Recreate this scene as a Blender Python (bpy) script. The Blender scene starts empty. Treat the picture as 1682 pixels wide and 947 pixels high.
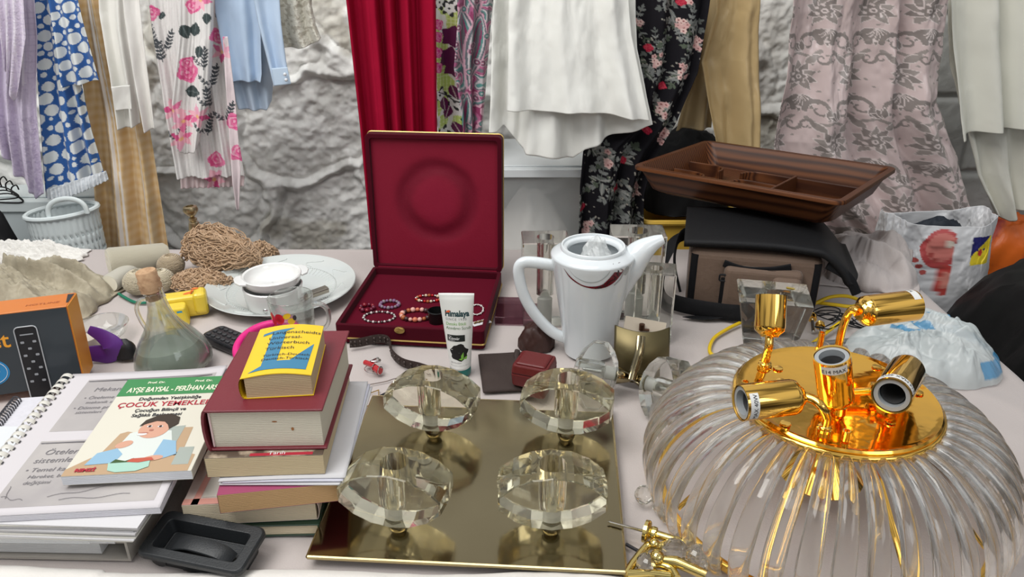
import bpy, bmesh, math, random
import numpy as np
from mathutils import Vector, Matrix, Euler
random.seed(7)
C = bpy.context.scene.collection
SC = bpy.context.scene
PI = math.pi
R = math.radians

# ---------------------------------------------------------------- camera
# metres; the table top is z = 0, the ground is z = -0.75, +Y looks towards the wall
F_PX, PITCH, EYE = 1280.0, R(25.0), 0.65
cam_data = bpy.data.cameras.new('camera')
cam_data.sensor_width = 36.0
cam_data.lens = F_PX / 1682.0 * 36.0
cam_data.clip_start = 0.02
cam = bpy.data.objects.new('camera', cam_data)
cam.location = (0, 0, EYE)
cam.rotation_euler = (PI / 2 - PITCH, 0, 0)
C.objects.link(cam)
SC.camera = cam

# ---------------------------------------------------------------- world + light
SC.view_settings.view_transform = 'Standard'
SC.view_settings.look = 'None'
SC.view_settings.gamma = 1
SC.view_settings.use_curve_mapping = False
SC.view_settings.exposure = 0.0
SC.cycles.max_bounces = 14
SC.cycles.transmission_bounces = 14
SC.cycles.transparent_max_bounces = 24
SC.cycles.glossy_bounces = 6
SC.cycles.diffuse_bounces = 3
SC.cycles.sample_clamp_indirect = 4.0
SC.cycles.use_denoising = True

w = bpy.data.worlds.new('daylight')
SC.world = w
w.use_nodes = True
nt = w.node_tree
nt.nodes.clear()
out = nt.nodes.new('ShaderNodeOutputWorld')
bg = nt.nodes.new('ShaderNodeBackground')
tc = nt.nodes.new('ShaderNodeTexCoord')
sep = nt.nodes.new('ShaderNodeSeparateXYZ')
ramp = nt.nodes.new('ShaderNodeValToRGB')
mr = nt.nodes.new('ShaderNodeMapRange')
mr.inputs['From Min'].default_value = -1
nt.links.new(tc.outputs['Generated'], sep.inputs[0])
nt.links.new(sep.outputs['Z'], mr.inputs['Value'])
nt.links.new(mr.outputs[0], ramp.inputs[0])
el = ramp.color_ramp.elements
el[0].position = 0.0; el[0].color = (0.10, 0.09, 0.08, 1)
el[1].position = 1.0; el[1].color = (0.95, 0.97, 1.0, 1)
for p, c in ((0.47, (0.16, 0.15, 0.14, 1)), (0.53, (0.42, 0.42, 0.42, 1)), (0.66, (0.62, 0.64, 0.66, 1)), (0.80, (0.9, 0.92, 0.95, 1))):
    e = el.new(p); e.color = c
# broad noise patches added to the sky for contrast in glass and metal
nz_ = nt.nodes.new('ShaderNodeTexNoise'); nz_.inputs['Scale'].default_value = 2.6; nz_.inputs['Detail'].default_value = 2
rp = nt.nodes.new('ShaderNodeValToRGB'); rp.color_ramp.elements[0].position = 0.42; rp.color_ramp.elements[0].color = (0.30, 0.29, 0.28, 1)
rp.color_ramp.elements[1].position = 0.56; rp.color_ramp.elements[1].color = (1.25, 1.25, 1.25, 1)
mxc = nt.nodes.new('ShaderNodeMixRGB'); mxc.blend_type = 'MULTIPLY'; mxc.inputs[0].default_value = 1.0
nt.links.new(tc.outputs['Generated'], nz_.inputs['Vector']); nt.links.new(nz_.outputs['Fac'], rp.inputs[0])
# bright patch shaped into the sky, as awning, for the gold disc to mirror
dt = nt.nodes.new('ShaderNodeVectorMath'); dt.operation = 'DOT_PRODUCT'; dt.inputs[1].default_value = (0.0, 0.78, 0.62)
nt.links.new(tc.outputs['Generated'], dt.inputs[0])
m2 = nt.nodes.new('ShaderNodeMapRange'); m2.interpolation_type = 'SMOOTHSTEP'; m2.inputs['From Min'].default_value = 0.82; m2.inputs['From Max'].default_value = 0.93
nt.links.new(dt.outputs['Value'], m2.inputs['Value'])
mx2 = nt.nodes.new('ShaderNodeMixRGB'); mx2.inputs[2].default_value = (1.12, 1.10, 1.06, 1)
nt.links.new(m2.outputs[0], mx2.inputs[0]); nt.links.new(rp.outputs[0], mx2.inputs[1])
nt.links.new(ramp.outputs[0], mxc.inputs[1]); nt.links.new(mx2.outputs[0], mxc.inputs[2]); nt.links.new(mxc.outputs[0], bg.inputs['Color'])
bg.inputs['Strength'].default_value = 0.58
nt.links.new(bg.outputs[0], out.inputs[0])

def area(name, loc, target, sx, sy, power, col=(1, 1, 1)):
    l = bpy.data.lights.new(name, 'AREA')
    l.shape = 'RECTANGLE'; l.size = sx; l.size_y = sy; l.energy = power; l.color = col
    o = bpy.data.objects.new(name, l)
    o.location = loc
    o.rotation_euler = (Vector(target) - Vector(loc)).to_track_quat('-Z', 'Y').to_euler()
    C.objects.link(o)
# daylight coming in under the white market awning, mostly from the left and above
area('awning_daylight', (-1.1, 0.1, 2.3), (-0.1, 1.2, 0), 1.5, 1.1, 44, (1, 0.985, 0.96))
area('street_daylight', (1.6, -1.2, 1.7), (0.2, 1.2, 0.1), 1.2, 0.9, 12, (0.95, 0.98, 1.0))

area('wall_fill_light', (-0.5, 1.0, 2.2), (-0.2, 2.1, -0.1), 1.8, 0.6, 21, (1, 1, 0.98))  # extra fill lamp, added to brighten the wall and the hung clothes

# ---------------------------------------------------------------- pixel -> world point (sight lines of the photograph, 1682 x 947)
cP, sP = math.cos(PITCH), math.sin(PITCH)
def _ray(px, py):
    x = (px - 841.0) / F_PX; y = -(py - 473.5) / F_PX
    return x, cP + y * sP, -sP + y * cP
def G(px, py, z=0.0):
    d = _ray(px, py); t = (z - EYE) / d[2]
    return Vector((d[0] * t, d[1] * t, z))
def W(px, py, Y):
    d = _ray(px, py); t = Y / d[1]
    return Vector((d[0] * t, Y, EYE + d[2] * t))

# ---------------------------------------------------------------- materials
def _set(b, k, v):
    if k in b.inputs: b.inputs[k].default_value = v
MATS = {}
def mat(name, col=(0.8, 0.8, 0.8), rough=0.5, metal=0.0, col2=None, scale=20.0, bump=0.0, bscale=200.0, coat=0.0,
        sheen=0.0, trans=0.0, ior=1.45, alpha=1.0, attr=None, wave=None, sss=0.0, spec=0.5, stretch=(1, 1, 1), lo=0.35, hi=0.65, anis=0.0):
    if name in MATS: return MATS[name]
    m = bpy.data.materials.new(name); MATS[name] = m
    m.use_nodes = True
    n = m.node_tree; b = n.nodes['Principled BSDF']
    _set(b, 'Base Color', (*col, 1)); _set(b, 'Roughness', rough); _set(b, 'Metallic', metal)
    _set(b, 'Coat Weight', coat); _set(b, 'Coat Roughness', 0.08); _set(b, 'Sheen Weight', sheen); _set(b, 'Sheen Roughness', 0.4)
    _set(b, 'Transmission Weight', trans); _set(b, 'IOR', ior); _set(b, 'Alpha', alpha); _set(b, 'Specular IOR Level', spec)
    _set(b, 'Anisotropic', anis)
    if sss: _set(b, 'Subsurface Weight', sss); _set(b, 'Subsurface Radius', (0.01, 0.008, 0.006))
    tc = n.nodes.new('ShaderNodeTexCoord'); mp = n.nodes.new('ShaderNodeMapping')
    mp.inputs['Scale'].default_value = stretch
    n.links.new(tc.outputs['Object'], mp.inputs[0])
    vec = mp.outputs[0]
    csock = None
    if attr:
        a = n.nodes.new('ShaderNodeVertexColor'); a.layer_name = attr; csock = a.outputs['Color']
        n.links.new(csock, b.inputs['Base Color'])
    elif col2:
        t = n.nodes.new('ShaderNodeTexNoise'); t.inputs['Scale'].default_value = scale; t.inputs['Detail'].default_value = 6
        n.links.new(vec, t.inputs['Vector'])
        r = n.nodes.new('ShaderNodeValToRGB')
        r.color_ramp.elements[0].position = lo; r.color_ramp.elements[0].color = (*col, 1)
        r.color_ramp.elements[1].position = hi; r.color_ramp.elements[1].color = (*col2, 1)
        n.links.new(t.outputs['Fac'], r.inputs[0]); n.links.new(r.outputs[0], b.inputs['Base Color'])
    if bump or wave:
        bp = n.nodes.new('ShaderNodeBump'); bp.inputs['Distance'].default_value = 0.002
        bp.inputs['Strength'].default_value = bump or 0.3
        if wave:
            t = n.nodes.new('ShaderNodeTexWave'); t.bands_direction = wave[0]; t.inputs['Scale'].default_value = wave[1]
            t.inputs['Distortion'].default_value = wave[2]; t.inputs['Detail'].default_value = 2
            n.links.new(vec, t.inputs['Vector']); n.links.new(t.outputs['Fac'], bp.inputs['Height'])
            if len(wave) > 3:
                r = n.nodes.new('ShaderNodeValToRGB')
                r.color_ramp.elements[0].color = (*col, 1); r.color_ramp.elements[1].color = (*wave[3], 1)
                n.links.new(t.outputs['Fac'], r.inputs[0]); n.links.new(r.outputs[0], b.inputs['Base Color'])
        else:
            t = n.nodes.new('ShaderNodeTexNoise'); t.inputs['Scale'].default_value = bscale; t.inputs['Detail'].default_value = 4
            n.links.new(vec, t.inputs['Vector']); n.links.new(t.outputs['Fac'], bp.inputs['Height'])
        n.links.new(bp.outputs[0], b.inputs['Normal'])
    return m

def glass(name, col=(0.97, 0.98, 0.96), ior=1.5, clear=0.35, rough=0.0):
    """refracting glass blended with a clear share, the way thin pale crystal passes light"""
    if name in MATS: return MATS[name]
    m = bpy.data.materials.new(name); MATS[name] = m
    m.use_nodes = True
    n = m.node_tree; n.nodes.clear()
    o = n.nodes.new('ShaderNodeOutputMaterial'); g = n.nodes.new('ShaderNodeBsdfGlass'); t = n.nodes.new('ShaderNodeBsdfTransparent')
    x = n.nodes.new('ShaderNodeMixShader')
    g.inputs['Color'].default_value = (*col, 1); g.inputs['IOR'].default_value = ior; g.inputs['Roughness'].default_value = rough
    t.inputs['Color'].default_value = (*col, 1)
    x.inputs[0].default_value = clear
    n.links.new(g.outputs[0], x.inputs[1]); n.links.new(t.outputs[0], x.inputs[2]); n.links.new(x.outputs[0], o.inputs[0])
    return m

def film(name, col=(0.9, 0.93, 0.93), opacity=0.35, rough=0.25):
    """thin translucent plastic: part see-through, part milky"""
    if name in MATS: return MATS[name]
    m = mat(name, col, rough, bump=0.3, bscale=60, alpha=opacity, spec=0.8)
    return m

# ---------------------------------------------------------------- mesh building
class MB:
    def __init__(s): s.v = []; s.f = []; s.s = []
    def add(s, vs, fs, smooth=False, M=None):
        o = len(s.v)
        for p in vs:
            p = Vector(p)
            if M is not None: p = M @ p
            s.v.append(tuple(p))
        for f in fs: s.f.append(tuple(i + o for i in f)); s.s.append(smooth)
        return s
    def box(s, c, d, M=None, taper=1.0):
        x, y, z = d[0] / 2, d[1] / 2, d[2] / 2
        vs = [(c[0] + sx * x * (taper if sz > 0 else 1), c[1] + sy * y * (taper if sz > 0 else 1), c[2] + sz * z)
              for sz in (-1, 1) for sy in (-1, 1) for sx in (-1, 1)]
        return s.add(vs, [(0, 2, 3, 1), (4, 5, 7, 6), (0, 1, 5, 4), (2, 6, 7, 3), (0, 4, 6, 2), (1, 3, 7, 5)], False, M)
    def lathe(s, prof, n=32, M=None, smooth=True, cap=True, sx=1.0, sy=1.0, closed=False):
        vs = []; fs = []
        for r, z in prof:
            for k in range(n):
                a = 2 * PI * k / n
                vs.append((r * math.cos(a) * sx, r * math.sin(a) * sy, z))
        m = len(prof)
        for i in range(m - 1 + (1 if closed else 0)):
            j = (i + 1) % m
            for k in range(n):
                k2 = (k + 1) % n
                fs.append((i * n + k, i * n + k2, j * n + k2, j * n + k))
        if cap and not closed:
            if prof[0][0] > 1e-5: fs.append(tuple(reversed(range(n))))
            if prof[-1][0] > 1e-5: fs.append(tuple((m - 1) * n + k for k in range(n)))
        return s.add(vs, fs, smooth, M)
    def tube(s, pts, r, n=10, smooth=True, closed=False, M=None, flat=None, cap=True, up0=None):
        """sweep a circle (or a flat=(w,h) rectangle-ish oval) along points"""
        pts = [Vector(p) for p in pts]
        m = len(pts); vs = []; fs = []
        rr = r if isinstance(r, (list, tuple)) else [r] * m
        up = Vector(up0) if up0 else None
        for i, p in enumerate(pts):
            a = pts[(i - 1) % m] if (closed or i) else pts[0]
            b = pts[(i + 1) % m] if (closed or i < m - 1) else pts[-1]
            t = (b - a)
            t = t.normalized() if t.length > 1e-9 else Vector((0, 0, 1))
            if up is None:
                up = Vector((0, 0, 1)) if abs(t.z) < 0.9 else Vector((1, 0, 0))
            base = Vector(up0) if up0 else up
            u = base - t * base.dot(t)
            if u.length < 1e-5: u = t.orthogonal()
            u.normalize(); up = u
            x = t.cross(u)
            for k in range(n):
                an = 2 * PI * k / n
                if flat:
                    q = 2.6
                    ca, sa = math.cos(an), math.sin(an)
                    e = (abs(ca) ** q + abs(sa) ** q) ** (-1 / q)
                    vs.append(tuple(p + x * (ca * e * flat[0] / 2 * rr[i]) + u * (sa * e * flat[1] / 2 * rr[i])))
                else:
                    vs.append(tuple(p + x * (math.cos(an) * rr[i]) + u * (math.sin(an) * rr[i])))
        for i in range(m - (0 if closed else 1)):
            j = (i + 1) % m
            for k in range(n):
                k2 = (k + 1) % n
                fs.append((i * n + k, i * n + k2, j * n + k2, j * n + k))
        if cap and not closed:
            fs.append(tuple(reversed(range(n)))); fs.append(tuple((m - 1) * n + k for k in range(n)))
        return s.add(vs, fs, smooth, M)
    def prism(s, poly, z0, z1, M=None, smooth=False, top_scale=1.0):
        n = len(poly)
        cx = sum(p[0] for p in poly) / n; cy = sum(p[1] for p in poly) / n
        vs = [(p[0], p[1], z0) for p in poly] + [(cx + (p[0] - cx) * top_scale, cy + (p[1] - cy) * top_scale, z1) for p in poly]
        fs = [tuple(reversed(range(n))), tuple(range(n, 2 * n))]
        for k in range(n): fs.append((k, (k + 1) % n, n + (k + 1) % n, n + k))
        return s.add(vs, fs, smooth, M)
    def ball(s, c, r, nu=16, nv=10, smooth=True, sc=(1, 1, 1), M=None):
        vs = [(c[0], c[1], c[2] - r * sc[2])]; fs = []
        for i in range(1, nv):
            ph = -PI / 2 + PI * i / nv
            for k in range(nu):
                a = 2 * PI * k / nu
                vs.append((c[0] + r * sc[0] * math.cos(ph) * math.cos(a), c[1] + r * sc[1] * math.cos(ph) * math.sin(a), c[2] + r * sc[2] * math.sin(ph)))
        vs.append((c[0], c[1], c[2] + r * sc[2])); T = len(vs) - 1
        for k in range(nu):
            k2 = (k + 1) % nu
            fs.append((0, 1 + k2, 1 + k)); fs.append((T, 1 + (nv - 2) * nu + k, 1 + (nv - 2) * nu + k2))
            for i in range(nv - 2):
                a = 1 + i * nu
                fs.append((a + k, a + k2, a + nu + k2, a + nu + k))
        return s.add(vs, fs, smooth, M)
    def disc(s, c, r, n=20, M=None, sc=(1, 1)):
        return s.add([(c[0] + r * sc[0] * math.cos(2 * PI * k / n), c[1] + r * sc[1] * math.sin(2 * PI * k / n), c[2]) for k in range(n)], [tuple(range(n))], False, M)
    def build(s, name, m, parent=None, bevel=0.0, seg=2, sub=0, label=None, M=None, fix=False):
        me = bpy.data.meshes.new(name)
        me.from_pydata(s.v, [], s.f)
        me.polygons.foreach_set('use_smooth', s.s)
        if fix:
            b = bmesh.new(); b.from_mesh(me); bmesh.ops.recalc_face_normals(b, faces=b.faces); b.to_mesh(me); b.free()
        me.update()
        if any(s.s): me.set_sharp_from_angle(angle=R(42))
        o = bpy.data.objects.new(name, me)
        me.materials.append(m)
        C.objects.link(o)
        if parent is not None: o.parent = parent
        if M is not None: o.matrix_basis = M
        if bevel:
            b = o.modifiers.new('bevel', 'BEVEL'); b.width = bevel; b.segments = seg; b.limit_method = 'ANGLE'; b.angle_limit = R(35)
        if sub:
            b = o.modifiers.new('sub', 'SUBSURF'); b.levels = sub; b.render_levels = sub
        if label: o['label'] = label
        return o

def tag(o, label, cat, group=None, kind=None):
    o['label'] = label; o['category'] = cat
    if group: o['group'] = group
    if kind: o['kind'] = kind
    return o
def thing(name, label, cat, loc=(0, 0, 0), rz=0.0, group=None, rot=None):
    o = bpy.data.objects.new(name, None); C.objects.link(o)
    o.empty_display_size = 0.02
    o.location = loc
    o.rotation_euler = rot if rot else (0, 0, rz)
    return tag(o, label, cat, group)
def struct(o):
    o['kind'] = 'structure'; return o
def Rz(a): return Matrix.Rotation(a, 4, 'Z')
def Rx(a): return Matrix.Rotation(a, 4, 'X')
def Ry(a): return Matrix.Rotation(a, 4, 'Y')
def T(x, y=None, z=None):
    return Matrix.Translation(Vector(x) if y is None else Vector((x, y, z)))
def carve(o, cutter):
    """drill cutter out of o for good, then drop the cutter"""
    md = o.modifiers.new('drill', 'BOOLEAN'); md.operation = 'DIFFERENCE'; md.solver = 'EXACT'; md.object = cutter
    bpy.context.view_layer.update()
    dg = bpy.context.evaluated_depsgraph_get()
    me = bpy.data.meshes.new_from_object(o.evaluated_get(dg), depsgraph=dg)
    me.name = o.name; o.modifiers.clear(); o.data = me
    bpy.data.objects.remove(cutter)
def align(a, b):
    """matrix whose local +Z runs from a to b, origin at a"""
    d = (Vector(b) - Vector(a))
    return T(a) @ d.to_track_quat('Z', 'Y').to_matrix().to_4x4()
def smoothpath(pts, k=8, closed=False):
    pts = [Vector(p) for p in pts]; n = len(pts); o = []
    rng = n if closed else n - 1
    for i in range(rng):
        p0 = pts[(i - 1) % n] if (closed or i) else pts[0]
        p1 = pts[i]; p2 = pts[(i + 1) % n]
        p3 = pts[(i + 2) % n] if (closed or i + 2 < n) else pts[-1]
        for j in range(k):
            t = j / k
            o.append(0.5 * ((2 * p1) + (p2 - p0) * t + (2 * p0 - 5 * p1 + 4 * p2 - p3) * t * t + (3 * p1 - p0 - 3 * p2 + p3) * t ** 3))
    if not closed: o.append(pts[-1])
    return o

# value noise
def vnoise(x, y, seed=0):
    x = np.asarray(x, float); y = np.asarray(y, float)
    xi = np.floor(x).astype(np.int64); yi = np.floor(y).astype(np.int64)
    fx = x - xi; fy = y - yi
    fx = fx * fx * (3 - 2 * fx); fy = fy * fy * (3 - 2 * fy)
    def h(a, b):
        n = (a * 374761393 + b * 668265263 + seed * 1442695041) & 0xFFFFFFFF
        n = ((n ^ (n >> 13)) * 1274126177) & 0xFFFFFFFF
        return ((n ^ (n >> 16)) & 0xFFFF) / 65535.0
    a = h(xi, yi); b = h(xi + 1, yi); c = h(xi, yi + 1); d = h(xi + 1, yi + 1)
    return (a * (1 - fx) + b * fx) * (1 - fy) + (c * (1 - fx) + d * fx) * fy
def fbm(x, y, seed=0, o=4):
    s = 0; a = 1; t = 0
    for i in range(o):
        s = s + a * vnoise(np.asarray(x) * 2 ** i, np.asarray(y) * 2 ** i, seed + i * 17); t += a; a *= 0.5
    return s / t

def gridmesh(name, P, m, parent=None, col=None, smooth=True, thick=0.0, wrap=False, sub=0, label=None):
    """P: (rows, cols, 3) array of points -> one mesh; col: (rows, cols, 3) colours of the woven / printed pattern"""
    r, c = P.shape[:2]
    me = bpy.data.meshes.new(name)
    v = P.reshape(-1, 3).astype(np.float32)
    i = np.arange((r - 1) * (c - (0 if wrap else 1)))
    cc = c if wrap else c - 1
    a = (i // cc) * c + (i % cc)
    b = (i // cc) * c + ((i % cc) + 1) % c
    q = np.stack([a, b, b + c, a + c], 1).astype(np.int32)
    me.vertices.add(len(v)); me.vertices.foreach_set('co', v.ravel())
    me.loops.add(len(q) * 4); me.loops.foreach_set('vertex_index', q.ravel())
    me.polygons.add(len(q)); me.polygons.foreach_set('loop_start', np.arange(0, len(q) * 4, 4, dtype=np.int32))
    me.polygons.foreach_set('loop_total', np.full(len(q), 4, np.int32))
    me.polygons.foreach_set('use_smooth', np.full(len(q), smooth, bool))
    me.update(calc_edges=True)
    if col is not None:
        ca = me.color_attributes.new('print', 'FLOAT_COLOR', 'POINT')
        k = np.ones((r * c, 4), np.float32); k[:, :3] = col.reshape(-1, 3)
        ca.data.foreach_set('color', k.ravel())
    me.materials.append(m)
    o = bpy.data.objects.new(name, me); C.objects.link(o)
    if parent is not None: o.parent = parent
    if thick:
        s = o.modifiers.new('thickness', 'SOLIDIFY'); s.thickness = thick; s.offset = 0
    if sub:
        b = o.modifiers.new('sub', 'SUBSURF'); b.levels = sub; b.render_levels = sub
    if label: o['label'] = label
    return o

def textmesh(body, size, shear=0.0, bold=0.0, align_x='LEFT', spacing=1.0):
    """flat lettering outlines as (verts2d, faces)"""
    c = bpy.data.curves.new('t', 'FONT')
    c.body = body; c.size = size; c.shear = shear; c.offset = bold; c.align_x = align_x; c.space_character = spacing
    c.resolution_u = 3
    o = bpy.data.objects.new('t', c)
    C.objects.link(o)
    dg = bpy.context.evaluated_depsgraph_get()
    me = o.evaluated_get(dg).to_mesh()
    vs = [(v.co.x, v.co.y) for v in me.vertices]; fs = [tuple(p.vertices) for p in me.polygons]
    o.evaluated_get(dg).to_mesh_clear()
    bpy.data.objects.remove(o); bpy.data.curves.remove(c)
    return vs, fs
def letters(name, items, m, parent, fn, label=None):
    """items: (body, x, y, size, kw); fn(u, v) -> 3D point on the surface"""
    mb = MB()
    for it in items:
        body, x, y, size = it[:4]; kw = it[4] if len(it) > 4 else {}
        sq = kw.pop('sq', 1.0) if kw else 1.0
        vs, fs = textmesh(body, size, **kw)
        mb.add([fn(x + a * sq, y + b) for a, b in vs], fs)
    return mb.build(name, m, parent, label=label)
def flat_fn(M, z):
    return lambda u, v: M @ Vector((u, v, z))
def shapes(name, polys, m, parent, fn, label=None):
    mb = MB()
    for p in polys: mb.add([fn(a, b) for a, b in p], [tuple(range(len(p)))])
    return mb.build(name, m, parent, label=label)
def ell(cx, cy, a, b, ang=0.0, n=24):
    ca, sa = math.cos(ang), math.sin(ang)
    return [(cx + a * math.cos(t) * ca - b * math.sin(t) * sa, cy + a * math.cos(t) * sa + b * math.sin(t) * ca) for t in (2 * PI * k / n for k in range(n))]
def rrect(w, d, r, n=5, cx=0.0, cy=0.0):
    o = []
    for sx, sy, a0 in ((1, 1, 0), (-1, 1, 90), (-1, -1, 180), (1, -1, 270)):
        for k in range(n + 1):
            a = R(a0 + 90 * k / n)
            o.append((cx + sx * (w / 2 - r) + r * math.cos(a), cy + sy * (d / 2 - r) + r * math.sin(a)))
    return o
def dup(root, loc=None, rz=None, label=None, group=None):
    def cp(o, par):
        c = o.copy(); C.objects.link(c)
        if par is not None: c.parent = par
        for ch in [x for x in ALL_CH(o)]: cp(ch, c)
        return c
    c = cp(root, None)
    if loc is not None: c.location = loc
    if rz is not None: c.rotation_euler = (0, 0, rz)
    if label: c['label'] = label
    if group: c['group'] = group
    return c
def ALL_CH(o): return [x for x in bpy.data.objects if x.parent == o]
# ================================================================ SETTING
# ground
b = MB(); b.box((0, 1.0, -0.80), (7, 5, 0.1))
struct(b.build('floor', mat('ground_concrete', (0.20, 0.19, 0.18), 0.9, col2=(0.12, 0.115, 0.11), scale=6, bump=0.5, bscale=40)))

# rough plastered stone wall: raised, lumpy joints around big stones; block courses on the right
WALL_Y = 2.12
nx, nz = 1000, 400
xs = np.linspace(-2.0, 2.1, nx); zs = np.linspace(-0.75, 0.92, nz)
X, Z = np.meshgrid(xs, zs)
wx = X + 0.10 * (fbm(X * 5, Z * 5, 3) - 0.5) * 2; wz = Z + 0.10 * (fbm(X * 5, Z * 5, 9) - 0.5) * 2
rs = np.random.RandomState(5)
seeds = np.stack([rs.uniform(-2.2, 2.3, 95), rs.uniform(-0.9, 1.5, 95)], 1)
d1 = np.full(X.shape, 9.0); d2 = np.full(X.shape, 9.0)
for sx_, sz_ in seeds:
    d = np.hypot((wx - sx_) * 0.85, wz - sz_)
    d2 = np.where(d < d1, d1, np.minimum(d2, d)); d1 = np.minimum(d1, d)
e = d2 - d1
ridge = np.exp(-(e / 0.022) ** 2) * 0.020 - np.exp(-((e - 0.035) / 0.009) ** 2) * 0.008
rough = (fbm(X * 6, Z * 6, 21, 3) - 0.5) * 0.008 + (fbm(X * 48, Z * 48, 23, 3) - 0.5) * 0.014 - np.abs(fbm(X * 26, Z * 26, 33, 4) - 0.5) * 0.022
bill = ridge + rough
cx_ = (X - 0.86) / 0.40; cz_ = (Z - 0.02) / 0.21
row = np.floor(cz_); cx_ = cx_ + 0.5 * (row % 2)
mx = np.minimum(cx_ % 1, 1 - cx_ % 1) * 0.40; mz = np.minimum(cz_ % 1, 1 - cz_ % 1) * 0.21
blk = -np.exp(-(np.minimum(mx, mz) / 0.008) ** 2) * 0.014 + (fbm(X * 14, Z * 14, 44, 4) - 0.5) * 0.012
k = np.clip((X - 0.80) / 0.08, 0, 1)
disp = bill * (1 - k) + blk * k
P = np.stack([X, WALL_Y - disp, Z], 2)
wm = mat('rough_plaster', (0.6, 0.6, 0.6), 0.85, attr='print', bump=0.55, bscale=90)
patch = fbm(X * 2.2, Z * 2.2, 71, 5); fine = fbm(X * 16, Z * 16, 82, 4)
t = np.clip((patch - 0.38) / 0.16, 0, 1)[..., None]
white = np.array([0.90, 0.90, 0.87]); grey = np.array([0.68, 0.66, 0.62]); ochre = np.array([0.40, 0.36, 0.26])
col = grey * (1 - t) + white * t
t2 = np.clip((fine - 0.56) / 0.10, 0, 1)[..., None]
col = col * (1 - 0.40 * t2) + np.array([0.34, 0.32, 0.29]) * 0.40 * t2
t3 = np.clip((fbm(X * 5 + 9, Z * 7, 55, 4) - 0.64) / 0.06, 0, 1)[..., None]
col = col * (1 - 0.5 * t3) + ochre * 0.5 * t3
kk = k[..., None]
col = col * (1 - kk) + (np.array([0.40, 0.40, 0.38]) + 0.2 * (fine[..., None] - 0.5)) * kk
struct(gridmesh('wall_back', P, wm, col=col))
b = MB(); b.box((0.05, WALL_Y + 0.13, 0.085), (4.1, 0.18, 1.67))
struct(b.build('wall_core', mat('wall_core', (0.4, 0.4, 0.38), 0.9)))

# ---------------------------------------------------------------- the table and its cloth
TX0, TX1, TY0, TY1 = -1.55, 0.80, 0.46, 1.60
t = thing('market_table', 'long folding market table hidden under the pale cloth', 'table', (0, 0, -0.75))
wood = mat('plywood', (0.35, 0.25, 0.15), 0.6, col2=(0.28, 0.19, 0.11), scale=8, stretch=(1, 8, 1))
b = MB(); b.box(((TX0 + TX1) / 2, (TY0 + TY1) / 2, 0.732), (TX1 - TX0 - 0.02, TY1 - TY0 - 0.02, 0.025)); b.build('tabletop', wood, t)
for lx in (TX0 + 0.08, TX1 - 0.08):
    for ly in (TY0 + 0.08, TY1 - 0.08):
        b = MB(); b.box((lx, ly, 0.3595), (0.04, 0.04, 0.719)); b.build('leg', mat('steel_leg', (0.4, 0.4, 0.4), 0.4, 1), t)

cloth_m = mat('pale_cotton', (0.475, 0.425, 0.405), 0.9, col2=(0.53, 0.475, 0.455), scale=3, bump=0.22, bscale=500, sheen=0.25)
def drape(x0, x1, y0, y1, zt, nx, ny, drop=0.35, amp=0.0012, seed=1, sides='lrfb', edge=0.012):
    """cloth over a flat top with falls at the edges"""
    us = np.linspace(x0 - drop, x1 + drop, nx); vs = np.linspace(y0 - drop, y1 + drop, ny)
    U, V = np.meshgrid(us, vs)
    Xp = np.clip(U, x0, x1); Yp = np.clip(V, y0, y1)
    ox = np.maximum(x0 - U, 0) + np.maximum(U - x1, 0); oy = np.maximum(y0 - V, 0) + np.maximum(V - y1, 0)
    sgx = np.where(U > x1, 1, np.where(U < x0, -1, 0)); sgy = np.where(V > y1, 1, np.where(V < y0, -1, 0))
    o_ = np.minimum(ox + oy, drop)
    fold = 0.018 * np.sin(V * 26 + 2 * np.sin(V * 7)) * np.minimum(ox / 0.2, 1)
    foldy = 0.018 * np.sin(U * 24 + 2 * np.sin(U * 6)) * np.minimum(oy / 0.2, 1)
    c = np.minimum(o_, edge)
    Zp = zt - np.maximum(o_ - edge, 0) - c * 0.35
    Xn = Xp + sgx * (c * 0.8 + np.minimum(ox, drop) * 0.06 + np.abs(fold)); Yn = Yp + sgy * (c * 0.8 + np.minimum(oy, drop) * 0.06 + np.abs(foldy))
    wr = (fbm(U * 3.5, V * 3.5, seed) - 0.5) * 2 * amp + np.exp(-((fbm(U * 2.2 + 5, V * 2.2, seed + 5, 3) - 0.5) / 0.02) ** 2) * amp * 1.5
    Zn = Zp + np.where(o_ <= 0, wr - amp * 2.2, -0.001)
    return np.stack([Xn, Yn, Zn], 2)
P = drape(TX0, TX1, TY0, TY1, 0.0, 360, 260)
tc_ = gridmesh('tablecloth', P, cloth_m)
tag(tc_, 'pale pinkish white cotton tablecloth spread over the whole stall table', 'tablecloth')

# second, whiter cloth folded along the near edge
n1, n2 = 260, 50
U, V = np.meshgrid(np.linspace(-1.2, 0.155, n1), np.linspace(0, 1, n2))
edge_y = 0.648 + 0.004 * np.sin(U * 19) + 0.006 * (fbm(U * 9, U * 0, 8) - 0.5)
edge_y = edge_y + np.where(U > 0.05, -0.02 * np.clip((U - 0.05) / 0.15, 0, 1), 0) + np.where(U < -0.45, 0.004, 0)
yy = edge_y * (1 - V) + 0.475 * V
h = 0.0125 * np.clip(V / 0.10, 0, 1) ** 0.5 * (0.8 + 0.8 * (fbm(U * 8, V * 2, 12) - 0.3)) + 0.004 * (fbm(U * 30, V * 3, 17) - 0.5) * np.clip(V / 0.05, 0, 1)
P = np.stack([U, yy, 0.0008 + np.maximum(h, 0)], 2)
o = gridmesh('folded_cloth', P, mat('white_cotton', (0.74, 0.71, 0.67), 0.9, sheen=0.3, bump=0.25, bscale=300), thick=0.0012)
tag(o, 'whiter crumpled cloth folded along the near edge of the table', 'cloth')
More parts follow.
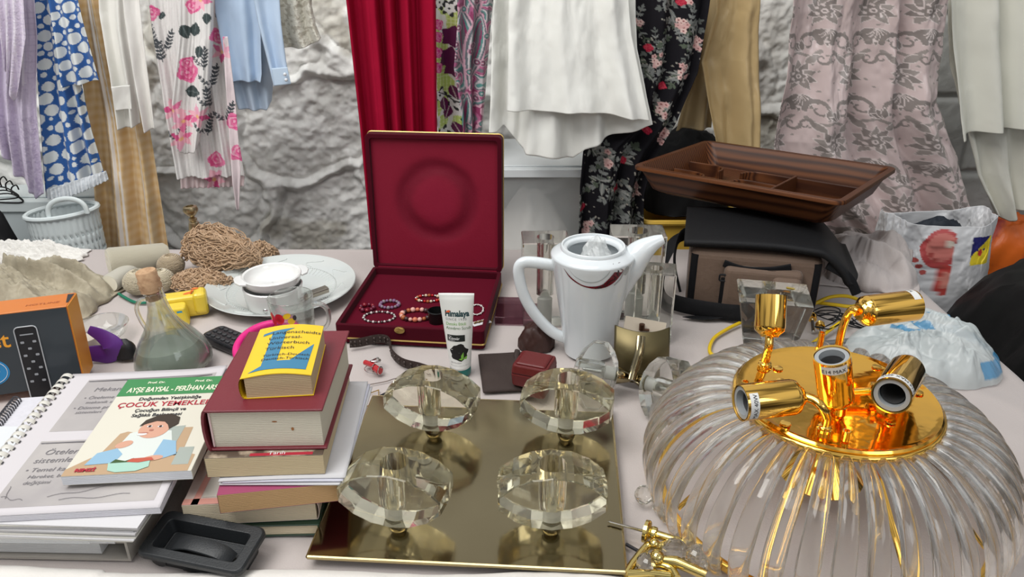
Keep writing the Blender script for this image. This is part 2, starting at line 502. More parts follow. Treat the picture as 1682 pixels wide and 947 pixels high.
# ================================================================ CLOTHES HANGING IN FRONT OF THE WALL
class Pat:
    """a printed pattern worked out on the cloth's own grid (px, py: sight-line grid of the flat cloth)"""
    def __init__(s, PX, PY, base):
        s.x, s.y = PX, PY
        s.c = np.empty(PX.shape + (3,)); s.c[:] = base
    def box(s, cx, cy, r):
        return (np.abs(s.x - cx) < r) & (np.abs(s.y - cy) < r)
    def ellipse(s, cx, cy, a, b, ang, col, ring=None, wob=0.0, nw=5):
        m = s.box(cx, cy, max(a, b) * 1.3 + 1)
        if not m.any(): return
        dx = s.x[m] - cx; dy = s.y[m] - cy
        ca, sa = math.cos(ang), math.sin(ang)
        u = (dx * ca + dy * sa) / a; v = (-dx * sa + dy * ca) / b
        r = np.hypot(u, v)
        if wob: r = r / (1 + wob * np.cos(nw * np.arctan2(v, u)))
        k = r < 1
        if ring is not None: k &= r > ring
        w_ = np.zeros(s.x.shape, bool); w_[m] = k
        s.c[w_] = col
    def leaf(s, cx, cy, L, wd, ang, col, vein=None):
        m = s.box(cx, cy, L + 1)
        if not m.any(): return
        dx = s.x[m] - cx; dy = s.y[m] - cy
        ca, sa = math.cos(ang), math.sin(ang)
        u = (dx * ca + dy * sa) / L; v = (-dx * sa + dy * ca)
        k = (u > 0) & (u < 1) & (np.abs(v) < wd * np.sin(np.clip(u, 0, 1) ** 0.8 * PI))
        w_ = np.zeros(s.x.shape, bool); w_[m] = k; s.c[w_] = col
        if vein is not None:
            w_ = np.zeros(s.x.shape, bool); w_[m] = k & (np.abs(v) < 0.9); s.c[w_] = vein
    def stroke(s, pts, w0, w1, col):
        pts = [np.array(p, float) for p in pts]
        ds = [np.linalg.norm(pts[i + 1] - pts[i]) for i in range(len(pts) - 1)]
        tot = sum(ds); acc = 0
        for i, d in enumerate(ds):
            for j in range(max(1, int(d / 1.2))):
                q = j / max(1, int(d / 1.2)); p = pts[i] * (1 - q) + pts[i + 1] * q
                f = (acc + d * q) / tot; s.ellipse(p[0], p[1], w0 * (1 - f) + w1 * f, w0 * (1 - f) + w1 * f, 0, col)
            acc += d
    def spiral(s, cx, cy, r0, a0, turns, w0, w1, col, mir=1):
        pts = []
        for k in range(26):
            f = k / 25; a = a0 + mir * turns * 2 * PI * f; r = r0 * (1 - 0.85 * f)
            pts.append((cx + r * math.cos(a), cy + r * math.sin(a)))
        s.stroke(pts, w0, w1, col)
    def sprig(s, cx, cy, L, ang, w_, col, col2=None, n=5):
        ex, ey = cx + L * math.cos(ang), cy + L * math.sin(ang)
        s.stroke([(cx, cy), (ex, ey)], 0.9, 0.5, col)
        for i in range(n):
            f = (i + 0.6) / n; x, y = cx + (ex - cx) * f, cy + (ey - cy) * f
            for sg in (1, -1): s.leaf(x, y, L * 0.30, w_, ang + sg * 0.8, col2 if (col2 and i % 2) else col)
        s.leaf(ex, ey, L * 0.3, w_, ang, col)
    def rose(s, cx, cy, r, cols, seed=0):
        q = random.Random(seed)
        for i, (f, c) in enumerate(zip((1.0, 0.82, 0.66, 0.5, 0.34, 0.18), (cols * 3)[:6])):
            s.ellipse(cx + q.uniform(-.08, .08) * r, cy + q.uniform(-.08, .08) * r, r * f, r * f * 0.92, q.uniform(0, 3), c, wob=0.10, nw=5 if i % 2 else 4)

def pl(pts, t):
    pts = np.array(pts, float); d = np.r_[0, np.cumsum(np.hypot(*np.diff(pts, axis=0).T))]; d /= d[-1]
    return np.interp(t, d, pts[:, 0]), np.interp(t, d, pts[:, 1])
def garment(name, L, Rr, Y, m, parent=None, folds=(), bottom=None, paint=None, base=(0.8, 0.8, 0.8), res=1.8, noise=0.006, seed=1, thick=0.0012, lean=0.0, npow=1.0, slim=False):
    w = max(abs(a[0] - b[0]) for a, b in zip(L, Rr)) ; h = max(p[1] for p in L + Rr) - min(p[1] for p in L + Rr)
    nc = max(8, int(w / res)); nr = max(8, int(h / res))
    t = np.linspace(0, 1, nr)[:, None]; s = np.linspace(0, 1, nc)[None, :]
    lx, ly = pl(L, t); rx, ry = pl(Rr, t)
    PX = lx * (1 - s) + rx * s; PY = ly * (1 - s) + ry * s
    if bottom:
        bx, by = pl(bottom, s)
        PX = PX + t ** 4 * (bx - (L[-1][0] * (1 - s) + Rr[-1][0] * s)); PY = PY + t ** 4 * (by - (L[-1][1] * (1 - s) + Rr[-1][1] * s))
    x = (PX - 841.0) / F_PX; y = -(PY - 473.5) / F_PX
    dy = cP + y * sP; dz = -sP + y * cP
    k = Y / dy
    X = x * k; Z = EYE + dz * k
    D = np.zeros(PX.shape)
    ss = s + 0 * t; tt = t + 0 * s
    for f in folds:
        n_, a_, ph = f[:3]; a_ = a_ * 1.35; sl = f[3] if len(f) > 3 else 0.0; g = f[4] if len(f) > 4 else 0.35
        wv = np.sin(2 * PI * n_ * ss + ph + sl * tt + 0.8 * np.sin(2 * PI * ss * n_ * 0.37 + ph * 2))
        D += a_ * wv * (g + (1 - g) * tt)
    D += (fbm(ss * w / 55 + tt * 0.6, tt * h / 130, seed, 3) - 0.5) * 2 * noise
    D += (fbm(ss * w / 16, tt * h / 40, seed + 3, 3) - 0.5) * noise * 0.6
    P = np.stack([X + D * 0.25, Y - D - lean * tt, Z], 2)
    pt = Pat(PX + D * 40, PY, base)
    if paint: paint(pt)
    return gridmesh(name, P, m, parent, col=pt.c, thick=thick)

def cl_mat(name, rough=0.8, sheen=0.2, bump=0.15, bscale=700, spec=0.3, metal=0.0, wave=None, trans=0.0):
    return mat(name, (0.8, 0.8, 0.8), rough, metal, attr='print', bump=bump, bscale=bscale, sheen=sheen, spec=spec)
cotton = cl_mat('printed_cotton'); satin = cl_mat('printed_satin', 0.30, 0.0, 0.05, 300, 0.75); lacem = cl_mat('lace', 0.85, 0.2, 0.9, 240)
crepe = cl_mat('crepe', 0.8, 0.0, 0.10, 400, 0.12)

# the rail they hang from, just above the view
def hang(name, label, cat, group='clothes hung along the wall'):
    return thing(name, label, cat, (0, 0, 0), group=group)

# 1 lilac lace blouse
def p1(p):
    p.c *= (1 + 0.10 * (fbm(p.x / 7, p.y / 7, 5, 3) - 0.5))[..., None]
    q = random.Random(4)
    for i in range(90):
        cx, cy = q.uniform(-40, 75), q.uniform(190, 330)
        p.ellipse(cx, cy, 6, 5, 0, (0.50, 0.43, 0.58), ring=0.62, wob=0.2, nw=6)
        p.ellipse(cx, cy, 2, 2, 0, (0.66, 0.60, 0.72))
    for yy in range(20, 150, 9): p.stroke([(14, yy), (60, yy + 2)], 0.8, 0.8, (0.56, 0.49, 0.64))
    for xx in (12, 24, 36): p.stroke([(xx, 0), (xx + 4, 140)], 1.2, 1.2, (0.80, 0.75, 0.84))
t = hang('lace_blouse', 'lilac lace blouse hanging at the far left of the wall', 'blouse')
garment('blouse_body', [(-45, -66), (-42, 150), (-30, 250)], [(52, -66), (60, 60), (58, 160), (64, 260)], 1.80, lacem, t,
        folds=((4, .010, 0.5), (9, .004, 1)), bottom=[(-30, 250), (-5, 235), (12, 262), (30, 290), (45, 300), (58, 328), (72, 318)], paint=p1, base=(0.63, 0.56, 0.70), seed=3, noise=0.012)
t2 = garment('sleeve', [(-6, -66), (0, 40), (8, 110)], [(34, -66), (44, 60), (30, 150)], 1.77, lacem, t, folds=((3, .006, 2),), paint=p1, base=(0.68, 0.61, 0.73), seed=8,
             bottom=[(8, 110), (14, 150), (22, 168), (30, 150)])

# 2 polka dot dress
def pdots(p, seed):
    q = random.Random(seed); pts = []
    for r in (9.5, 8.5, 7.0, 4.2, 3.0):
        for _ in range({9.5: 500, 8.5: 500, 7.0: 900, 4.2: 1300, 3.0: 1800}[r]):
            x, y = q.uniform(p.x.min(), p.x.max()), q.uniform(p.y.min(), p.y.max())
            if all((x - a) ** 2 + (y - b) ** 2 > (r + c + 1.7) ** 2 for a, b, c in pts): pts.append((x, y, r))
    for x, y, r in pts: p.ellipse(x, y, r, r, 0, (0.74, 0.77, 0.76))
t = hang('polka_dot_dress', 'blue dress with white polka dots and a frilled hem', 'dress')
garment('dress_body', [(44, -66), (60, 60), (70, 200), (80, 318)], [(105, -66), (122, 60), (135, 140), (150, 210), (172, 288)], 1.84, cotton, t,
        folds=((2.2, .013, 1.2), (5, .004, 0.3)), bottom=[(80, 320), (110, 318), (140, 306), (172, 290)], paint=lambda p: pdots(p, 2), base=(0.035, 0.12, 0.36), seed=5, res=1.1)
garment('sleeve', [(70, -66), (92, 60), (103, 140)], [(112, -66), (138, 40), (163, 131)], 1.80, cotton, t, folds=((1.6, .010, 2.5),),
        bottom=[(103, 143), (130, 139), (163, 131)], paint=lambda p: pdots(p, 9), base=(0.035, 0.12, 0.36), seed=6, res=1.1)
garment('frill', [(76, 312), (78, 326)], [(174, 280), (178, 293)], 1.815, lacem, t, folds=((16, .004, 0, 0, 0.4),), bottom=[(78, 328), (110, 325), (142, 312), (178, 295)], base=(0.66, 0.69, 0.72), res=1.2, seed=2)

# 3 ochre checked gauze scarf
def p3(p):
    k = 0.5 + 0.5 * np.sin(p.x * 0.55); l = 0.5 + 0.5 * np.sin(p.y * 0.45 + 0.3 * np.sin(p.x * .1))
    f = np.clip(0.55 * k * 0.6 + 0.35 * l, 0, 1)[..., None]
    p.c[:] = np.array((0.66, 0.44, 0.20)) * (1 - f) + np.array((0.80, 0.66, 0.46)) * f
    u = (p.x - p.x.min(1, keepdims=True)) / (p.x.max(1, keepdims=True) - p.x.min(1, keepdims=True))
    for c, wd in ((0.36, .022), (0.44, .012), (0.78, .018)):
        p.c[np.abs(u - c) < wd] = (0.84, 0.78, 0.72)
t = garment('checked_scarf', [(116, -66), (128, 60), (146, 190), (158, 300), (168, 440)], [(165, -66), (205, 60), (240, 180), (262, 320), (280, 440)], 1.892, cotton,
        folds=((2.6, .016, 0.2, 1.5), (6, .005, 1, 1)), paint=p3, base=(0.6, 0.45, 0.25), seed=12, noise=0.012)
tag(t, 'long ochre checked gauze scarf hanging behind the white cardigan', 'scarf', 'clothes hung along the wall')

# 4 white cardigan
t = hang('cardigan', 'white knitted cardigan with a patch pocket and long sleeves', 'cardigan')
garment('cardigan_body', [(160, -66), (164, 20), (182, 120), (195, 208)], [(206, -66), (210, 50), (222, 130), (229, 205)], 1.83, cotton, t, folds=((1.3, .010, 2.2), (3, .003, 1)),
        bottom=[(195, 211), (212, 210), (229, 204)], base=(0.80, 0.79, 0.74), seed=14)
garment('sleeve', [(196, -66), (206, 30), (222, 130), (238, 213)], [(222, -66), (236, 70), (246, 150), (253, 212)], 1.80, cotton, t, folds=((0.9, .009, 1.2),),
        bottom=[(238, 217), (246, 214), (253, 212)], base=(0.82, 0.80, 0.76), seed=15)
garment('pocket', [(183, 142), (190, 182)], [(213, 140), (216, 180)], 1.812, cotton, t, folds=((1, .002, 1),), base=(0.78, 0.77, 0.73), seed=16, res=2)

# 5 white blouse with pink roses
PK = [(0.80, 0.20, 0.38), (0.72, 0.10, 0.28), (0.86, 0.42, 0.55)]
def p5(p):
    p.c *= (1 - 0.08 * (np.sin(p.x * 1.25) > 0.5))[..., None]
    g = (0.05, 0.07, 0.07)
    for a in ((300, 40, 26, 9, 1.2), (318, 60, 24, 9, -1.4), (330, 75, 22, 8, 1.8), (304, 150, 26, 10, 0.1), (262, 250, 18, 6, 1.0), (395, 240, 18, 6, 2.0), (350, 270, 16, 6, 0.1), (340, 20, 20, 7, 1.5), (268, 20, 14, 5, 2)):
        p.leaf(*a, g, (0.12, 0.15, 0.15))
    for cx, cy in ((268, 88), (272, 72), (336, 100), (348, 130), (256, 60), (372, 190), (340, 210), (296, 220), (375, 30), (345, 165)):
        p.sprig(cx, cy + 12, 30, -PI / 2 + 0.3 * math.sin(cx), 1.9, (0.07, 0.08, 0.09)); p.sprig(cx - 5, cy + 8, 18, -2.4, 1.7, (0.10, 0.11, 0.12), n=3)
    for i, (cx, cy, r) in enumerate(((308, 118, 17), (307, 104, 12), (355, 262, 14), (385, 200, 14), (358, 60, 13), (392, 250, 14), (250, 20, 12), (318, 10, 13))):
        p.rose(cx, cy, r, PK, i)
    for cx, cy in ((326, 190), (298, 228), (365, 85), (330, 0), (285, 180), (352, 295), (300, 200)):
        for i in range(6):
            p.leaf(cx, cy, 20, 4.5, i * 1.05 + cx, PK[i % 3] if i % 2 else (0.90, 0.50, 0.58))
        p.ellipse(cx, cy, 3, 3, 0, (0.85, 0.50, 0.25))
t = hang('floral_blouse', 'white pleated blouse printed with pink roses and black leaves', 'blouse')
garment('blouse_body', [(238, -66), (250, 40), (270, 170), (294, 290)], [(350, -66), (366, 60), (385, 180), (402, 288)], 1.84, cotton, t,
        folds=((3, .010, 0.5), (14, .002, 0)), bottom=[(292, 292), (330, 292), (366, 290), (402, 286)], paint=p5, base=(0.80, 0.78, 0.76), seed=22, res=1.4)
garment('sleeve', [(296, -66), (296, 60), (284, 170), (292, 244)], [(352, -66), (350, 60), (345, 160), (326, 236)], 1.80, cotton, t, folds=((1.5, .012, 1.0), (8, .002, 0)),
        bottom=[(292, 244), (303, 255), (318, 252), (326, 236)], paint=p5, base=(0.80, 0.78, 0.76), seed=23, res=1.4)
garment('tie', [(366, 60), (372, 160), (382, 300), (389, 344)], [(374, 60), (386, 160), (395, 280), (392, 346)], 1.79, cotton, t, folds=((0.8, .003, 1),), paint=p5, base=(0.82, 0.70, 0.72), seed=24, res=1.2)
garment('hem_band', [(296, 288), (297, 310)], [(402, 285), (400, 306)], 1.86, cotton, t, folds=((12, .003, 0, 0, 0.6),), paint=p5, base=(0.74, 0.60, 0.60), seed=25, res=1.5)

# 6 pale blue shirt
t = hang('pale_blue_shirt', 'pale blue cotton shirt with a buttoned cuff', 'shirt')
garment('shirt_front', [(350, -66), (354, 20), (372, 110), (380, 134)], [(420, -66), (428, 40), (430, 120), (428, 134)], 1.83, cotton, t, folds=((2, .008, 1.0),), base=(0.46, 0.58, 0.74), seed=31)
garment('shirt_tail', [(352, 20), (368, 100), (392, 178)], [(445, 20), (450, 120), (446, 172)], 1.865, cotton, t, folds=((2.3, .007, 2.0),), bottom=[(392, 178), (420, 181), (438, 180), (446, 165)], base=(0.48, 0.58, 0.70), seed=32)
s_ = garment('sleeve', [(405, -66), (425, 40), (440, 100), (450, 140)], [(455, -66), (462, 40), (470, 100), (477, 137)], 1.80, cotton, t, folds=((1.4, .008, 0.3),), base=(0.50, 0.62, 0.78), seed=33)
garment('cuff', [(446, 112), (451, 141)], [(472, 110), (478, 138)], 1.787, cotton, t, base=(0.54, 0.66, 0.80), seed=34, noise=0.001)
mb = MB()
for q in ((468, 122), (470, 131)): mb.ball(W(*q, 1.778), 0.004, 8, 6)
mb.build('button', mat('shirt_button', (0.7, 0.72, 0.75), 0.3), t)

# 7 cream lace sleeve
def p7(p):
    f = fbm(p.x / 5, p.y / 5, 3, 3); p.c[f > 0.55] = (0.45, 0.42, 0.35)
t = garment('cream_lace_blouse', [(446, -66), (455, 20), (456, 60), (464, 74)], [(512, -66), (512, 10), (518, 40), (527, 64)], 1.85, lacem, folds=((2.4, .010, 0.5),),
        bottom=[(464, 76), (490, 80), (515, 72), (527, 62)], paint=p7, base=(0.66, 0.64, 0.56), seed=41, res=1.4)
tag(t, 'cream lace sleeve hanging above the bare wall, right of the pale blue shirt', 'blouse', 'clothes hung along the wall')

# 8 crimson dress
t = garment('crimson_dress', [(560, -66), (568, 0), (590, 200), (612, 440)], [(714, -66), (716, 0), (718, 200), (722, 440)], 1.83, crepe,
        folds=((4.6, .016, 0.4, 0, 0.9), (9.3, .004, 1, 0, 0.8)), base=(0.33, 0.004, 0.028), seed=51, noise=0.004)
tag(t, 'long crimson dress falling in folds behind the red jewellery case', 'dress', 'clothes hung along the wall')

# 9 green and white floral scarf
def p9(p):
    q = random.Random(6)
    f = fbm(p.x / 26, p.y / 40, 5, 2); p.c[f > 0.50] = (0.52, 0.66, 0.18)
    g = np.abs(np.sin(p.x * 0.5) * np.sin(p.y * 0.5)) < 0.14; p.c[(f > 0.50) & g] = (0.70, 0.80, 0.42)
    pp = (0.12, 0.01, 0.07)
    for cx, cy in ((742, 60), (738, 95), (746, 110)): 
        for i in range(5): p.leaf(cx, cy, 20, 8, i * 1.25, pp)
    for i in range(22):
        cx, cy = q.uniform(716, 780), q.uniform(120, 300) if i % 3 else q.uniform(-60, 20)
        p.ellipse(cx, cy, 11, 11, 0, (0.03, 0.03, 0.03), wob=.3)
        for j in range(5): p.leaf(cx, cy, 11, 4, j * 1.256 + i, (0.80, 0.80, 0.78))
        p.ellipse(cx, cy, 2, 2, 0, (0.05, 0.05, 0.05))
    for cx, cy, an in ((742, 140, 1.2), (740, 175, 1.9), (728, 160, 1.4), (745, 200, 1.0)): p.leaf(cx, cy, 24, 8, an, pp, (0.5, 0.4, 0.4))
    for cx, cy in ((719, 60), (718, 85), (720, 40), (719, 110)): p.rose(cx, cy, 9, [(0.75, 0.05, 0.30), (0.85, 0.3, 0.5)], 3)
    p.stroke([(720, 150), (745, 165), (770, 168)], 1, 1, (0.05, 0.05, 0.05))
t = garment('green_floral_scarf', [(708, -66), (714, 60), (718, 200), (722, 258)], [(782, -66), (782, 60), (780, 200), (778, 258)], 1.90, cotton, folds=((2, .012, 1.1, 0, .8),), paint=p9, base=(0.78, 0.78, 0.76), seed=61, res=1.2)
tag(t, 'lime green and white scarf with black flowers, right of the crimson dress', 'scarf', 'clothes hung along the wall')

# 10 paisley scarf
def p10(p):
    cols = [(0.28, 0.05, 0.13), (0.62, 0.36, 0.44), (0.13, 0.15, 0.17), (0.10, 0.27, 0.25), (0.55, 0.50, 0.52), (0.17, 0.17, 0.19), (0.42, 0.12, 0.24)]
    p.c[:] = (0.20, 0.19, 0.22)
    f = (fbm(p.x / 18, p.y / 26, 4, 2) * 22).astype(int) % 7
    for i, c in enumerate(cols): p.c[f == i] = c
    for cx, cy, L, wd, an in ((757, 10, 120, 19, 1.45), (790, 20, 130, 18, 1.75), (768, 150, 110, 15, 1.7), (782, 230, 90, 13, 1.6), (772, -60, 90, 17, 1.4)):
        for k, c in zip(range(6), (cols[1], cols[2], cols[4], cols[3], cols[0], cols[5])):
            p.leaf(cx, cy + k * 3, L - k * 9, wd - k * 3, an, c)
    q = random.Random(9)
    for i in range(46):
        cx, cy = q.uniform(745, 812), q.uniform(-60, 300)
        for r, c in zip((6, 4.6, 3.2, 1.6), (cols[1], cols[2], cols[3 if i % 2 else 0], cols[4])): p.ellipse(cx, cy, r, r, 0, c)
t = garment('paisley_scarf', [(748, -66), (750, 30), (744, 110), (756, 180), (764, 258)], [(818, -66), (808, 20), (798, 150), (788, 258)], 1.84, satin, folds=((2.2, .010, 2.0, 0, .8),), paint=p10, base=(0.3, 0.2, 0.25), seed=63, res=1.1)
tag(t, 'narrow burgundy and grey paisley scarf beside the white dress', 'scarf', 'clothes hung along the wall')

# 11 white dress, two layers
t = hang('white_dress', 'long plain white dress with an uneven floating hem', 'dress')
garment('underskirt', [(812, -66), (806, 60), (800, 212)], [(1040, -66), (1045, 80), (1066, 203)], 1.725, cotton, t, folds=((3.2, .012, 0.6), (7, .004, 1)),
        bottom=[(799, 214), (812, 214), (828, 205), (860, 244), (862, 252), (900, 257), (946, 263), (960, 246), (1010, 224), (1068, 202)], base=(0.87, 0.87, 0.82), seed=71, noise=0.010)
garment('outer_skirt', [(836, -66), (834, 60), (832, 180)], [(1030, -66), (1040, 60), (1069, 200)], 1.685, cotton, t, folds=((2.7, .010, 0.2), (5, .003, 1)),
        bottom=[(832, 181), (870, 183), (905, 185), (960, 184), (1010, 190), (1069, 200)], base=(0.90, 0.90, 0.85), seed=72, noise=0.007)

# 12 black dress with small flowers
def p12(p):
    q = random.Random(12)
    gl = [(0.13, 0.14, 0.13), (0.20, 0.21, 0.20), (0.09, 0.11, 0.08)]
    sp = [(1046, 40), (1115, 40), (1130, 45), (1075, 75), (1078, 98), (1120, 118), (1085, 180), (998, 258), (1040, 315), (1025, 265), (1012, 310), (958, 340), (1020, 345), (965, 380), (1095, 210), (1060, 120), (1105, 10), (1140, 80), (1040, 360), (985, 300), (975, 245)]
    for cx, cy in sp:
        for i in range(4):
            an = q.uniform(0, 6.28); p.sprig(cx, cy, q.uniform(18, 32), an, q.uniform(1.6, 2.8), gl[i % 3], (0.22, 0.23, 0.22), n=3)
            p.leaf(cx + q.uniform(-5, 5), cy + q.uniform(-5, 5), q.uniform(12, 22), q.uniform(2, 3.4), an + 1, gl[(i + 1) % 3], (0.30, 0.30, 0.28))
        for i in range(10): p.ellipse(cx + q.uniform(-22, 22), cy + q.uniform(-24, 24), 1.3, 1.3, 0, (0.32, 0.30, 0.26))
    for j, (cx, cy) in enumerate(((1047, 42), (1121, 42), (1076, 97), (1122, 117), (1084, 182), (998, 259), (1043, 312), (965, 378), (1146, 70), (1128, -5), (1090, 225))):
        for i in range(8):
            x, y = cx + q.uniform(-8, 8), cy + q.uniform(-11, 11)
            p.ellipse(x, y, 4.2, 4, 0, (0.62, 0.38, 0.36) if i % 2 else (0.70, 0.50, 0.46), wob=.15)
            p.ellipse(x, y, 1.3, 1.3, 0, (0.28, 0.10, 0.10))
    for cx, cy in ((1064, 78), (1026, 265), (1012, 310), (958, 341), (1064, 214), (1094, 243), (1120, 4), (1090, 142)):
        p.rose(cx, cy, 6.5, [(0.42, 0.02, 0.05), (0.55, 0.06, 0.09)], int(cx))
t = garment('black_floral_dress', [(1000, -66), (1010, 120), (990, 215), (956, 240), (950, 300), (947, 460)], [(1178, -66), (1170, 0), (1148, 120), (1112, 200), (1074, 262), (1058, 320), (1054, 460)], 1.77, crepe,
        folds=((2.6, .012, 0.8, 1.2, .7), (6, .003, 0)), paint=p12, base=(0.012, 0.011, 0.014), seed=81, res=1.3)
tag(t, 'long black dress printed with small pink and red flowers', 'dress', 'clothes hung along the wall')

# 13 gold satin trousers
t = hang('satin_trousers', 'golden beige satin trousers, left of the patterned curtain', 'trousers')
garment('trouser_leg', [(1172, -66), (1170, 20), (1146, 100), (1160, 180), (1174, 250)], [(1246, -66), (1247, 60), (1247, 150), (1246, 252)], 1.85, satin, t, folds=((1.4, .014, 1.0, 0.6), (3, .005, 0, 2)), base=(0.52, 0.38, 0.19), seed=91, noise=0.012)
garment('trouser_leg', [(1150, -20), (1140, 80), (1122, 150), (1105, 212)], [(1200, -20), (1190, 100), (1176, 160), (1174, 212)], 1.88, satin, t, folds=((1.3, .012, 2.4),), base=(0.40, 0.30, 0.16), seed=92)

# 14 brocade curtain
def p14(p):
    p.c *= (1 + 0.12 * (fbm(p.x / 30, p.y / 30, 5, 3) - 0.5))[..., None]
    g1, g2, lt = (0.27, 0.235, 0.22), (0.33, 0.29, 0.27), (0.70, 0.61, 0.59)
    pleaf = p.leaf
    def dl(cx, cy, L, w_, an, c, vein=None): pleaf(cx - 1.2 * math.cos(an), cy - 1.2 * math.sin(an), L + 2.6, w_ + 1.3, an, lt); pleaf(cx, cy, L, w_, an, c, vein)
    p.leaf = dl
    for j, oy in enumerate(range(-90, 480, 108)):
        for i, ox in enumerate(range(1230, 1700, 84)):
            cx = ox + (42 if j % 2 else 0); cy = oy
            # blossom
            for k in range(9): p.leaf(cx, cy, 27, 6.5, -PI / 2 + (k - 4) * 0.62, g1 if k % 2 else g2)
            p.ellipse(cx, cy, 12, 11, 0, lt, wob=.18, nw=7); p.ellipse(cx, cy, 9.5, 9, 0, g1, wob=.18, nw=6); p.ellipse(cx, cy, 4.5, 4, 0, lt); p.ellipse(cx, cy, 2, 2, 0, g1)
            # fan palmette below
            for k in range(7):
                an = PI / 2 + (k - 3) * 0.36
                p.leaf(cx, cy + 30, 28, 4.4, an, g1); p.ellipse(cx + 20 * math.cos(an), cy + 30 + 20 * math.sin(an), 2, 3.2, an, lt)
            # scrolls
            for mi in (1, -1):
                p.spiral(cx + mi * 24, cy + 52, 17, PI / 2 - mi * PI / 2 + PI, 1.15, 4.0, 1.2, g1, mi)
                p.stroke([(cx + mi * 8, cy + 66), (cx + mi * 22, cy + 76), (cx + mi * 40, cy + 70), (cx + mi * 48, cy + 50)], 3.0, 1.5, g2)
                for q_ in (0.3, 0.9, 1.5): p.leaf(cx + mi * 34, cy + 66, 17, 3.6, -q_ if mi > 0 else PI + q_, g1)
                p.leaf(cx + mi * 12, cy - 22, 24, 5, -PI / 2 + mi * 0.9, g2)
                p.spiral(cx + mi * 34, cy - 30, 10, 0, 1.0 * mi, 2.6, 0.9, g1)
    for k in range(260):
        x, y = 1265 + (k * 73.7) % 345, (k * 41.3) % 400; p.ellipse(x, y, 2.4, 1.4, k, g2)
t = garment('brocade_curtain', [(1294, -66), (1286, 90), (1270, 240), (1290, 320), (1372, 392)], [(1562, -66), (1556, 60), (1545, 170), (1588, 265), (1604, 345)], 1.80, satin,
        folds=((3.3, .017, 0.4, 2.2, .7), (1.6, .010, 2.0, -4.0, .1), (7.2, .006, 1.0, 2)), bottom=[(1372, 392), (1440, 396), (1500, 378), (1560, 358), (1604, 345)], paint=p14, base=(0.62, 0.50, 0.485), seed=101, res=1.3, noise=0.020)
tag(t, 'dusty pink satin curtain with a grey damask pattern', 'curtain', 'clothes hung along the wall')

# 15 cream curtains
t = hang('cream_curtain', 'two-layered cream satin curtain at the far right of the wall', 'curtain')
garment('curtain_layer', [(1548, -66), (1560, 120), (1604, 290), (1640, 360)], [(1740, -66), (1715, 200), (1690, 330)], 1.90, satin, t, folds=((3, .012, 0.4),), bottom=[(1634, 352), (1655, 362), (1672, 345), (1690, 330)], base=(0.80, 0.78, 0.69), seed=111, noise=0.01)
garment('curtain_layer', [(1546, -66), (1556, 80), (1572, 228)], [(1760, -66), (1750, 80), (1740, 200)], 1.85, satin, t, folds=((3.4, .016, 0.9, 0, .8),), bottom=[(1572, 230), (1610, 218), (1650, 214), (1740, 198)], base=(0.82, 0.81, 0.72), seed=112)

# ================================================================ THINGS STANDING BEHIND THE TABLE
# white laundry basket
bx0, bx1, BY = W(24, 372, 1.74).x, W(158, 345, 1.80).x, 1.80
cxb, rad = (bx0 + bx1) / 2, (bx1 - bx0) / 2
ztop = W(95, 357, 1.72).z - 0.012
white_pl = mat('white_plastic', (0.66, 0.72, 0.72), 0.45, bump=0.1, bscale=100)
t = thing('laundry_basket', 'pierced pale grey plastic laundry basket with a loop handle', 'basket', (cxb, BY, ztop))
nr_, nc_ = 44, 150
th = np.linspace(0, 2 * PI, nc_, endpoint=False)[None, :]; v_ = np.linspace(0, 1, nr_)[:, None]
wob = 0.0022 * np.sin(th * 34 + PI * (np.floor(v_ * 22) % 2)) * np.sin(v_ * 22 * PI)
rr = rad * (0.98 - 0.10 * v_) + wob
tilt = 0.10
Pb = np.stack([rr * np.cos(th), rr * 0.72 * np.sin(th), -0.34 * v_ + tilt * rr * np.cos(th) * (1 - v_)], 2)
me_o = gridmesh('basket_wall', Pb, white_pl, t, wrap=True, thick=0.003)
bm = bmesh.new(); bm.from_mesh(me_o.data); bm.faces.ensure_lookup_table()
kill = []
for i, f in enumerate(bm.faces):
    r_, c_ = i // nc_, i % nc_
    if r_ >= 5 and r_ % 3 == 0 and (c_ + (r_ // 3) % 2 * 2) % 4 == 0: kill.append(f)
bmesh.ops.delete(bm, geom=kill, context='FACES'); bm.to_mesh(me_o.data); bm.free()
mb = MB(); mb.tube([(rad * math.cos(a), rad * 0.72 * math.sin(a), tilt * rad * math.cos(a)) for a in (2 * PI * k / 60 for k in range(60))], 0.006, 8, closed=True); mb.build('rim', white_pl, t)
mb = MB(); hp = []
for k in range(13):
    a = PI * k / 12
    hp.append((rad * (0.30 - 0.55 * math.cos(a) * 1.0) + 0.02, -rad * 0.62, 0.040 * math.sin(a) ** 0.7 + 0.006 + tilt * rad * (0.3 - 0.5 * math.cos(a))))
mb.tube(smoothpath(hp, 3), 0.5, 10, flat=(0.016, 0.024)); mb.build('handle', white_pl, t)
mb = MB(); mb.lathe([(rad * 0.86, -0.34), (rad * 0.86, -0.335)], 40, sy=0.72); mb.build('basket_base', white_pl, t)

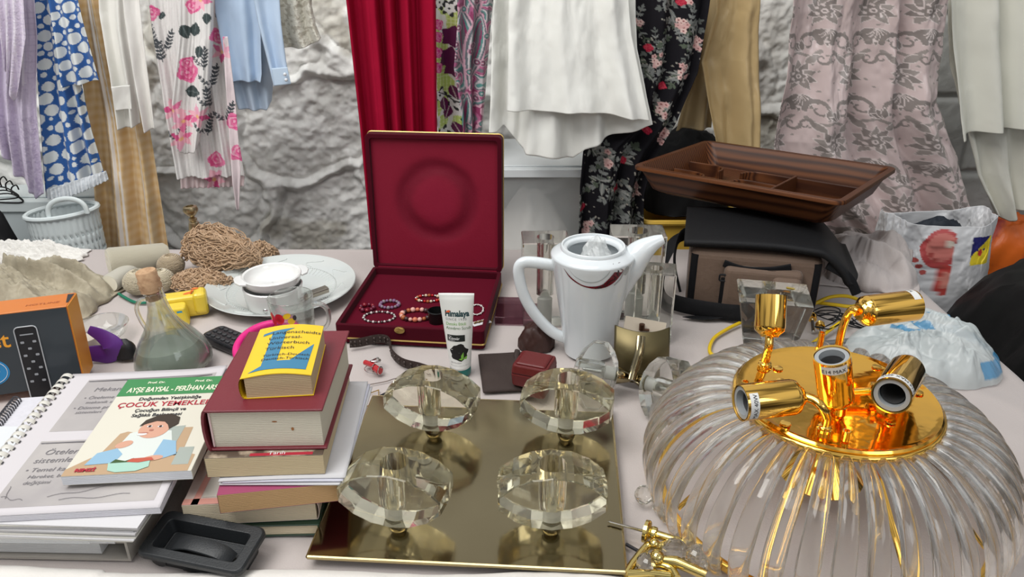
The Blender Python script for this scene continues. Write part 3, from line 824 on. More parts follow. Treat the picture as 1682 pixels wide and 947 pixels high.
# black jacket left of the basket and white bin lid behind it
def lump(name, c, size, m, label, cat, seed=1, n=70, amp=0.25, power=2.4, base=None, group=None, fine=0.05, rot=0.0, sc=1.0, parent=None, flatb=True, smooth=True):
    """a soft rumpled heap with a flat underside"""
    u = np.linspace(0, 2 * PI, n, endpoint=False)[None, :]; v = np.linspace(0.02, PI - 0.02, n // 2)[:, None]
    x = np.sin(v) * np.cos(u); y = np.sin(v) * np.sin(u); z = np.cos(v) + 0 * u
    q = (np.abs(x) ** power + np.abs(y) ** power + np.abs(z) ** power) ** (-1 / power)
    x, y, z = x * q, y * q, z * q
    nn = fbm(x * 2.1 + 7 + z, y * 2.1 + 3 - z, seed, 4) - 0.5
    rg = np.abs(fbm(x * 3.2 - z * 2 + 3, y * 3.2 + z, seed + 9, 3) - 0.5)
    f = 1 + amp * nn - fine * 4 * rg
    X_ = x * f * size[0] / 2; Y_ = y * f * size[1] / 2; Z_ = z * f
    Z_ = np.where(Z_ < 0, np.maximum(Z_, -0.02) if flatb else Z_, Z_) * size[2] * sc
    P = np.stack([X_ * math.cos(rot) - Y_ * math.sin(rot), X_ * math.sin(rot) + Y_ * math.cos(rot), Z_], 2)
    if flatb: P[..., 2] -= P[..., 2].min()
    o = gridmesh(name, P, m, parent, wrap=True, smooth=smooth)
    me = o.data; bm = bmesh.new(); bm.from_mesh(me)
    bmesh.ops.holes_fill(bm, edges=[e for e in bm.edges if e.is_boundary], sides=0); bmesh.ops.recalc_face_normals(bm, faces=bm.faces); bm.to_mesh(me); bm.free()
    o.location = c
    if label: tag(o, label, cat, group)
    return o
blackcloth = mat('black_cloth', (0.012, 0.012, 0.013), 0.8, bump=0.4, bscale=60, spec=0.2)
p_ = W(12, 408, 1.72)
lump('black_jacket', (p_.x - 0.085, 1.76, -0.75), (0.16, 0.16, 0.75 + W(10, 357, 1.75).z), blackcloth, 'crumpled black jacket on a pile left of the laundry basket', 'jacket', 4, fine=0.03, amp=0.15, power=4)
a_ = W(40, 322, 1.95); b_ = W(150, 318, 1.95)
t = thing('storage_bin', 'pale blue-grey plastic bin behind the laundry basket', 'bin', ((a_.x + b_.x) / 2 - 0.05, 1.98, -0.75))
hb = a_.z + 0.75
mb = MB(); mb.prism(rrect(0.42, 0.13, 0.03), 0, hb - 0.03); mb.build('bin_body', mat('bin_plastic', (0.55, 0.61, 0.62), 0.4), t, bevel=0.004)
mb = MB(); mb.prism(rrect(0.44, 0.145, 0.035), hb - 0.03, hb); mb.prism(rrect(0.34, 0.09, 0.03), hb, hb + 0.006); mb.build('lid', white_pl, t, bevel=0.004)

# wire hangers at the far left edge
wirem = mat('dark_wire', (0.03, 0.03, 0.03), 0.35, 0.8)
for k in range(3):
    p_ = W(6 + 5 * k, 318 + 7 * k, 1.90)
    mb = MB(); mb.tube(smoothpath([(-0.09, 0, -0.012), (-0.01, 0, 0.018), (0.028, 0, 0.004), (0.026, 0, -0.012), (-0.09, 0, -0.018)], 6, closed=True), 0.0018, 6, closed=True)
    mb.tube(smoothpath([(0.0, 0, 0.018), (0.0, 0, 0.035), (0.012, 0.0, 0.045), (0.018, 0.0, 0.034)], 5), 0.0018, 6)
    o = mb.build('wire_hanger', wirem); o.location = (p_.x, 1.90 + 0.006 * k, p_.z); o.rotation_euler = (0, 0.1 * k, 0)
    tag(o, ('uppermost', 'middle', 'lowest')[2 - k if 0 else k] + ' dark wire hanger of the three at the left edge beside the bin', 'hanger', 'tangled wire hangers')

# clear storage box with white linen inside
zl = W(890, 277, 1.80).z
t = thing('storage_box', 'translucent plastic storage box with a white rim below the white dress', 'box', (W(880, 300, 1.9).x, 1.94, -0.75))
hb = zl + 0.75
mb = MB(); mb.prism(rrect(0.36, 0.27, 0.03), hb - 0.36, hb - 0.018, top_scale=1.03)
mb.build('box_body', film('clear_plastic_wall', (0.84, 0.86, 0.85), 0.30, 0.15), t)
mb = MB(); mb.prism(rrect(0.395, 0.295, 0.03), hb - 0.020, hb); mb.prism(rrect(0.34, 0.25, 0.03), hb, hb + 0.004); mb.build('lid', mat('box_lid', (0.72, 0.75, 0.76), 0.18, spec=0.7), t, bevel=0.004, seg=3)
mb = MB(); mb.prism(rrect(0.37, 0.27, 0.03), 0, hb - 0.362); mb.build('lower_box', mat('lower_box', (0.62, 0.64, 0.63), 0.4), t)
lump('folded_linen', (W(870, 360, 1.9).x, 1.93, zl - 0.340), (0.31, 0.22, 0.27), mat('white_linen', (0.86, 0.83, 0.78), 0.9, bump=0.3, bscale=80), 'white linen heaped inside the translucent storage box', 'linen', 9, fine=0.06, power=1.3)

# yellow crate with black clothes
a_ = W(1058, 366, 1.79); b_ = W(1215, 366, 1.79)
t = thing('yellow_crate', 'yellow plastic crate under the black clothes', 'crate', ((a_.x + b_.x) / 2, 1.93, -0.75))
wd = b_.x - a_.x; hb = a_.z + 0.75
ym = mat('yellow_plastic', (0.72, 0.46, 0.07), 0.4)
mb = MB()
def hollow(mb, w, d, z0, z1, th, taper=0.94, r=0.02, M=None):
    o1 = rrect(w, d, r, 4); n = len(o1)
    def sc(k, z, inset): return [(x * k - math.copysign(inset, x), y * k - math.copysign(inset, y), z) for x, y in o1]
    rings = [sc(taper, z0, 0), sc(1, z1, 0), sc(1, z1, th), sc(taper, z0 + th, th)]
    vs = [p for r_ in rings for p in r_]; fs = []
    for i in range(3):
        for k in range(n): fs.append((i * n + k, i * n + (k + 1) % n, (i + 1) * n + (k + 1) % n, (i + 1) * n + k))
    fs.append(tuple(reversed(range(n)))); fs.append(tuple(3 * n + k for k in range(n)))
    mb.add(vs, fs, False, M)
hollow(mb, wd, 0.27, 0, hb, 0.006); mb.build('crate_body', ym, t)
mb = MB(); mb.tube([(x, y, hb) for x, y in rrect(wd + 0.01, 0.28, 0.025, 4)], 0.0075, 8, closed=True); mb.build('rim', ym, t)
lump('black_clothes', ((a_.x + b_.x) / 2 + 0.005, 1.945, a_.z - 0.001), (wd * 0.97, 0.225, 0.19), blackcloth, 'heap of black clothes filling the yellow crate', 'clothes', 12, fine=0.05, amp=0.18, power=3)

# big black rubbish bag at the right
bagm = mat('black_bag', (0.008, 0.008, 0.008), 0.55, bump=0.9, bscale=22, spec=0.25)
lump('rubbish_bag', (1.29, 1.18, -0.75), (0.88, 0.90, 0.87), bagm, 'big black rubbish bag beside the right edge of the table', 'bag', 31, n=150, fine=0.05, amp=0.16, power=4.5)
# printed carrier bag
cb = W(1545, 356, 1.69)
t = thing('carrier_bag', 'white plastic carrier bag printed with sliced meat and a yellow badge', 'bag', (0, 0, 0))
nu = 300; nv = 170
u = np.linspace(0, 2 * PI, nu, endpoint=False)[None, :]; v = np.linspace(0, 1, nv)[:, None]
wb, db = 0.135, 0.07
xx = wb * np.sign(np.cos(u)) * np.abs(np.cos(u)) ** 0.55; yy = db * np.sign(np.sin(u)) * np.abs(np.sin(u)) ** 0.75
cr = (fbm(u * 3.2, v * 4, 3, 4) - 0.5) * 0.030
sc_ = 0.93 + 0.12 * v
Zt = cb.z - 0.24 * v + 0.012 * np.sin(u * 2 + 1) * (1 - v)
X = cb.x + xx * sc_ + cr; Yb = 1.705 + yy * sc_ * 0.8 + cr * 0.7 - 0.02 * v
P = np.stack([X, Yb, Zt + 0 * u], 2)
col = np.empty(P.shape); col[:] = (0.68, 0.68, 0.69)
xl = X - cb.x; zl_ = Zt - cb.z + 0 * u; fr = (Yb < 1.70)
def blob(cx, cz, a, b, c, clip=None):
    cx = cx + 0.028 if cx < 0.02 else cx
    if clip is not None: clip += 0.028
    m = (((xl - cx) / a) ** 2 + ((zl_ - cz) / b) ** 2 < 1) & fr
    if clip is not None: m &= xl < clip
    col[m] = c
OFF = 0.028
blob(-0.035, -0.062, 0.046, 0.046, (0.50, 0.08, 0.08), -0.005); blob(-0.034, -0.058, 0.036, 0.034, (0.62, 0.20, 0.17), -0.006); blob(-0.018, -0.050, 0.010, 0.009, (0.8, 0.7, 0.6), -0.005)
blob(-0.015, -0.135, 0.026, 0.036, (0.52, 0.07, 0.06), -0.005); blob(-0.014, -0.135, 0.014, 0.020, (0.66, 0.25, 0.2), -0.005)
for k in range(7): blob(-0.10 + 0.011 * k, -0.075 - 0.014 * (k % 4), 0.008, 0.006, (0.42, 0.08, 0.07))
m = (np.abs(xl - 0.088) < 0.024) & (zl_ > -0.10) & (zl_ < -0.035) & fr; col[m] = (0.03, 0.03, 0.16)
m2 = m & ((zl_ + 0.075) < (xl - 0.088) * 1.0 + 0.018); col[m2] = (0.85, 0.66, 0.04)
blob(0.088, -0.073, 0.006, 0.008, (0.6, 0.05, 0.04)); blob(0.080, -0.066, 0.003, 0.003, (0.03, 0.03, 0.16)); blob(0.098, -0.066, 0.003, 0.003, (0.03, 0.03, 0.16))
gridmesh('bag_sack', P, mat('printed_plastic', (0.8, 0.8, 0.8), 0.35, attr='print', spec=0.6), t, col=col, wrap=True, thick=0.0008)
lump('bag_contents', (cb.x, 1.70, cb.z - 0.20), (0.22, 0.080, 0.19), mat('dark_navy', (0.015, 0.02, 0.03), 0.7), None, None, 6, fine=0.05, parent=t)
# orange bag
p_ = W(1660, 372, 1.93)
lump('orange_bag', (p_.x + 0.04, 1.98, p_.z - 0.14), (0.23, 0.13, 0.155), mat('orange_plastic', (0.80, 0.16, 0.02), 0.4, col2=(0.45, 0.05, 0.03), scale=12, bump=0.5, bscale=40, lo=0.5, hi=0.6), 'orange plastic bag at the right edge of the photo beside the carrier bag', 'bag', 14, fine=0.07)
# ================================================================ LEFT: BOOKS, NOTEBOOKS, BOX
paper = mat('paper_white', (0.62, 0.61, 0.62), 0.8)
def pagemat(name, c, c2=None):
    return mat(name, c, 0.85, wave=('Z', 150.0, 1.2, c2 or tuple(x * 0.86 for x in c)), bump=0.25)
LAM = mat('cover_gloss', (0.8, 0.8, 0.8), 0.35)
def placed(px, py, z, ang):
    """origin at the near left corner of a flat thing, local x to the right, y away"""
    g = G(px, py, z); return g, ang
def ang_px(a, b, z):
    p, q = G(*a, z), G(*b, z); return math.atan2(q.y - p.y, q.x - p.x)

def book(name, label, origin, ang, w, d, th, cover, pages, spine='left', ct=0.0015, hard=False, over=0.003, cat='book', group=None, spine_round=0.0, sub=False):
    """w: along the near edge, d: away from the camera, spine on the given side; local origin near-left-bottom"""
    t = thing(name, label, cat, origin, ang, group)
    o_ = over if hard else 0.0
    mb = MB(); mb.box((w / 2, d / 2, th / 2), (w - 2 * o_, d - 2 * o_, th - 2 * ct)); mb.build('page_block', pages, t)
    mb = MB(); mb.box((w / 2, d / 2, th - ct / 2), (w, d, ct)); mb.build('front_cover', cover, t, bevel=0.0004 if not hard else 0.0008, seg=1)
    mb = MB(); mb.box((w / 2, d / 2, ct / 2), (w, d, ct)); mb.build('back_cover', cover, t, bevel=0.0004 if not hard else 0.0008, seg=1)
    mb = MB(); n = 8; x0 = 0 if spine == 'left' else w; sgn = -1 if spine == 'left' else 1
    if spine in ('left', 'right'):
        ring = []
        for k in range(n + 1):
            a = -PI / 2 + PI * k / n
            ring.append((x0 + sgn * (spine_round * math.cos(a)), th / 2 + th / 2 * math.sin(a)))
        inner = [(x0 + sgn * (spine_round * math.cos(-PI / 2 + PI * k / n) - ct), th / 2 + (th / 2 - ct * 0.6) * math.sin(-PI / 2 + PI * k / n)) for k in range(n, -1, -1)]
        poly = ring + inner
        m_ = len(poly)
        vs = [(x, 0, z) for x, z in poly] + [(x, d, z) for x, z in poly]
        fs = [(k, (k + 1) % m_, m_ + (k + 1) % m_, m_ + k) for k in range(m_)] + [tuple(reversed(range(m_))), tuple(range(m_, 2 * m_))]
        mb.add(vs, fs); mb.build('spine', cover, t, fix=True)
    return t

# ---- the stack of notes at the left
gb = mat('grey_binder', (0.42, 0.39, 0.35), 0.6, bump=0.1)
o_ = G(215, 921, 0.001); A = ang_px((0, 918), (215, 921), 0.0)
A = R(-1.5)
def from_right(px, py, z, w, ang):
    g = G(px, py, z); return Vector((g.x - w * math.cos(ang), g.y - w * math.sin(ang), z))
t = thing('ring_binder', 'grey ring binder at the bottom of the paper stack in the near left corner', 'binder', from_right(216, 921, 0.001, 0.24, A), A)
mb = MB(); mb.box((0.12, 0.117, 0.0015), (0.24, 0.234, 0.003)); mb.build('back_cover', gb, t)
mb = MB(); mb.box((0.12, 0.117, 0.0275), (0.24, 0.234, 0.003)); mb.build('front_cover', gb, t)
mb = MB(); mb.box((0.2385, 0.117, 0.0145), (0.003, 0.234, 0.023)); mb.build('spine', gb, t)
mb = MB(); mb.box((0.11, 0.115, 0.0145), (0.19, 0.22, 0.018)); mb.build('paper_sheets', pagemat('white_pages', (0.72, 0.72, 0.72)), t)
# slim white book
t = book('white_paperback', 'slim white book lying on the grey ring binder', from_right(148, 893, 0.0295, 0.22, R(-1)), R(-1), 0.22, 0.20, 0.014, mat('white_cover', (0.72, 0.74, 0.76), 0.4), pagemat('bright_pages', (0.75, 0.76, 0.77)), spine='left')
t = book('thin_booklet', 'thin white booklet poking out right of the slim white book', from_right(192, 893, 0.0295, 0.042, R(-1)), R(-1), 0.040, 0.20, 0.008, paper, pagemat('bright_pages', (0.75, 0.76, 0.77)), spine='left')
# loose sheets pile, slightly fanned
t = thing('loose_papers', 'thick pile of loose white sheets below the spiral notebook', 'papers', (0, 0, 0))
rg = random.Random(3); z = 0.0445
c0 = G(222, 884, 0.045)
for k in range(14):
    th_ = 0.0014; w_, d_ = 0.21, 0.285
    a = R(-2.0 + rg.uniform(-0.8, 0.8))
    M = T(c0.x - w_ + rg.uniform(-.003, .002) + 0.0005 * k, c0.y + 0.004 + rg.uniform(-.002, .003), z + th_ / 2) @ Rz(a)
    mb = MB(); nx_, ny_ = 12, 8
    mb.box((w_ / 2, d_ / 2, 0), (w_, d_, th_ * 0.92), M=M)
    mb.build('sheet_bundle', paper if k % 3 else mat('paper_cream', (0.68, 0.66, 0.60), 0.8), t)
    z += th_
# spiral notebook A4, slides printed on top
zN = z + 0.0005
pA, pB = G(-6, 852, zN + 0.006), G(262, 838, zN + 0.006)
nA = R(4.5)
W_, D_ = 0.215, 0.297
t = thing('lecture_notebook', 'spiral-bound lecture notes with two printed slides, open side under the cookbook', 'notebook', (pB.x - W_ * math.cos(nA), pB.y - W_ * math.sin(nA) + 0.002, zN), nA)
mb = MB(); mb.box((W_ / 2, D_ / 2, 0.004), (W_, D_, 0.0078)); mb.build('page_block', pagemat('lilac_white_pages', (0.72, 0.71, 0.76)), t)
n1, n2 = 60, 30
U, V = np.meshgrid(np.linspace(0, W_, n1), np.linspace(0, D_, n2))
Zt = 0.0085 + 0.004 * np.exp(-((U - W_) / 0.03) ** 2) * (V / D_) + 0.0012 * np.sin(V * 30) * (U / W_)
gridmesh('top_sheet', np.stack([U, V, Zt], 2), mat('top_paper', (0.60, 0.57, 0.585), 0.75), t, thick=0.0004)
topf = lambda u, v: Vector((u, v, 0.0095 + 0.004 * math.exp(-((u - W_) / 0.03) ** 2) * (v / D_) + 0.0012 * math.sin(v * 30) * (u / W_)))
def gridpatch(name, x0, y0, x1, y1, m, par, dz=0.0):
    U, V = np.meshgrid(np.linspace(x0, x1, 30), np.linspace(y0, y1, 20))
    Z = 0.0089 + dz + 0.004 * np.exp(-((U - W_) / 0.03) ** 2) * (V / D_) + 0.0012 * np.sin(V * 30) * (U / W_)
    return gridmesh(name, np.stack([U, V, Z], 2), m, par)
slm = mat('slide_grey', (0.36, 0.335, 0.335), 0.8, col2=(0.48, 0.45, 0.43), scale=9)
ink = mat('black_ink', (0.03, 0.03, 0.035), 0.7); gink = mat('grey_ink', (0.20, 0.19, 0.20), 0.7)
for y0, y1 in ((0.155, 0.278), (0.012, 0.135)):
    gridpatch('printed_slide', 0.030, y0, 0.205, y1, slm, t)
    shapes('slide_rule', [[(0.032, y1 - 0.004), (0.200, y1 - 0.004), (0.200, y1 - 0.007), (0.032, y1 - 0.006)]], gink, t, topf)
letters('printed_text', [('Mekanik Sistemler', 0.048, 0.246, 0.0135, dict(shear=0.15)), ('\u2022 Öteleme problemi', 0.042, 0.227, 0.0095, dict(shear=0.15)), ('   mekanik sistem', 0.042, 0.216, 0.0085, dict(shear=0.15)),
                         ('\u2022 Dönme problemi', 0.038, 0.203, 0.0095, dict(shear=0.15)), ('   sistemleri', 0.038, 0.193, 0.0085, dict(shear=0.15)),
                         ('Öteleme hareketi', 0.045, 0.106, 0.0145, dict(shear=0.15)), ('sistemler', 0.040, 0.090, 0.0135, dict(shear=0.15)),
                         ('\u2022 Temel kavramlar', 0.038, 0.073, 0.0105, dict(shear=0.15)), ('  Hareket, bir nokta', 0.042, 0.061, 0.0085, dict(shear=0.15)), ('  değişimi', 0.042, 0.050, 0.0085, dict(shear=0.15))], gink, t, topf)
mb = MB()
for a, b in (((0.034, 0.030), (0.060, 0.022)), ((0.036, 0.048), (0.040, 0.026)), ((0.085, 0.026), (0.150, 0.040)), ((0.100, 0.020), (0.175, 0.024))):
    pts = [topf(a[0] + (b[0] - a[0]) * f, a[1] + (b[1] - a[1]) * f + 0.002 * math.sin(f * 9)) + Vector((0, 0, 0.0003)) for f in [i / 10 for i in range(11)]]
    mb.tube(pts, 0.0003, 4)
mb.build('pencil_sketch', gink, t)
coilm = mat('clear_comb_binding', (0.66, 0.64, 0.58), 0.3, spec=0.7)
mb = MB(); mh = MB()
for k in range(21):
    y = 0.010 + k * (D_ - 0.02) / 20
    a0 = [((-0.004 + 0.0085 * math.cos(q)), y, 0.0055 + 0.0085 * math.sin(q)) for q in [R(-40 + 16 * i) for i in range(17)]]
    mb.tube(a0, 1.0, 8, flat=(0.0078, 0.0012), up0=None)
    mh.add([(0.004 + x, y + yy, 0.0098) for x, yy in rrect(0.0035, 0.005, 0.0008, 2)], [tuple(range(12))])
mb.build('comb_binding', coilm, t); mh.build('punch_hole', ink, t)

# other spiral notebook behind at the left edge
g_ = G(50, 652, 0.03)
t = thing('coil_notebook', 'second white coil-bound notebook behind the lecture notes at the left edge', 'notebook', (G(28, 655, 0.03).x + 0.022, G(28, 655, 0.03).y - 0.158, 0.001), R(8))
mb = MB(); mb.box((0.024, 0.08, 0.015), (0.044, 0.16, 0.0298)); mb.build('page_block', pagemat('lilac_white_pages', (0.72, 0.71, 0.76)), t)
mb = MB()
pts = []
for k in range(12 * 26):
    a = 2 * PI * k / 12; pts.append((0.004 + 0.0065 * math.cos(a), 0.005 + 0.15 * k / (12 * 26), 0.032 + 0.0065 * math.sin(a)))
mb.tube(pts, 0.0011, 6); mb.build('wire_coil', mat('dark_coil', (0.10, 0.10, 0.11), 0.35, 0.6), t)

# ---- cookbook for children's food
zC = zN + 0.0150
pL_, pR_ = G(104, 797, zC), G(310, 787, zC)
cA = math.atan2(pR_.y - pL_.y, pR_.x - pL_.x); cw = 0.142; cd = 0.205
creamc = mat('cream_cover', (0.68, 0.65, 0.55), 0.32)
t = book('cookbook', 'cream and green paperback cookbook with a baby eating on the cover', pL_, cA, cw, cd, 0.0125, creamc, pagemat('snow_pages', (0.80, 0.82, 0.86)), spine='right', ct=0.0006, spine_round=0.0008)
cf = lambda z: (lambda u, v: Vector((u, v, 0.0125 + z)))
green = mat('cover_green', (0.05, 0.24, 0.08), 0.35); yel = mat('print_yellowish', (0.80, 0.80, 0.62), 0.5); red = mat('print_red', (0.42, 0.02, 0.04), 0.5)
shapes('green_band', [[(0.0, cd), (0.0, cd - 0.042), (cw, cd - 0.042), (cw, cd)]], green, t, cf(0.0003))
letters('cover_lettering', [('Prof. Dr.', 0.030, cd - 0.013, 0.0065, dict(bold=.0002)), ('Prof. Dr.', 0.092, cd - 0.013, 0.0065, dict(bold=.0002)),
                            ('AYŞE BAYSAL - PERİHAN ARSLAN', 0.010, cd - 0.034, 0.0165, dict(bold=0.0004, sq=0.53))], yel, t, cf(0.0006))
letters('cover_lettering', [('ÇOCUK YEMEKLERİ', 0.010, cd - 0.069, 0.0150, dict(bold=0.0002, sq=0.92))], red, t, cf(0.0006))
letters('cover_lettering', [('Doğumdan Yetişkinliğe', 0.032, cd - 0.054, 0.0095, dict(bold=0.0002, sq=0.85)), ('Çocuğun Bilinçli ve', 0.036, cd - 0.081, 0.0095, dict(bold=0.0002, sq=0.85)), ('Sağlıklı Beslenmesi', 0.036, cd - 0.092, 0.0095, dict(bold=0.0002, sq=0.85))], ink, t, cf(0.0006))
pic = []
PT = lambda n, c: mat(n, c, 0.4)
def P2(name, polys, c, z):
    for p_ in polys: shapes('cover_picture', [p_], PT('print_' + name, c), t, cf(z))
P2('tan', [[(0, 0), (cw - 0.004, 0.0), (cw - 0.004, 0.030), (cw - 0.020, 0.036), (0.020, 0.032), (0.0, 0.012)], [(0.026, 0.03), (0.036, 0.078), (0.044, 0.082), (0.05, 0.08), (0.045, 0.03)], [(0.100, 0.03), (0.104, 0.086), (0.120, 0.086), (0.122, 0.03)]], (0.48, 0.33, 0.20), 0.0002)
P2('greyseat', [[(0.085, 0.03), (0.090, 0.088), (0.110, 0.090), (0.108, 0.03)], [(0.116, 0.012), (0.116, 0.045), (0.133, 0.045), (0.135, 0.012)]], (0.36, 0.40, 0.36), 0.00035)
P2('shirtwhite', [[(0.040, 0.035), (0.048, 0.078), (0.066, 0.084), (0.096, 0.080), (0.106, 0.050), (0.096, 0.022), (0.055, 0.020)]], (0.66, 0.70, 0.66), 0.0005)
P2('babyblue', [[(0.018, 0.018), (0.024, 0.040), (0.044, 0.048), (0.054, 0.036), (0.050, 0.020)], [(0.090, 0.030), (0.092, 0.062), (0.108, 0.058), (0.116, 0.032), (0.102, 0.024)]], (0.27, 0.45, 0.60), 0.00065)
P2('skin', [ell(0.074, 0.084, 0.018, 0.0185, 0.1), ell(0.049, 0.055, 0.010, 0.0065, 0.5), ell(0.092, 0.026, 0.011, 0.005, 0.1)], (0.62, 0.34, 0.24), 0.0008)
P2('hair', [[(0.054, 0.091), (0.058, 0.104), (0.070, 0.114), (0.085, 0.116), (0.098, 0.108), (0.100, 0.094), (0.092, 0.083), (0.088, 0.092), (0.082, 0.099), (0.072, 0.101), (0.062, 0.096)]], (0.045, 0.03, 0.02), 0.0010)
P2('eyewhite', [ell(0.067, 0.090, 0.0032, 0.002), ell(0.080, 0.089, 0.0032, 0.002), ell(0.063, 0.074, 0.006, 0.0026)], (0.75, 0.74, 0.72), 0.0011)
P2('eyedark', [ell(0.0672, 0.090, 0.0018, 0.002, n=12), ell(0.0802, 0.089, 0.0018, 0.002, n=12)], (0.03, 0.02, 0.02), 0.0013)
P2('nose', [ell(0.0715, 0.082, 0.0028, 0.0020, n=12), ell(0.064, 0.0765, 0.006, 0.0010, n=12)], (0.45, 0.18, 0.13), 0.0012)
P2('mintbowl', [[(0.048, 0.006), (0.044, 0.020), (0.090, 0.022), (0.092, 0.010), (0.080, 0.003), (0.058, 0.002)]], (0.38, 0.60, 0.50), 0.0009)
P2('greens', [[(0.046, 0.019), (0.050, 0.026), (0.062, 0.022), (0.070, 0.027), (0.076, 0.020)]], (0.05, 0.10, 0.03), 0.0011)
P2('tomato', [[(0.064, 0.020), (0.068, 0.026), (0.090, 0.027), (0.094, 0.022), (0.078, 0.018)]], (0.50, 0.10, 0.06), 0.00125)
letters('cover_lettering', [('REMZİ', 0.012, 0.006, 0.0075, dict(bold=0.0004))], red, t, cf(0.0012))

# ---- phone box, standing tilted at the left edge
pk = mat('box_charcoal', (0.030, 0.038, 0.045), 0.38, coat=0.2); org = mat('box_orange', (0.62, 0.19, 0.035), 0.45); org2 = mat('box_orange_deep', (0.66, 0.26, 0.02), 0.45)
# near face lower right (157,612 hidden ~ y 640) upper right (124,512)
bR = G(160, 640, 0.0); bA = R(17)
bh, bw_, bd = 0.126, 0.215, 0.064
M0 = T(bR.x - 0.017, bR.y, 0.0130) @ Rz(bA) @ Rx(R(-6))
t = thing('phone_box', 'orange and charcoal cordless telephone carton standing behind the spiral notebooks', 'box', (0, 0, 0))
t.matrix_basis = M0
mb = MB(); mb.box((-bw_ / 2, bd / 2, bh / 2), (bw_, bd, bh)); mb.build('carton', org, t, bevel=0.0008, seg=1)
mb = MB(); mb.box((-bw_ / 2 - 0.001, -0.0006, bh / 2 - 0.0008), (bw_, 0.0012, bh - 0.002)); mb.build('front_panel', pk, t)
mb = MB(); mb.box((0.0006, bd / 2, bh / 2), (0.0012, bd - 0.002, bh - 0.002)); mb.build('side_flap', org2, t)
ff = lambda u, v: Vector((u, -0.0016, v))
ff2 = lambda u, v: Vector((u, -0.0022, v))
letters('brand_lettering', [('Gigaset', -0.186, bh - 0.052, 0.034, dict(bold=0.0004))], mat('print_orange', (0.80, 0.34, 0.03), 0.5), t, ff)
shapes('round_sticker', [ell(-0.120, 0.037, 0.0265, 0.0215, n=40)], mat('sticker_blue', (0.02, 0.22, 0.48), 0.35), t, ff)
mb = MB(); mb.tube([ff2(*p) for p in ell(-0.120, 0.037, 0.0235, 0.0185, n=40)], 0.0004, 5, closed=True); mb.build('sticker_ring', mat('print_white', (0.8, 0.8, 0.8), 0.5), t)
letters('sticker_lettering', [('Türkiye', -0.130, 0.044, 0.0045), ('Türk Telekom', -0.136, 0.037, 0.0052, dict(bold=.0001)), ('uyumludur', -0.132, 0.031, 0.0045), ('garantili', -0.130, 0.025, 0.0045)], mat('print_white', (0.8, 0.8, 0.8), 0.5), t, ff2)
mb = MB(); mb.tube([ff2(*p) for p in rrect(0.030, 0.125, 0.006, 4, cx=-0.060, cy=0.040)], 0.0009, 6, closed=True); mb.build('handset_outline', mat('print_silver', (0.5, 0.52, 0.54), 0.3, 0.3), t)
shapes('handset_picture', [rrect(0.028, 0.123, 0.005, 4, cx=-0.060, cy=0.040)], mat('print_black', (0.01, 0.01, 0.012), 0.3), t, ff)
ks = []
for r_ in range(7):
    for c_ in range(3): ks.append(rrect(0.0050, 0.0036, 0.001, 2, cx=-0.068 + 0.008 * c_, cy=0.078 - 0.0105 * r_))
ks.append(rrect(0.018, 0.002, 0.0008, 2, cx=-0.060, cy=0.090))
shapes('handset_keys', ks[::2] + ks[-1:], mat('print_keygrey', (0.30, 0.31, 0.33), 0.4), t, ff2)
# dark flap slit at the top right corner
shapes('flap_notch', [[(-0.004, bd * 0.25), (-0.001, bd * 0.25), (-0.001, bd * 0.9), (-0.010, bd * 0.9)]], ink, t, lambda u, v: Vector((u, v, bh + 0.0004)))
letters('top_print', [('HOTLINE', -0.060, 0.020, 0.011)], mat('print_brown', (0.40, 0.10, 0.03), 0.5), t, lambda u, v: Vector((u, v, bh + 0.0005)))

# ================================================================ CENTRE-LEFT BOOK STACK (bottom to top)
oldp = pagemat('yellowed_pages', (0.62, 0.50, 0.31)); tanp = pagemat('tan_pages', (0.52, 0.33, 0.16), (0.46, 0.28, 0.13)); creamp = pagemat('cream_pages', (0.70, 0.60, 0.43)); whitep = mat('aged_white_pages', (0.70, 0.66, 0.55), 0.8, wave=('Z', 140.0, 2.0, (0.62, 0.57, 0.45)), bump=0.2)
darkg = mat('dark_green_cover', (0.012, 0.035, 0.02), 0.35)
S_A = R(3.0)
# 1 dark green hardback
e = G(525, 886, 0.0); A1 = R(2)
t = book('green_hardback', 'cream-paged hardback with a dark green cover at the bottom of the book stack', (e.x - 0.155, e.y, 0.001), A1, 0.155, 0.215, 0.017, darkg, creamp, spine='right', ct=0.002, hard=True, over=0.002)
# 2 paperback with pink-edged cover
e = G(517, 866, 0.0185); A2 = R(4)
pinkc = mat('pale_pink_cover', (0.56, 0.45, 0.40), 0.35)
t = book('pink_edged_paperback', 'thick paperback with a pale cover and pink stripe, second from the bottom of the stack', (e.x - 0.150, e.y + 0.003, 0.0185), A2, 0.150, 0.205, 0.030, pinkc, creamp, spine='right', ct=0.0008, spine_round=0.004)
tf = lambda u, v: Vector((u, v, 0.0304))
shapes('cover_stripe', [[(0.0, 0.0), (0.150, 0.0), (0.150, 0.010), (0.0, 0.010)], [(0.010, 0.0), (0.016, 0.12), (0.022, 0.12), (0.018, 0.0)]], mat('print_pink', (0.58, 0.27, 0.22), 0.4), t, tf)
shapes('cover_panel', [[(0.020, 0.012), (0.024, 0.13), (0.06, 0.13), (0.06, 0.012)]], mat('print_greyish', (0.52, 0.48, 0.42), 0.4), t, tf)
shapes('cover_mark', [[(0.008, 0.085), (0.012, 0.093), (0.016, 0.094), (0.014, 0.086)], [(0.138, 0.012), (0.148, 0.012), (0.148, 0.022), (0.138, 0.022)]], ink, t, lambda u, v: Vector((u, v, 0.0308)))
shapes('cover_red_mark', [[(0.0, 0.100), (0.018, 0.104), (0.018, 0.110), (0.0, 0.106)], [(0.002, 0.118), (0.020, 0.122), (0.020, 0.127), (0.002, 0.123)]], red, t, lambda u, v: Vector((u, v, 0.0308)))
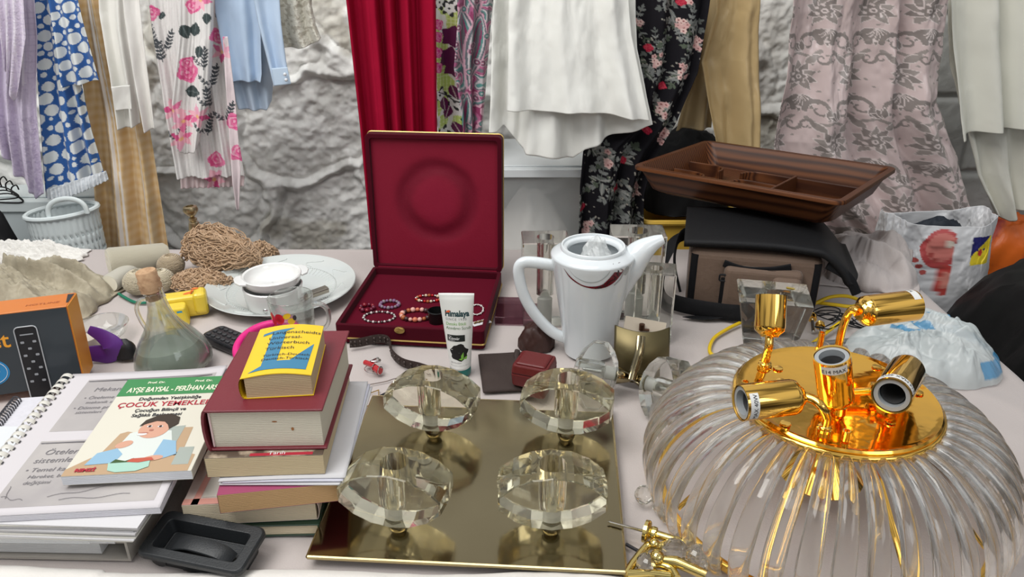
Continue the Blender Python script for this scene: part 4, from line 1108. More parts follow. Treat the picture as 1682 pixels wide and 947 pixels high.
letters('cover_lettering', [('ISBN', 0.116, 0.013, 0.007)], ink, t, lambda u, v: Vector((u, v, 0.0309)))
# 3 tan paged book with magenta cover
a_, b_ = G(362, 843, 0.0495), G(562, 822, 0.0495)
A3 = math.atan2(b_.y - a_.y, b_.x - a_.x)
t = book('magenta_paperback', 'tan-paged paperback with a magenta cover, sticking out to the right of the stack', a_, A3, (b_ - a_).length, 0.195, 0.026, mat('magenta_cover', (0.32, 0.06, 0.13), 0.4), tanp, spine='left', ct=0.0007)
# 4 white magazines
z4 = 0.0765
t = thing('white_magazine', 'white magazine with curling pages between the magenta and yellowed paperbacks', 'magazine', (0, 0, 0))
a_, b_ = G(357, 800, z4), G(566, 778, z4)
A4 = R(1); 
for k, (dx, w_, m_) in enumerate(((0, 0.140, paper), (0.004, 0.137, mat('paper_lilac', (0.62, 0.62, 0.70), 0.6)), (0.0, 0.142, paper))):
    U, V = np.meshgrid(np.linspace(0, w_, 30), np.linspace(0, 0.205, 20))
    Z = 0.0012 + 0.0022 * k + 0.0015 * np.sin(U / w_ * PI * 0.9) * (k > 0)
    o = gridmesh('page_sheaf', np.stack([U, V, Z], 2), m_, t, thick=0.0016)
    o.matrix_basis = T(a_.x + dx + 0.001, a_.y + 0.003, z4) @ Rz(A4 + R(1.2 * k - 1))
# 5 yellowed paperback with a photographic cover
z5 = 0.0845
a_, b_ = G(341, 784, z5), G(534, 778, z5)
A5 = math.atan2(b_.y - a_.y, b_.x - a_.x)
w5 = (b_ - a_).length
photoc = mat('photo_cover', (0.10, 0.07, 0.05), 0.4, col2=(0.45, 0.36, 0.26), scale=45, lo=0.45, hi=0.6)
t = book('yellowed_paperback', 'yellowed paperback with a dark photographic cover directly under the thick maroon book', a_, A5, w5, 0.200, 0.027, photoc, oldp, spine='left', ct=0.0008)
letters('cover_lettering', [('Tarih', 0.070, 0.003, 0.009)], mat('print_white', (0.8, 0.8, 0.8), 0.5), t, lambda u, v: Vector((u, v, 0.0273)))
shapes('cover_patch', [[(0.05, 0.001), (0.12, 0.001), (0.12, 0.006), (0.05, 0.006)]], red, t, lambda u, v: Vector((u, v, 0.0272)))
# 5b orange-red booklet peeping out to the right
z6 = z5 + 0.0275
# 6 thick maroon hardback
a_, b_ = G(346, 741, z6), G(537, 728, z6)
A6 = math.atan2(b_.y - a_.y, b_.x - a_.x) - R(5)
w6 = (b_ - a_).length + 0.002
mar = mat('maroon_cover', (0.17, 0.022, 0.032), 0.38, bump=0.15, bscale=900)
th6 = 0.054
t = book('maroon_hardback', 'thick maroon hardback dictionary with white page edges on top of the stack', a_, A6, w6, 0.185, th6, mar, whitep, spine='left', ct=0.003, hard=True, over=0.0045, spine_round=0.005)
mb = MB()
for k in range(24): mb.ball((0.004, 0.0035, 0.005 + k * (th6 - 0.010) / 23), 0.0013, 6, 4)
mb.build('head_band', mat('headband', (0.75, 0.55, 0.55), 0.7), t)
shapes('page_stain', [ell(0.094, 0.026, 0.0016, 0.0022), ell(0.075, 0.036, 0.003, 0.0008)], mat('rust_stain', (0.35, 0.15, 0.05), 0.8), t, lambda u, v: Vector((u, 0.0040, v)))
# 7 yellow dictionary
z7 = z6 + th6 + 0.0004
a_, b_ = G(404, 655, z7), G(516, 646, z7)
A7 = math.atan2(b_.y - a_.y, b_.x - a_.x) - R(3)
w7 = (b_ - a_).length; d7 = 0.118; th7 = 0.027
t = thing('yellow_dictionary', 'small yellow pocket dictionary with a blue letter on the maroon hardback', 'book', a_, A7)
bulge = lambda f: 0.0045 * math.sin(PI * min(max(f, 0), 1)) 
def slab(name, z0f, z1f, x0, x1, y0, y1, m, par):
    n = 16; vs = []; fs = []
    for k in range(n + 1):
        x = x0 + (x1 - x0) * k / n; f = x / w7
        for y in (y0, y1): vs += [(x, y, z0f(f)), (x, y, z1f(f))]
    for k in range(n):
        a = k * 4; b = a + 4
        fs += [(a + 1, b + 1, b + 3, a + 3), (a, a + 2, b + 2, b), (a, b, b + 1, a + 1), (a + 2, a + 3, b + 3, b + 2)]
    fs += [(0, 1, 3, 2), (n * 4, n * 4 + 2, n * 4 + 3, n * 4 + 1)]
    mb = MB(); mb.add(vs, fs); return mb.build(name, m, par, fix=True)
ylw = mat('dictionary_yellow', (0.80, 0.53, 0.02), 0.32)
slab('page_block', lambda f: 0.0008, lambda f: th7 - 0.0010 + bulge(f), 0.001, w7 - 0.001, 0.001, d7 - 0.001, pagemat('dictionary_pages', (0.62, 0.48, 0.29)), t)
slab('front_cover', lambda f: th7 - 0.0010 + bulge(f), lambda f: th7 + bulge(f), 0, w7, 0, d7, ylw, t)
slab('back_cover', lambda f: 0.0, lambda f: 0.0008, 0, w7, 0, d7, ylw, t)
mb = MB(); ring = [(-0.006 * math.sin(PI * k / 8) ** 0.7, th7 / 2 - th7 / 2 * math.cos(PI * k / 8)) for k in range(9)]
inn = [(x + 0.0009, z * 0.96 + 0.0005) for x, z in reversed(ring)]
pp = ring + inn; m_ = len(pp)
mb.add([(x, 0, z) for x, z in pp] + [(x, d7, z) for x, z in pp], [(k, (k + 1) % m_, m_ + (k + 1) % m_, m_ + k) for k in range(m_)]); mb.build('spine', ylw, t, fix=True)
def yf(dz): return lambda u, v: Vector((u, v, th7 + dz + bulge(u / w7)))
# the cover's big letter L with pointed serifs, cut into strips so it follows the bulge
def strips(poly, n=26):
    xs_ = [p[0] for p in poly]; out_ = []
    x0, x1 = min(xs_), max(xs_)
    for k in range(n):
        a = x0 + (x1 - x0) * k / n; b = x0 + (x1 - x0) * (k + 1) / n
        def cut(pl_, xx, keep):
            o = []
            for i in range(len(pl_)):
                p, q = pl_[i], pl_[(i + 1) % len(pl_)]
                ip = (p[0] - xx) * keep >= 0; iq = (q[0] - xx) * keep >= 0
                if ip: o.append(p)
                if ip != iq:
                    f = (xx - p[0]) / (q[0] - p[0]); o.append((xx, p[1] + (q[1] - p[1]) * f))
            return o
        c_ = cut(cut(poly, a, 1), b, -1)
        if len(c_) >= 3: out_.append(c_)
    return out_
blueL = mat('print_blue', (0.045, 0.20, 0.34), 0.35)
Ls = [[(0.006, 0.008), (0.019, 0.014), (0.019, 0.104), (0.036, 0.110), (0.036, 0.028), (0.060, 0.028), (0.060, 0.014), (0.036, 0.010), (0.019, 0.012)]]
sx_ = w7 / 0.082
quads = [[(0.004, 0.008), (0.018, 0.020), (0.018, 0.010)], [(0.018, 0.010), (0.018, 0.098), (0.036, 0.100), (0.036, 0.010)], [(0.006, 0.094), (0.018, 0.098), (0.018, 0.104), (0.006, 0.100)], [(0.018, 0.098), (0.036, 0.100), (0.046, 0.108), (0.018, 0.104)],
         [(0.036, 0.010), (0.036, 0.028), (0.074, 0.030), (0.074, 0.010)], [(0.052, 0.029), (0.076, 0.070), (0.074, 0.010)]]
shapes('cover_letter', [s_ for q_ in quads for s_ in strips([(x * sx_, y * d7 / 0.118) for x, y in q_], 12)], blueL, t, yf(0.0004))
letters('cover_lettering', [('Langenscheidts', 0.016, 0.094, 0.0098, dict(sq=0.98)), ('Universal-', 0.014, 0.081, 0.0098), ('Wörterbuch', 0.014, 0.068, 0.0098), ('Türkisch', 0.014, 0.055, 0.0098), ('Türkisch-Deutsch', 0.014, 0.040, 0.0075), ('Deutsch-Türkisch', 0.014, 0.031, 0.0075)], ink, t, yf(0.0007))
# orange booklet under the stack's right side
g_ = G(600, 660, 0.05)
# black recessed handle
bk = mat('black_plastic', (0.018, 0.020, 0.022), 0.42, bump=0.15, bscale=500)
hc = G(344, 886, 0.021)
t = thing('recessed_pull_handle', 'black plastic recessed pull handle lying in front of the book stack', 'handle', hc + Vector((-0.003, -0.009, -0.001)), R(-14), rot=(R(10), 0, R(-14)))
hw, hd = 0.130, 0.062
o1 = rrect(hw, hd, 0.010, 5); o2 = rrect(hw - 0.004, hd - 0.004, 0.009, 5); o3 = rrect(hw - 0.026, hd - 0.024, 0.005, 5); o4 = rrect(hw - 0.034, hd - 0.032, 0.004, 5)
n = len(o1); rings = [(o1, 0.004), (o1, 0.009), (o2, 0.0115), (o3, 0.0115), (o4, -0.0035), (o4, -0.0062)]
vs = [(x, y, z) for o, z in rings for x, y in o]; fs = []
for i in range(len(rings) - 1):
    for k in range(n): fs.append((i * n + k, i * n + (k + 1) % n, (i + 1) * n + (k + 1) % n, (i + 1) * n + k))
fs.append(tuple((len(rings) - 1) * n + k for k in range(n)))
mb = MB(); mb.add(vs, fs); mb.prism(rrect(hw - 0.02, hd - 0.018, 0.008, 5), -0.0175, -0.0068); 
mb.v = mb.v; mb.build('frame', bk, t, bevel=0.0008, seg=2)
mb = MB(); mb.tube(smoothpath([(-0.036, -0.006, -0.006), (-0.030, -0.006, 0.004), (-0.012, -0.006, 0.0105), (0.012, -0.007, 0.0105), (0.030, -0.008, 0.007), (0.040, -0.009, -0.002)], 5), 1.0, 12, flat=(0.019, 0.0045), up0=(0, 0, 1)); mb.build('grip', bk, t)
mb = MB(); mb.tube([(-0.045, -0.024, -0.008), (-0.045, -0.012, -0.008)], 0.009, 14); mb.box((0.012, -0.020, -0.009), (0.05, 0.012, 0.007)); mb.build('latch', bk, t)
# ================================================================ LEFT BACK OF THE TABLE
# linen heap
def foldcloth(name, c, rot, size, m, label, cat, seed, nfold=3.0, amp=0.02, h=0.06, n=110, group=None, shape=2.6, crk=0.006, cf=12):
    U, V = np.meshgrid(np.linspace(-1, 1, n), np.linspace(-1, 1, n))
    r_ = (np.abs(U) ** shape + np.abs(V) ** shape) ** (1 / shape)
    wob = 1 + 0.16 * (fbm(np.cos(np.arctan2(V, U)) * 2 + 5, np.sin(np.arctan2(V, U)) * 2 + 5, seed, 3) - 0.5) * 2
    X = U * size[0] / 2 * wob; Y = V * size[1] / 2 * wob
    env = np.clip(1 - r_ ** 3, 0, 1)
    w_ = fbm(U * 1.4 + 3, V * 1.8 + 3, seed, 3)
    fo = np.sin(nfold * PI * (V + 0.45 * U + 0.9 * w_)) * 0.5 + 0.5
    Z = env ** 0.55 * (h * (0.45 + 0.5 * w_) + amp * fo ** 1.5 + crk * (fbm(U * cf, V * cf * 0.7, seed + 4, 3) - 0.5)) + 0.002
    P = np.stack([X, Y, Z], 2)
    P[0, :, 2] = P[-1, :, 2] = 0.0; P[:, 0, 2] = P[:, -1, 2] = 0.0
    o = gridmesh(name, P, m)
    bm = bmesh.new(); bm.from_mesh(o.data)
    bmesh.ops.holes_fill(bm, edges=[e for e in bm.edges if e.is_boundary], sides=0); bm.to_mesh(o.data); bm.free()
    o.location = c; o.rotation_euler = (0, 0, rot)
    return tag(o, label, cat, group)
linen = mat('crinkled_linen', (0.33, 0.29, 0.21), 0.9, col2=(0.42, 0.375, 0.28), scale=25, bump=1.0, bscale=70, sheen=0.1)
foldcloth('linen_scarf', G(40, 486, 0.0005), R(-14), (0.335, 0.22, 0), linen, 'crumpled beige linen scarf heaped behind the orange carton', 'scarf', 4, h=0.046, amp=0.034, nfold=3.6, crk=0.016, cf=22, n=170)
cro = mat('crochet_white', (0.76, 0.74, 0.70), 0.9, bump=1.0, bscale=160, sheen=0.3)
foldcloth('crochet_doily', G(30, 420, 0.0005), R(-4), (0.30, 0.095, 0), cro, 'white crocheted doily bunched at the far left back edge of the table', 'doily', 7, h=0.020, amp=0.012, nfold=5, crk=0.02, cf=16)
# clear glass bowl behind the carton
GL = glass('clear_glass', (0.97, 0.985, 0.975), 1.45, 0.45)
g_ = G(172, 556, 0)
mb = MB(); mb.lathe([(0.001, 0.004), (0.022, 0.004), (0.034, 0.012), (0.041, 0.028), (0.0425, 0.030), (0.044, 0.0285), (0.037, 0.011), (0.024, 0.001), (0.001, 0.001)], 40, cap=False)
o = mb.build('glass_bowl', GL); o.location = g_
tag(o, 'small clear glass bowl between the orange carton and the glass decanter', 'bowl')

# cone of ecru yarn, white spool, balls, skeins
def yarn_mat(name, c1, c2, wave=('Z', 180.0, 3.0)):
    return mat(name, c1, 0.9, sheen=0.4, wave=(wave[0], wave[1], wave[2], c2), bump=0.8)
ecru = yarn_mat('ecru_yarn', (0.66, 0.58, 0.42), (0.52, 0.45, 0.32)); beige = yarn_mat('beige_yarn', (0.52, 0.42, 0.28), (0.40, 0.30, 0.19)); brown = mat('brown_yarn', (0.40, 0.26, 0.15), 0.9, col2=(0.52, 0.36, 0.23), scale=60, sheen=0.3)
ecrua = mat('ecru_felt', (0.55, 0.52, 0.40), 0.9, bump=0.8, bscale=200, sheen=0.3)
a_, b_ = G(165, 447, 0.026), G(236, 428, 0.026)
mb = MB(); mb.lathe([(0.001, -0.004), (0.030, -0.002), (0.0335, 0.004), (0.026, 0.105), (0.020, 0.112), (0.001, 0.112)], 36)
a_.z = b_.z = 0.034
o = mb.build('yarn_cone', yarn_mat('cone_yarn', (0.76, 0.70, 0.53), (0.70, 0.64, 0.48), ('Z', 260.0, 1.0)), M=align(G(180, 434, 0.0335), G(258, 421, 0.029)))
tag(o, 'large pale ecru cone of yarn lying at the back, behind the white spool', 'yarn')
p1_, p2_ = G(180, 466, 0.019), G(236, 430, 0.019)
t = thing('thread_spool', 'cream spool of thread lying diagonally between the linen scarf and the yarn balls', 'spool')
t.matrix_basis = align(p1_, p2_)
L_ = (p2_ - p1_).length
mb = MB(); mb.lathe([(0.001, 0.0), (0.016, 0.0), (0.0185, 0.004), (0.0175, L_ * 0.5), (0.0155, L_ - 0.004), (0.012, L_), (0.001, L_)], 30); mb.build('wound_thread', yarn_mat('cream_thread', (0.86, 0.82, 0.68), (0.80, 0.75, 0.60), ('Z', 300.0, 0.5)), t)
mb = MB(); mb.lathe([(0.0175, L_ * 0.93), (0.0178, L_ * 0.95)], 30, cap=False); mb.tube([(0.0163 * math.cos(a), 0.0163 * math.sin(a), L_ - 0.006) for a in (2 * PI * k / 24 for k in range(24))], 0.0008, 5, closed=True); mb.build('dark_band', ink, t)
def yarnball(name, c, r, m, label, seed, sq=0.86, hole=True):
    q = random.Random(seed)
    n1, n2 = 60, 30
    mb = MB(); mb.lathe([(r * max(0.02, math.sin(PI * k / 24)) ** 0.75 * (1 if k < 22 or not hole else 0.8), -r * sq * math.cos(PI * k / 24) - (0.25 * r if (hole and k >= 23) else 0)) for k in range(25)], 40)
    for k in range(46):
        ax = Vector((q.gauss(0, 0.45), q.gauss(0, 0.45), 1)).normalized(); e1 = ax.orthogonal().normalized(); e2 = ax.cross(e1); ph = q.uniform(-0.75, 0.75)
        cc = ax * (r * math.sin(ph)); rr_ = r * math.cos(ph) * 1.01
        pts = []
        for i in range(30):
            a = 2 * PI * i / 30; p = cc + e1 * (rr_ * math.cos(a)) + e2 * (rr_ * math.sin(a)); p.z *= sq
            pts.append(p)
        mb.tube(pts, 0.0011, 5, closed=True)
    o = mb.build(name, m); o.location = c + Vector((0, 0, r * sq * 1.01 + 0.001))
    return tag(o, label, 'yarn', 'balls of yarn')
yarnball('yarn_ball', G(232, 482, 0), 0.028, ecru, 'ecru ball of yarn directly behind the cork of the decanter, beside the spool', 2)
yarnball('yarn_ball', G(267, 478, 0), 0.026, ecru, 'ecru ball of yarn above the toy camera, nearest the brown skeins', 5)
yarnball('yarn_ball', G(284, 452, 0), 0.026, beige, 'darker beige ball of yarn at the back beside the brass finial', 8)
mb = MB(); p_ = [G(195, 482, 0.003), G(208, 490, 0.003), G(222, 496, 0.003), G(240, 497, 0.003)]
mb.tube(smoothpath(p_, 6), 0.0028, 8); o = mb.build('green_string', mat('green_string', (0.01, 0.17, 0.10), 0.5)); tag(o, 'short dark green string with a ring in front of the yarn balls', 'string')
mb = MB(); c_ = G(212, 497, 0.0025); mb.tube([c_ + Vector((0.006 * math.cos(a), 0.006 * math.sin(a), 0)) for a in (2 * PI * k / 20 for k in range(20))], 0.0016, 8, closed=True); mb.ball(c_ + Vector((0.0, 0.0, 0.001)), 0.0036, 10, 8)
# skeins: bundles of loose looping strands
def skein(name, c, a, b, h, rot, n, m, label, seed):
    q = random.Random(seed); mb = MB()
    mb.ball((0, 0, h * 0.46), 1.0, 24, 14, sc=(a * 0.82, b * 0.82, h * 0.44))
    for k in range(n):
        la = a * q.uniform(0.55, 1.0); lb = b * q.uniform(0.30, 1.0)
        tlt = q.uniform(-0.5, 0.5); ph = q.uniform(0, 6.28); z0 = h * q.uniform(0.25, 0.62)
        pts = []; fq = q.choice((9, 11, 13)); off = Vector((q.uniform(-.12, .12) * a, q.uniform(-.12, .12) * b, 0))
        for i in range(46):
            t_ = 2 * PI * i / 46
            x = la * math.cos(t_); y = lb * math.sin(t_)
            r_ = min(1.0, math.hypot(x / a, y / b))
            dome = h * math.sqrt(max(0.0, 1 - r_ ** 2.2)) * 0.9
            z = z0 * 0.4 + dome * (0.55 + 0.5 * math.sin(tlt + t_ * 0.5) ** 2) + 0.0035 * math.sin(fq * t_ + ph)
            y += 0.0045 * math.sin(fq * t_ * 1.3 + ph)
            pts.append(Vector((x, y, max(z, 0.002))) + off)
        mb.tube(pts, 0.0014, 5, closed=True)
    o = mb.build(name, m); o.location = c; o.rotation_euler = (0, 0, rot)
    return tag(o, label, 'yarn', 'brown skeins of yarn')
sk_z = 0.0005
# brass finial
bx_ = G(316, 446, 0); t = thing('brass_finial', 'old brass candlestick stem with a ring knob standing behind the brown skeins', 'candlestick', (bx_.x, 1.535, 0.0), rot=(0, R(-3), 0))
hz = W(302, 345, 1.53).z
oldb = mat('aged_brass', (0.60, 0.50, 0.33), 0.28, 1.0, col2=(0.42, 0.34, 0.20), scale=30)
k_ = hz / 0.13
prof = [(0.022, 0.0), (0.022, 0.004), (0.012, 0.010), (0.007, 0.020), (0.010, 0.030), (0.0105, 0.040), (0.007, 0.044), (0.012, 0.050), (0.0125, 0.058), (0.008, 0.062), (0.0135, 0.068), (0.0125, 0.085), (0.010, 0.098), (0.006, 0.101), (0.0085, 0.104), (0.0085, 0.108), (0.005, 0.111)]
mb = MB(); mb.lathe([(r_, z_ * k_) for r_, z_ in prof], 28); mb.build('stem', oldb, t)
mb = MB(); mb.lathe([(0.002, 0.110 * k_), (0.008, 0.116 * k_), (0.0145, 0.125 * k_), (0.0155, 0.130 * k_), (0.0135, 0.137 * k_), (0.008, 0.1385 * k_), (0.0075, 0.133 * k_), (0.001, 0.132 * k_)], 28, cap=False); mb.build('ring_knob', oldb, t)
skein('yarn_skein', G(356, 462, 0) + Vector((0, 0.045, sk_z)), 0.078, 0.045, 0.090, R(-8), 210, brown, 'largest brown skein of wavy yarn, on top at the back of the table', 3)
skein('yarn_skein', G(334, 474, 0) + Vector((0, -0.004, sk_z)), 0.055, 0.026, 0.036, R(8), 120, brown, 'lower brown skein of looped yarn in front, next to the toy camera', 6)
skein('yarn_skein', G(425, 440, 0) + Vector((0.004, 0.035, sk_z)), 0.028, 0.024, 0.040, R(20), 80, brown, 'small brown skein at the right, behind the platter', 9)

# yellow toy camera
ymat = mat('toy_yellow', (0.78, 0.58, 0.05), 0.35, coat=0.3)
c_ = G(303, 522, 0)
t = thing('toy_camera', 'yellow plastic toy camera with blue and orange stickers', 'toy', c_, R(20))
mb = MB(); mb.box((0, 0.012, 0.022), (0.088, 0.032, 0.043)); mb.build('body', ymat, t, bevel=0.007, seg=3)
mb = MB(); mb.prism(rrect(0.042, 0.034, 0.008, 3, cx=-0.010, cy=-0.020), 0.001, 0.036, top_scale=0.86); mb.build('lens_barrel', ymat, t, bevel=0.003)
mb = MB(); mb.box((0.032, 0.006, 0.028), (0.024, 0.036, 0.042)); mb.build('grip', ymat, t, bevel=0.008, seg=3)
shapes('blue_sticker', [[(-0.024, 0.022), (-0.013, 0.022), (-0.011, 0.031), (-0.024, 0.031)], [(-0.008, 0.023), (0.003, 0.023), (0.001, 0.031), (-0.007, 0.031)]], mat('sticker_cyan', (0.03, 0.32, 0.55), 0.3), t, lambda u, v: Vector((u, -0.0352, v)))
mb = MB(); mb.lathe([(0.0, 0), (0.006, 0), (0.0055, 0.0025), (0, 0.003)], 16, M=T(-0.030, 0.012, 0.0435)); mb.build('shutter_button', mat('grey_button', (0.35, 0.33, 0.36), 0.4), t)
shapes('orange_print', [ell(0.012, 0.010, 0.008, 0.0045, .4), ell(0.026, 0.014, 0.006, 0.004, -.3), ell(0.020, 0.006, 0.004, 0.003)], mat('print_orange2', (0.75, 0.18, 0.03), 0.4), t, lambda u, v: Vector((u, v, 0.0438 if u < 0.0185 else 0.0496)))

# platter
china = mat('grey_white_china', (0.60, 0.63, 0.61), 0.16, coat=0.4, bump=0.04, bscale=60)
pc = Vector((-0.447, 1.372, 0.0))
t = thing('serving_platter', 'large round grey-white china platter with a beaded embossed rim', 'plate', pc)
mb = MB(); mb.lathe([(0.001, 0.004), (0.085, 0.004), (0.100, 0.0095), (0.104, 0.0105), (0.138, 0.022), (0.1415, 0.024), (0.1425, 0.0225), (0.105, 0.0065), (0.080, 0.0005), (0.078, 0.0005), (0.076, 0.002), (0.001, 0.002)], 96, cap=False); mb.build('plate_body', china, t)
mb = MB()
for k in range(120):
    a = 2 * PI * k / 120; mb.ball((0.1035 * math.cos(a), 0.1035 * math.sin(a), 0.0106), 0.0016, 6, 4)
mb.build('beaded_ring', china, t)
mb = MB()
for k in range(64):
    a = 2 * PI * k / 64
    mb.tube([((0.0875 + 0.0135 * f) * math.cos(a), (0.0875 + 0.0135 * f) * math.sin(a), 0.0048 + 0.0052 * f) for f in (0, 0.5, 1)], 0.0010, 5)
mb.build('fluting', china, t)
mb = MB()
for k in range(10):
    a = 2 * PI * k / 10
    mb.tube(smoothpath([((0.108 + 0.022 * f) * math.cos(a + 0.14 * math.sin(f * 5)), (0.108 + 0.022 * f) * math.sin(a + 0.14 * math.sin(f * 5)), 0.0118 + 0.0078 * f) for f in [i / 6 for i in range(7)]], 3), 0.0012, 5)
mb.build('embossed_scrolls', china, t)
# casserole: lower dish with an upper eared dish nested in it
wch = mat('white_china', (0.80, 0.80, 0.78), 0.12, coat=0.5)
cc = G(453, 505, 0.006); cc.z = 0.0055
t = thing('casserole_dish', 'white lower dish standing on the platter under the eared dish', 'dish', cc)
mb = MB(); mb.lathe([(0.001, 0.004), (0.036, 0.004), (0.046, 0.012), (0.049, 0.046), (0.0515, 0.049), (0.0535, 0.047), (0.050, 0.012), (0.040, 0.0005), (0.001, 0.0005)], 56, cap=False); mb.build('dish_body', wch, t)
t2_ = thing('eared_dish', 'shallow white dish with two ear handles nested in the lower white dish', 'dish', cc + Vector((0, 0.002, 0.0495)), R(28))
mb = MB(); mb.lathe([(0.001, 0.002), (0.036, 0.002), (0.046, 0.010), (0.0485, 0.018), (0.052, 0.0195), (0.0535, 0.018), (0.050, 0.0045), (0.0465, 0.001), (0.001, 0.0006)], 56, cap=False); mb.build('dish_body', wch, t2_)
for s in (-1, 1):
    mb = MB(); e = [(s * (0.049 + 0.017 * f), y, z) for f, y, z in ((0, -0.024, 0.0175), (0.7, -0.020, 0.0185), (1.0, -0.008, 0.019), (1.0, 0.008, 0.019), (0.7, 0.020, 0.0185), (0, 0.024, 0.0175))]
    vs = [Vector(p) for p in e] + [Vector((p[0], p[1], p[2] - 0.0045)) for p in e]; n = 6
    mb.add(vs, [tuple(range(n)), tuple(reversed(range(n, 2 * n)))] + [(k, (k + 1) % n, n + (k + 1) % n, n + k) for k in range(n)], True); mb.build('ear_handle', wch, t2_, fix=True, bevel=0.0015, seg=3)

# steel clip resting on the platter rim
stm = mat('polished_steel', (0.60, 0.60, 0.58), 0.15, 1.0)
a_, b_ = G(432, 511, 0.024), G(537, 474, 0.030)
M_ = align(a_, b_); L_ = (b_ - a_).length
t = thing('steel_clip', 'polished steel clip lying across the platter behind the glass mug', 'clip'); t.matrix_basis = M_
mb = MB(); hollow(mb, 0.0165, 0.011, L_ * 0.62, L_, 0.0015, taper=0.95, r=0.003); mb.build('square_sleeve', mat('brown_steel', (0.33, 0.29, 0.24), 0.25, 1.0), t)
mb = MB(); mb.tube([(0, 0, L_ * f) for f in (0.0, 0.02, 0.08, 0.16, 0.62)], [0.002, 0.005, 0.0065, 0.0045, 0.0045], 14); mb.build('clip_jaw', stm, t)
mb = MB()
for k in range(4): mb.ball((0.0, 0.0045, L_ * (0.24 + 0.09 * k)), 0.0035, 10, 6)
mb.build('rivets', stm, t)

# glass mug
mc = G(487, 551, 0.0); mc.z = 0.0005
t = thing('glass_mug', 'small clear glass mug printed with red and yellow shapes', 'mug', mc, R(-4), rot=(0, R(-2), R(-4)))
mh_ = 0.076
mb = MB(); mb.lathe([(0.001, 0.0), (0.030, 0.0), (0.0335, 0.003), (0.0385, mh_), (0.0378, mh_ + 0.0008), (0.0366, mh_), (0.0318, 0.007), (0.028, 0.0055), (0.001, 0.0055)], 56, cap=False); mb.build('mug_body', GL, t)
mb = MB(); mb.tube(smoothpath([(0.0375, 0, 0.062), (0.052, 0, 0.061), (0.062, 0, 0.050), (0.062, 0, 0.030), (0.053, 0, 0.016), (0.0345, 0, 0.014)], 6), 1, 12, flat=(0.011, 0.0075)); mb.build('handle', GL, t)
def mugf(u, v): 
    a = -PI / 2 + u / 0.036; r = 0.0335 + 0.005 * v / mh_ + 0.0004
    return Vector((r * math.cos(a), r * math.sin(a), v))
M3 = lambda n, c: mat(n, c, 0.35)
shapes('red_print', [ell(-0.024, 0.046, 0.006, 0.014, 0.2), ell(-0.010, 0.050, 0.009, 0.010, -.5), ell(-0.026, 0.024, 0.006, 0.010), ell(-0.004, 0.028, 0.007, 0.008)], M3('print_bright_red', (0.60, 0.02, 0.03)), t, mugf)
shapes('yellow_print', [ell(0.004, 0.056, 0.007, 0.005, 0.6), ell(0.010, 0.046, 0.006, 0.006), ell(-0.030, 0.050, 0.003, 0.006)], M3('print_bright_yellow', (0.80, 0.55, 0.02)), t, mugf)
shapes('lilac_print', [ell(-0.014, 0.026, 0.004, 0.009)], M3('print_lilac', (0.45, 0.30, 0.60)), t, lambda u, v: mugf(u, v) * 1.0 + Vector((0, -0.0003, 0)))
shapes('dark_print', [ell(0.016, 0.052, 0.003, 0.005), ell(0.006, 0.018, 0.006, 0.003), ell(0.004, 0.030, 0.002, 0.003)], ink, t, lambda u, v: mugf(u, v) + Vector((0, -0.0003, 0)))

# remote control
ra, rb = G(332, 560, 0.0), G(402, 600, 0.0)
t = thing('remote_control', 'black remote control with rubber buttons in front of the platter', 'remote', G(330, 562, 0.0005), R(-38), rot=(0, 0, R(-34)))
bkg = mat('black_gloss', (0.012, 0.012, 0.014), 0.22); rub = mat('rubber_key', (0.035, 0.035, 0.038), 0.5)
mb = MB(); mb.prism(rrect(0.150, 0.046, 0.012, 5, cx=0.075, cy=0.023), 0.0, 0.016); mb.build('shell', bkg, t, bevel=0.004, seg=3)
nb = 0
for i in range(11):
    for j in range(3):
        mb = MB(); mb.lathe([(0.0048, 0), (0.0048, 0.0018), (0.0036, 0.0026), (0.0005, 0.0028)], 12, M=T(0.012 + i * 0.0125, 0.010 + j * 0.013, 0.0155), sx=1.1, sy=0.8); mb.build('button', rub if not (i == 6 and j == 0) else mat('red_key', (0.4, 0.02, 0.02), 0.5), t)
# pink plastic ring
pr = G(437, 582, 0.0); 
mb = MB(); mb.tube([Vector((0.047 * math.cos(a) * 1.15, 0.058 * math.sin(a), 0.018 + 0.010 * math.sin(a))) for a in (2 * PI * k / 64 for k in range(64))], 1.0, 14, closed=True, flat=(0.013, 0.015))
o = mb.build('pink_hoop', mat('hot_pink', (0.72, 0.02, 0.22), 0.35, bump=0.3, bscale=60)); o.location = pr + Vector((0.01, 0.0, 0.0))
tag(o, 'hot pink plastic hoop peeking out behind the maroon book', 'hoop')
# purple plastic frame with a black knob
t = thing('purple_strap', 'purple curved strap with a black knob between the carton and the decanter', 'strap', (0, 0, 0))
pts = [W(146, 541, 1.12), W(168, 552, 1.115), W(186, 568, 1.11), W(182, 592, 1.11), W(168, 606, 1.11), W(156, 612, 1.11)]
for p in pts: p.z = max(p.z, 0.015)
mb = MB(); mb.tube(smoothpath(pts, 6), [0.5 + 0.7 * min(1, k / 12) - 0.3 * max(0, (k - 18) / 13) for k in range(31)], 12, flat=(0.027, 0.007), up0=(0.35, -0.9, 0.2)); mb.build('purple_band', mat('purple_plastic', (0.11, 0.025, 0.22), 0.4), t)
lump('black_knob', W(208, 573, 1.12) - Vector((0.004, 0, 0.014)), (0.040, 0.026, 0.032), mat('black_plastic2', (0.010, 0.010, 0.011), 0.5), None, None, 3, n=36, parent=t, fine=0.05, amp=0.25)
mb = MB(); mb.lathe([(0.001, 0), (0.018, 0), (0.020, 0.004), (0.016, 0.03), (0.001, 0.032)], 24, M=T(W(150, 600, 1.13).x, 1.135, 0.001)); mb.build('white_cup', mat('ivory_plastic', (0.68, 0.62, 0.52), 0.5), t)

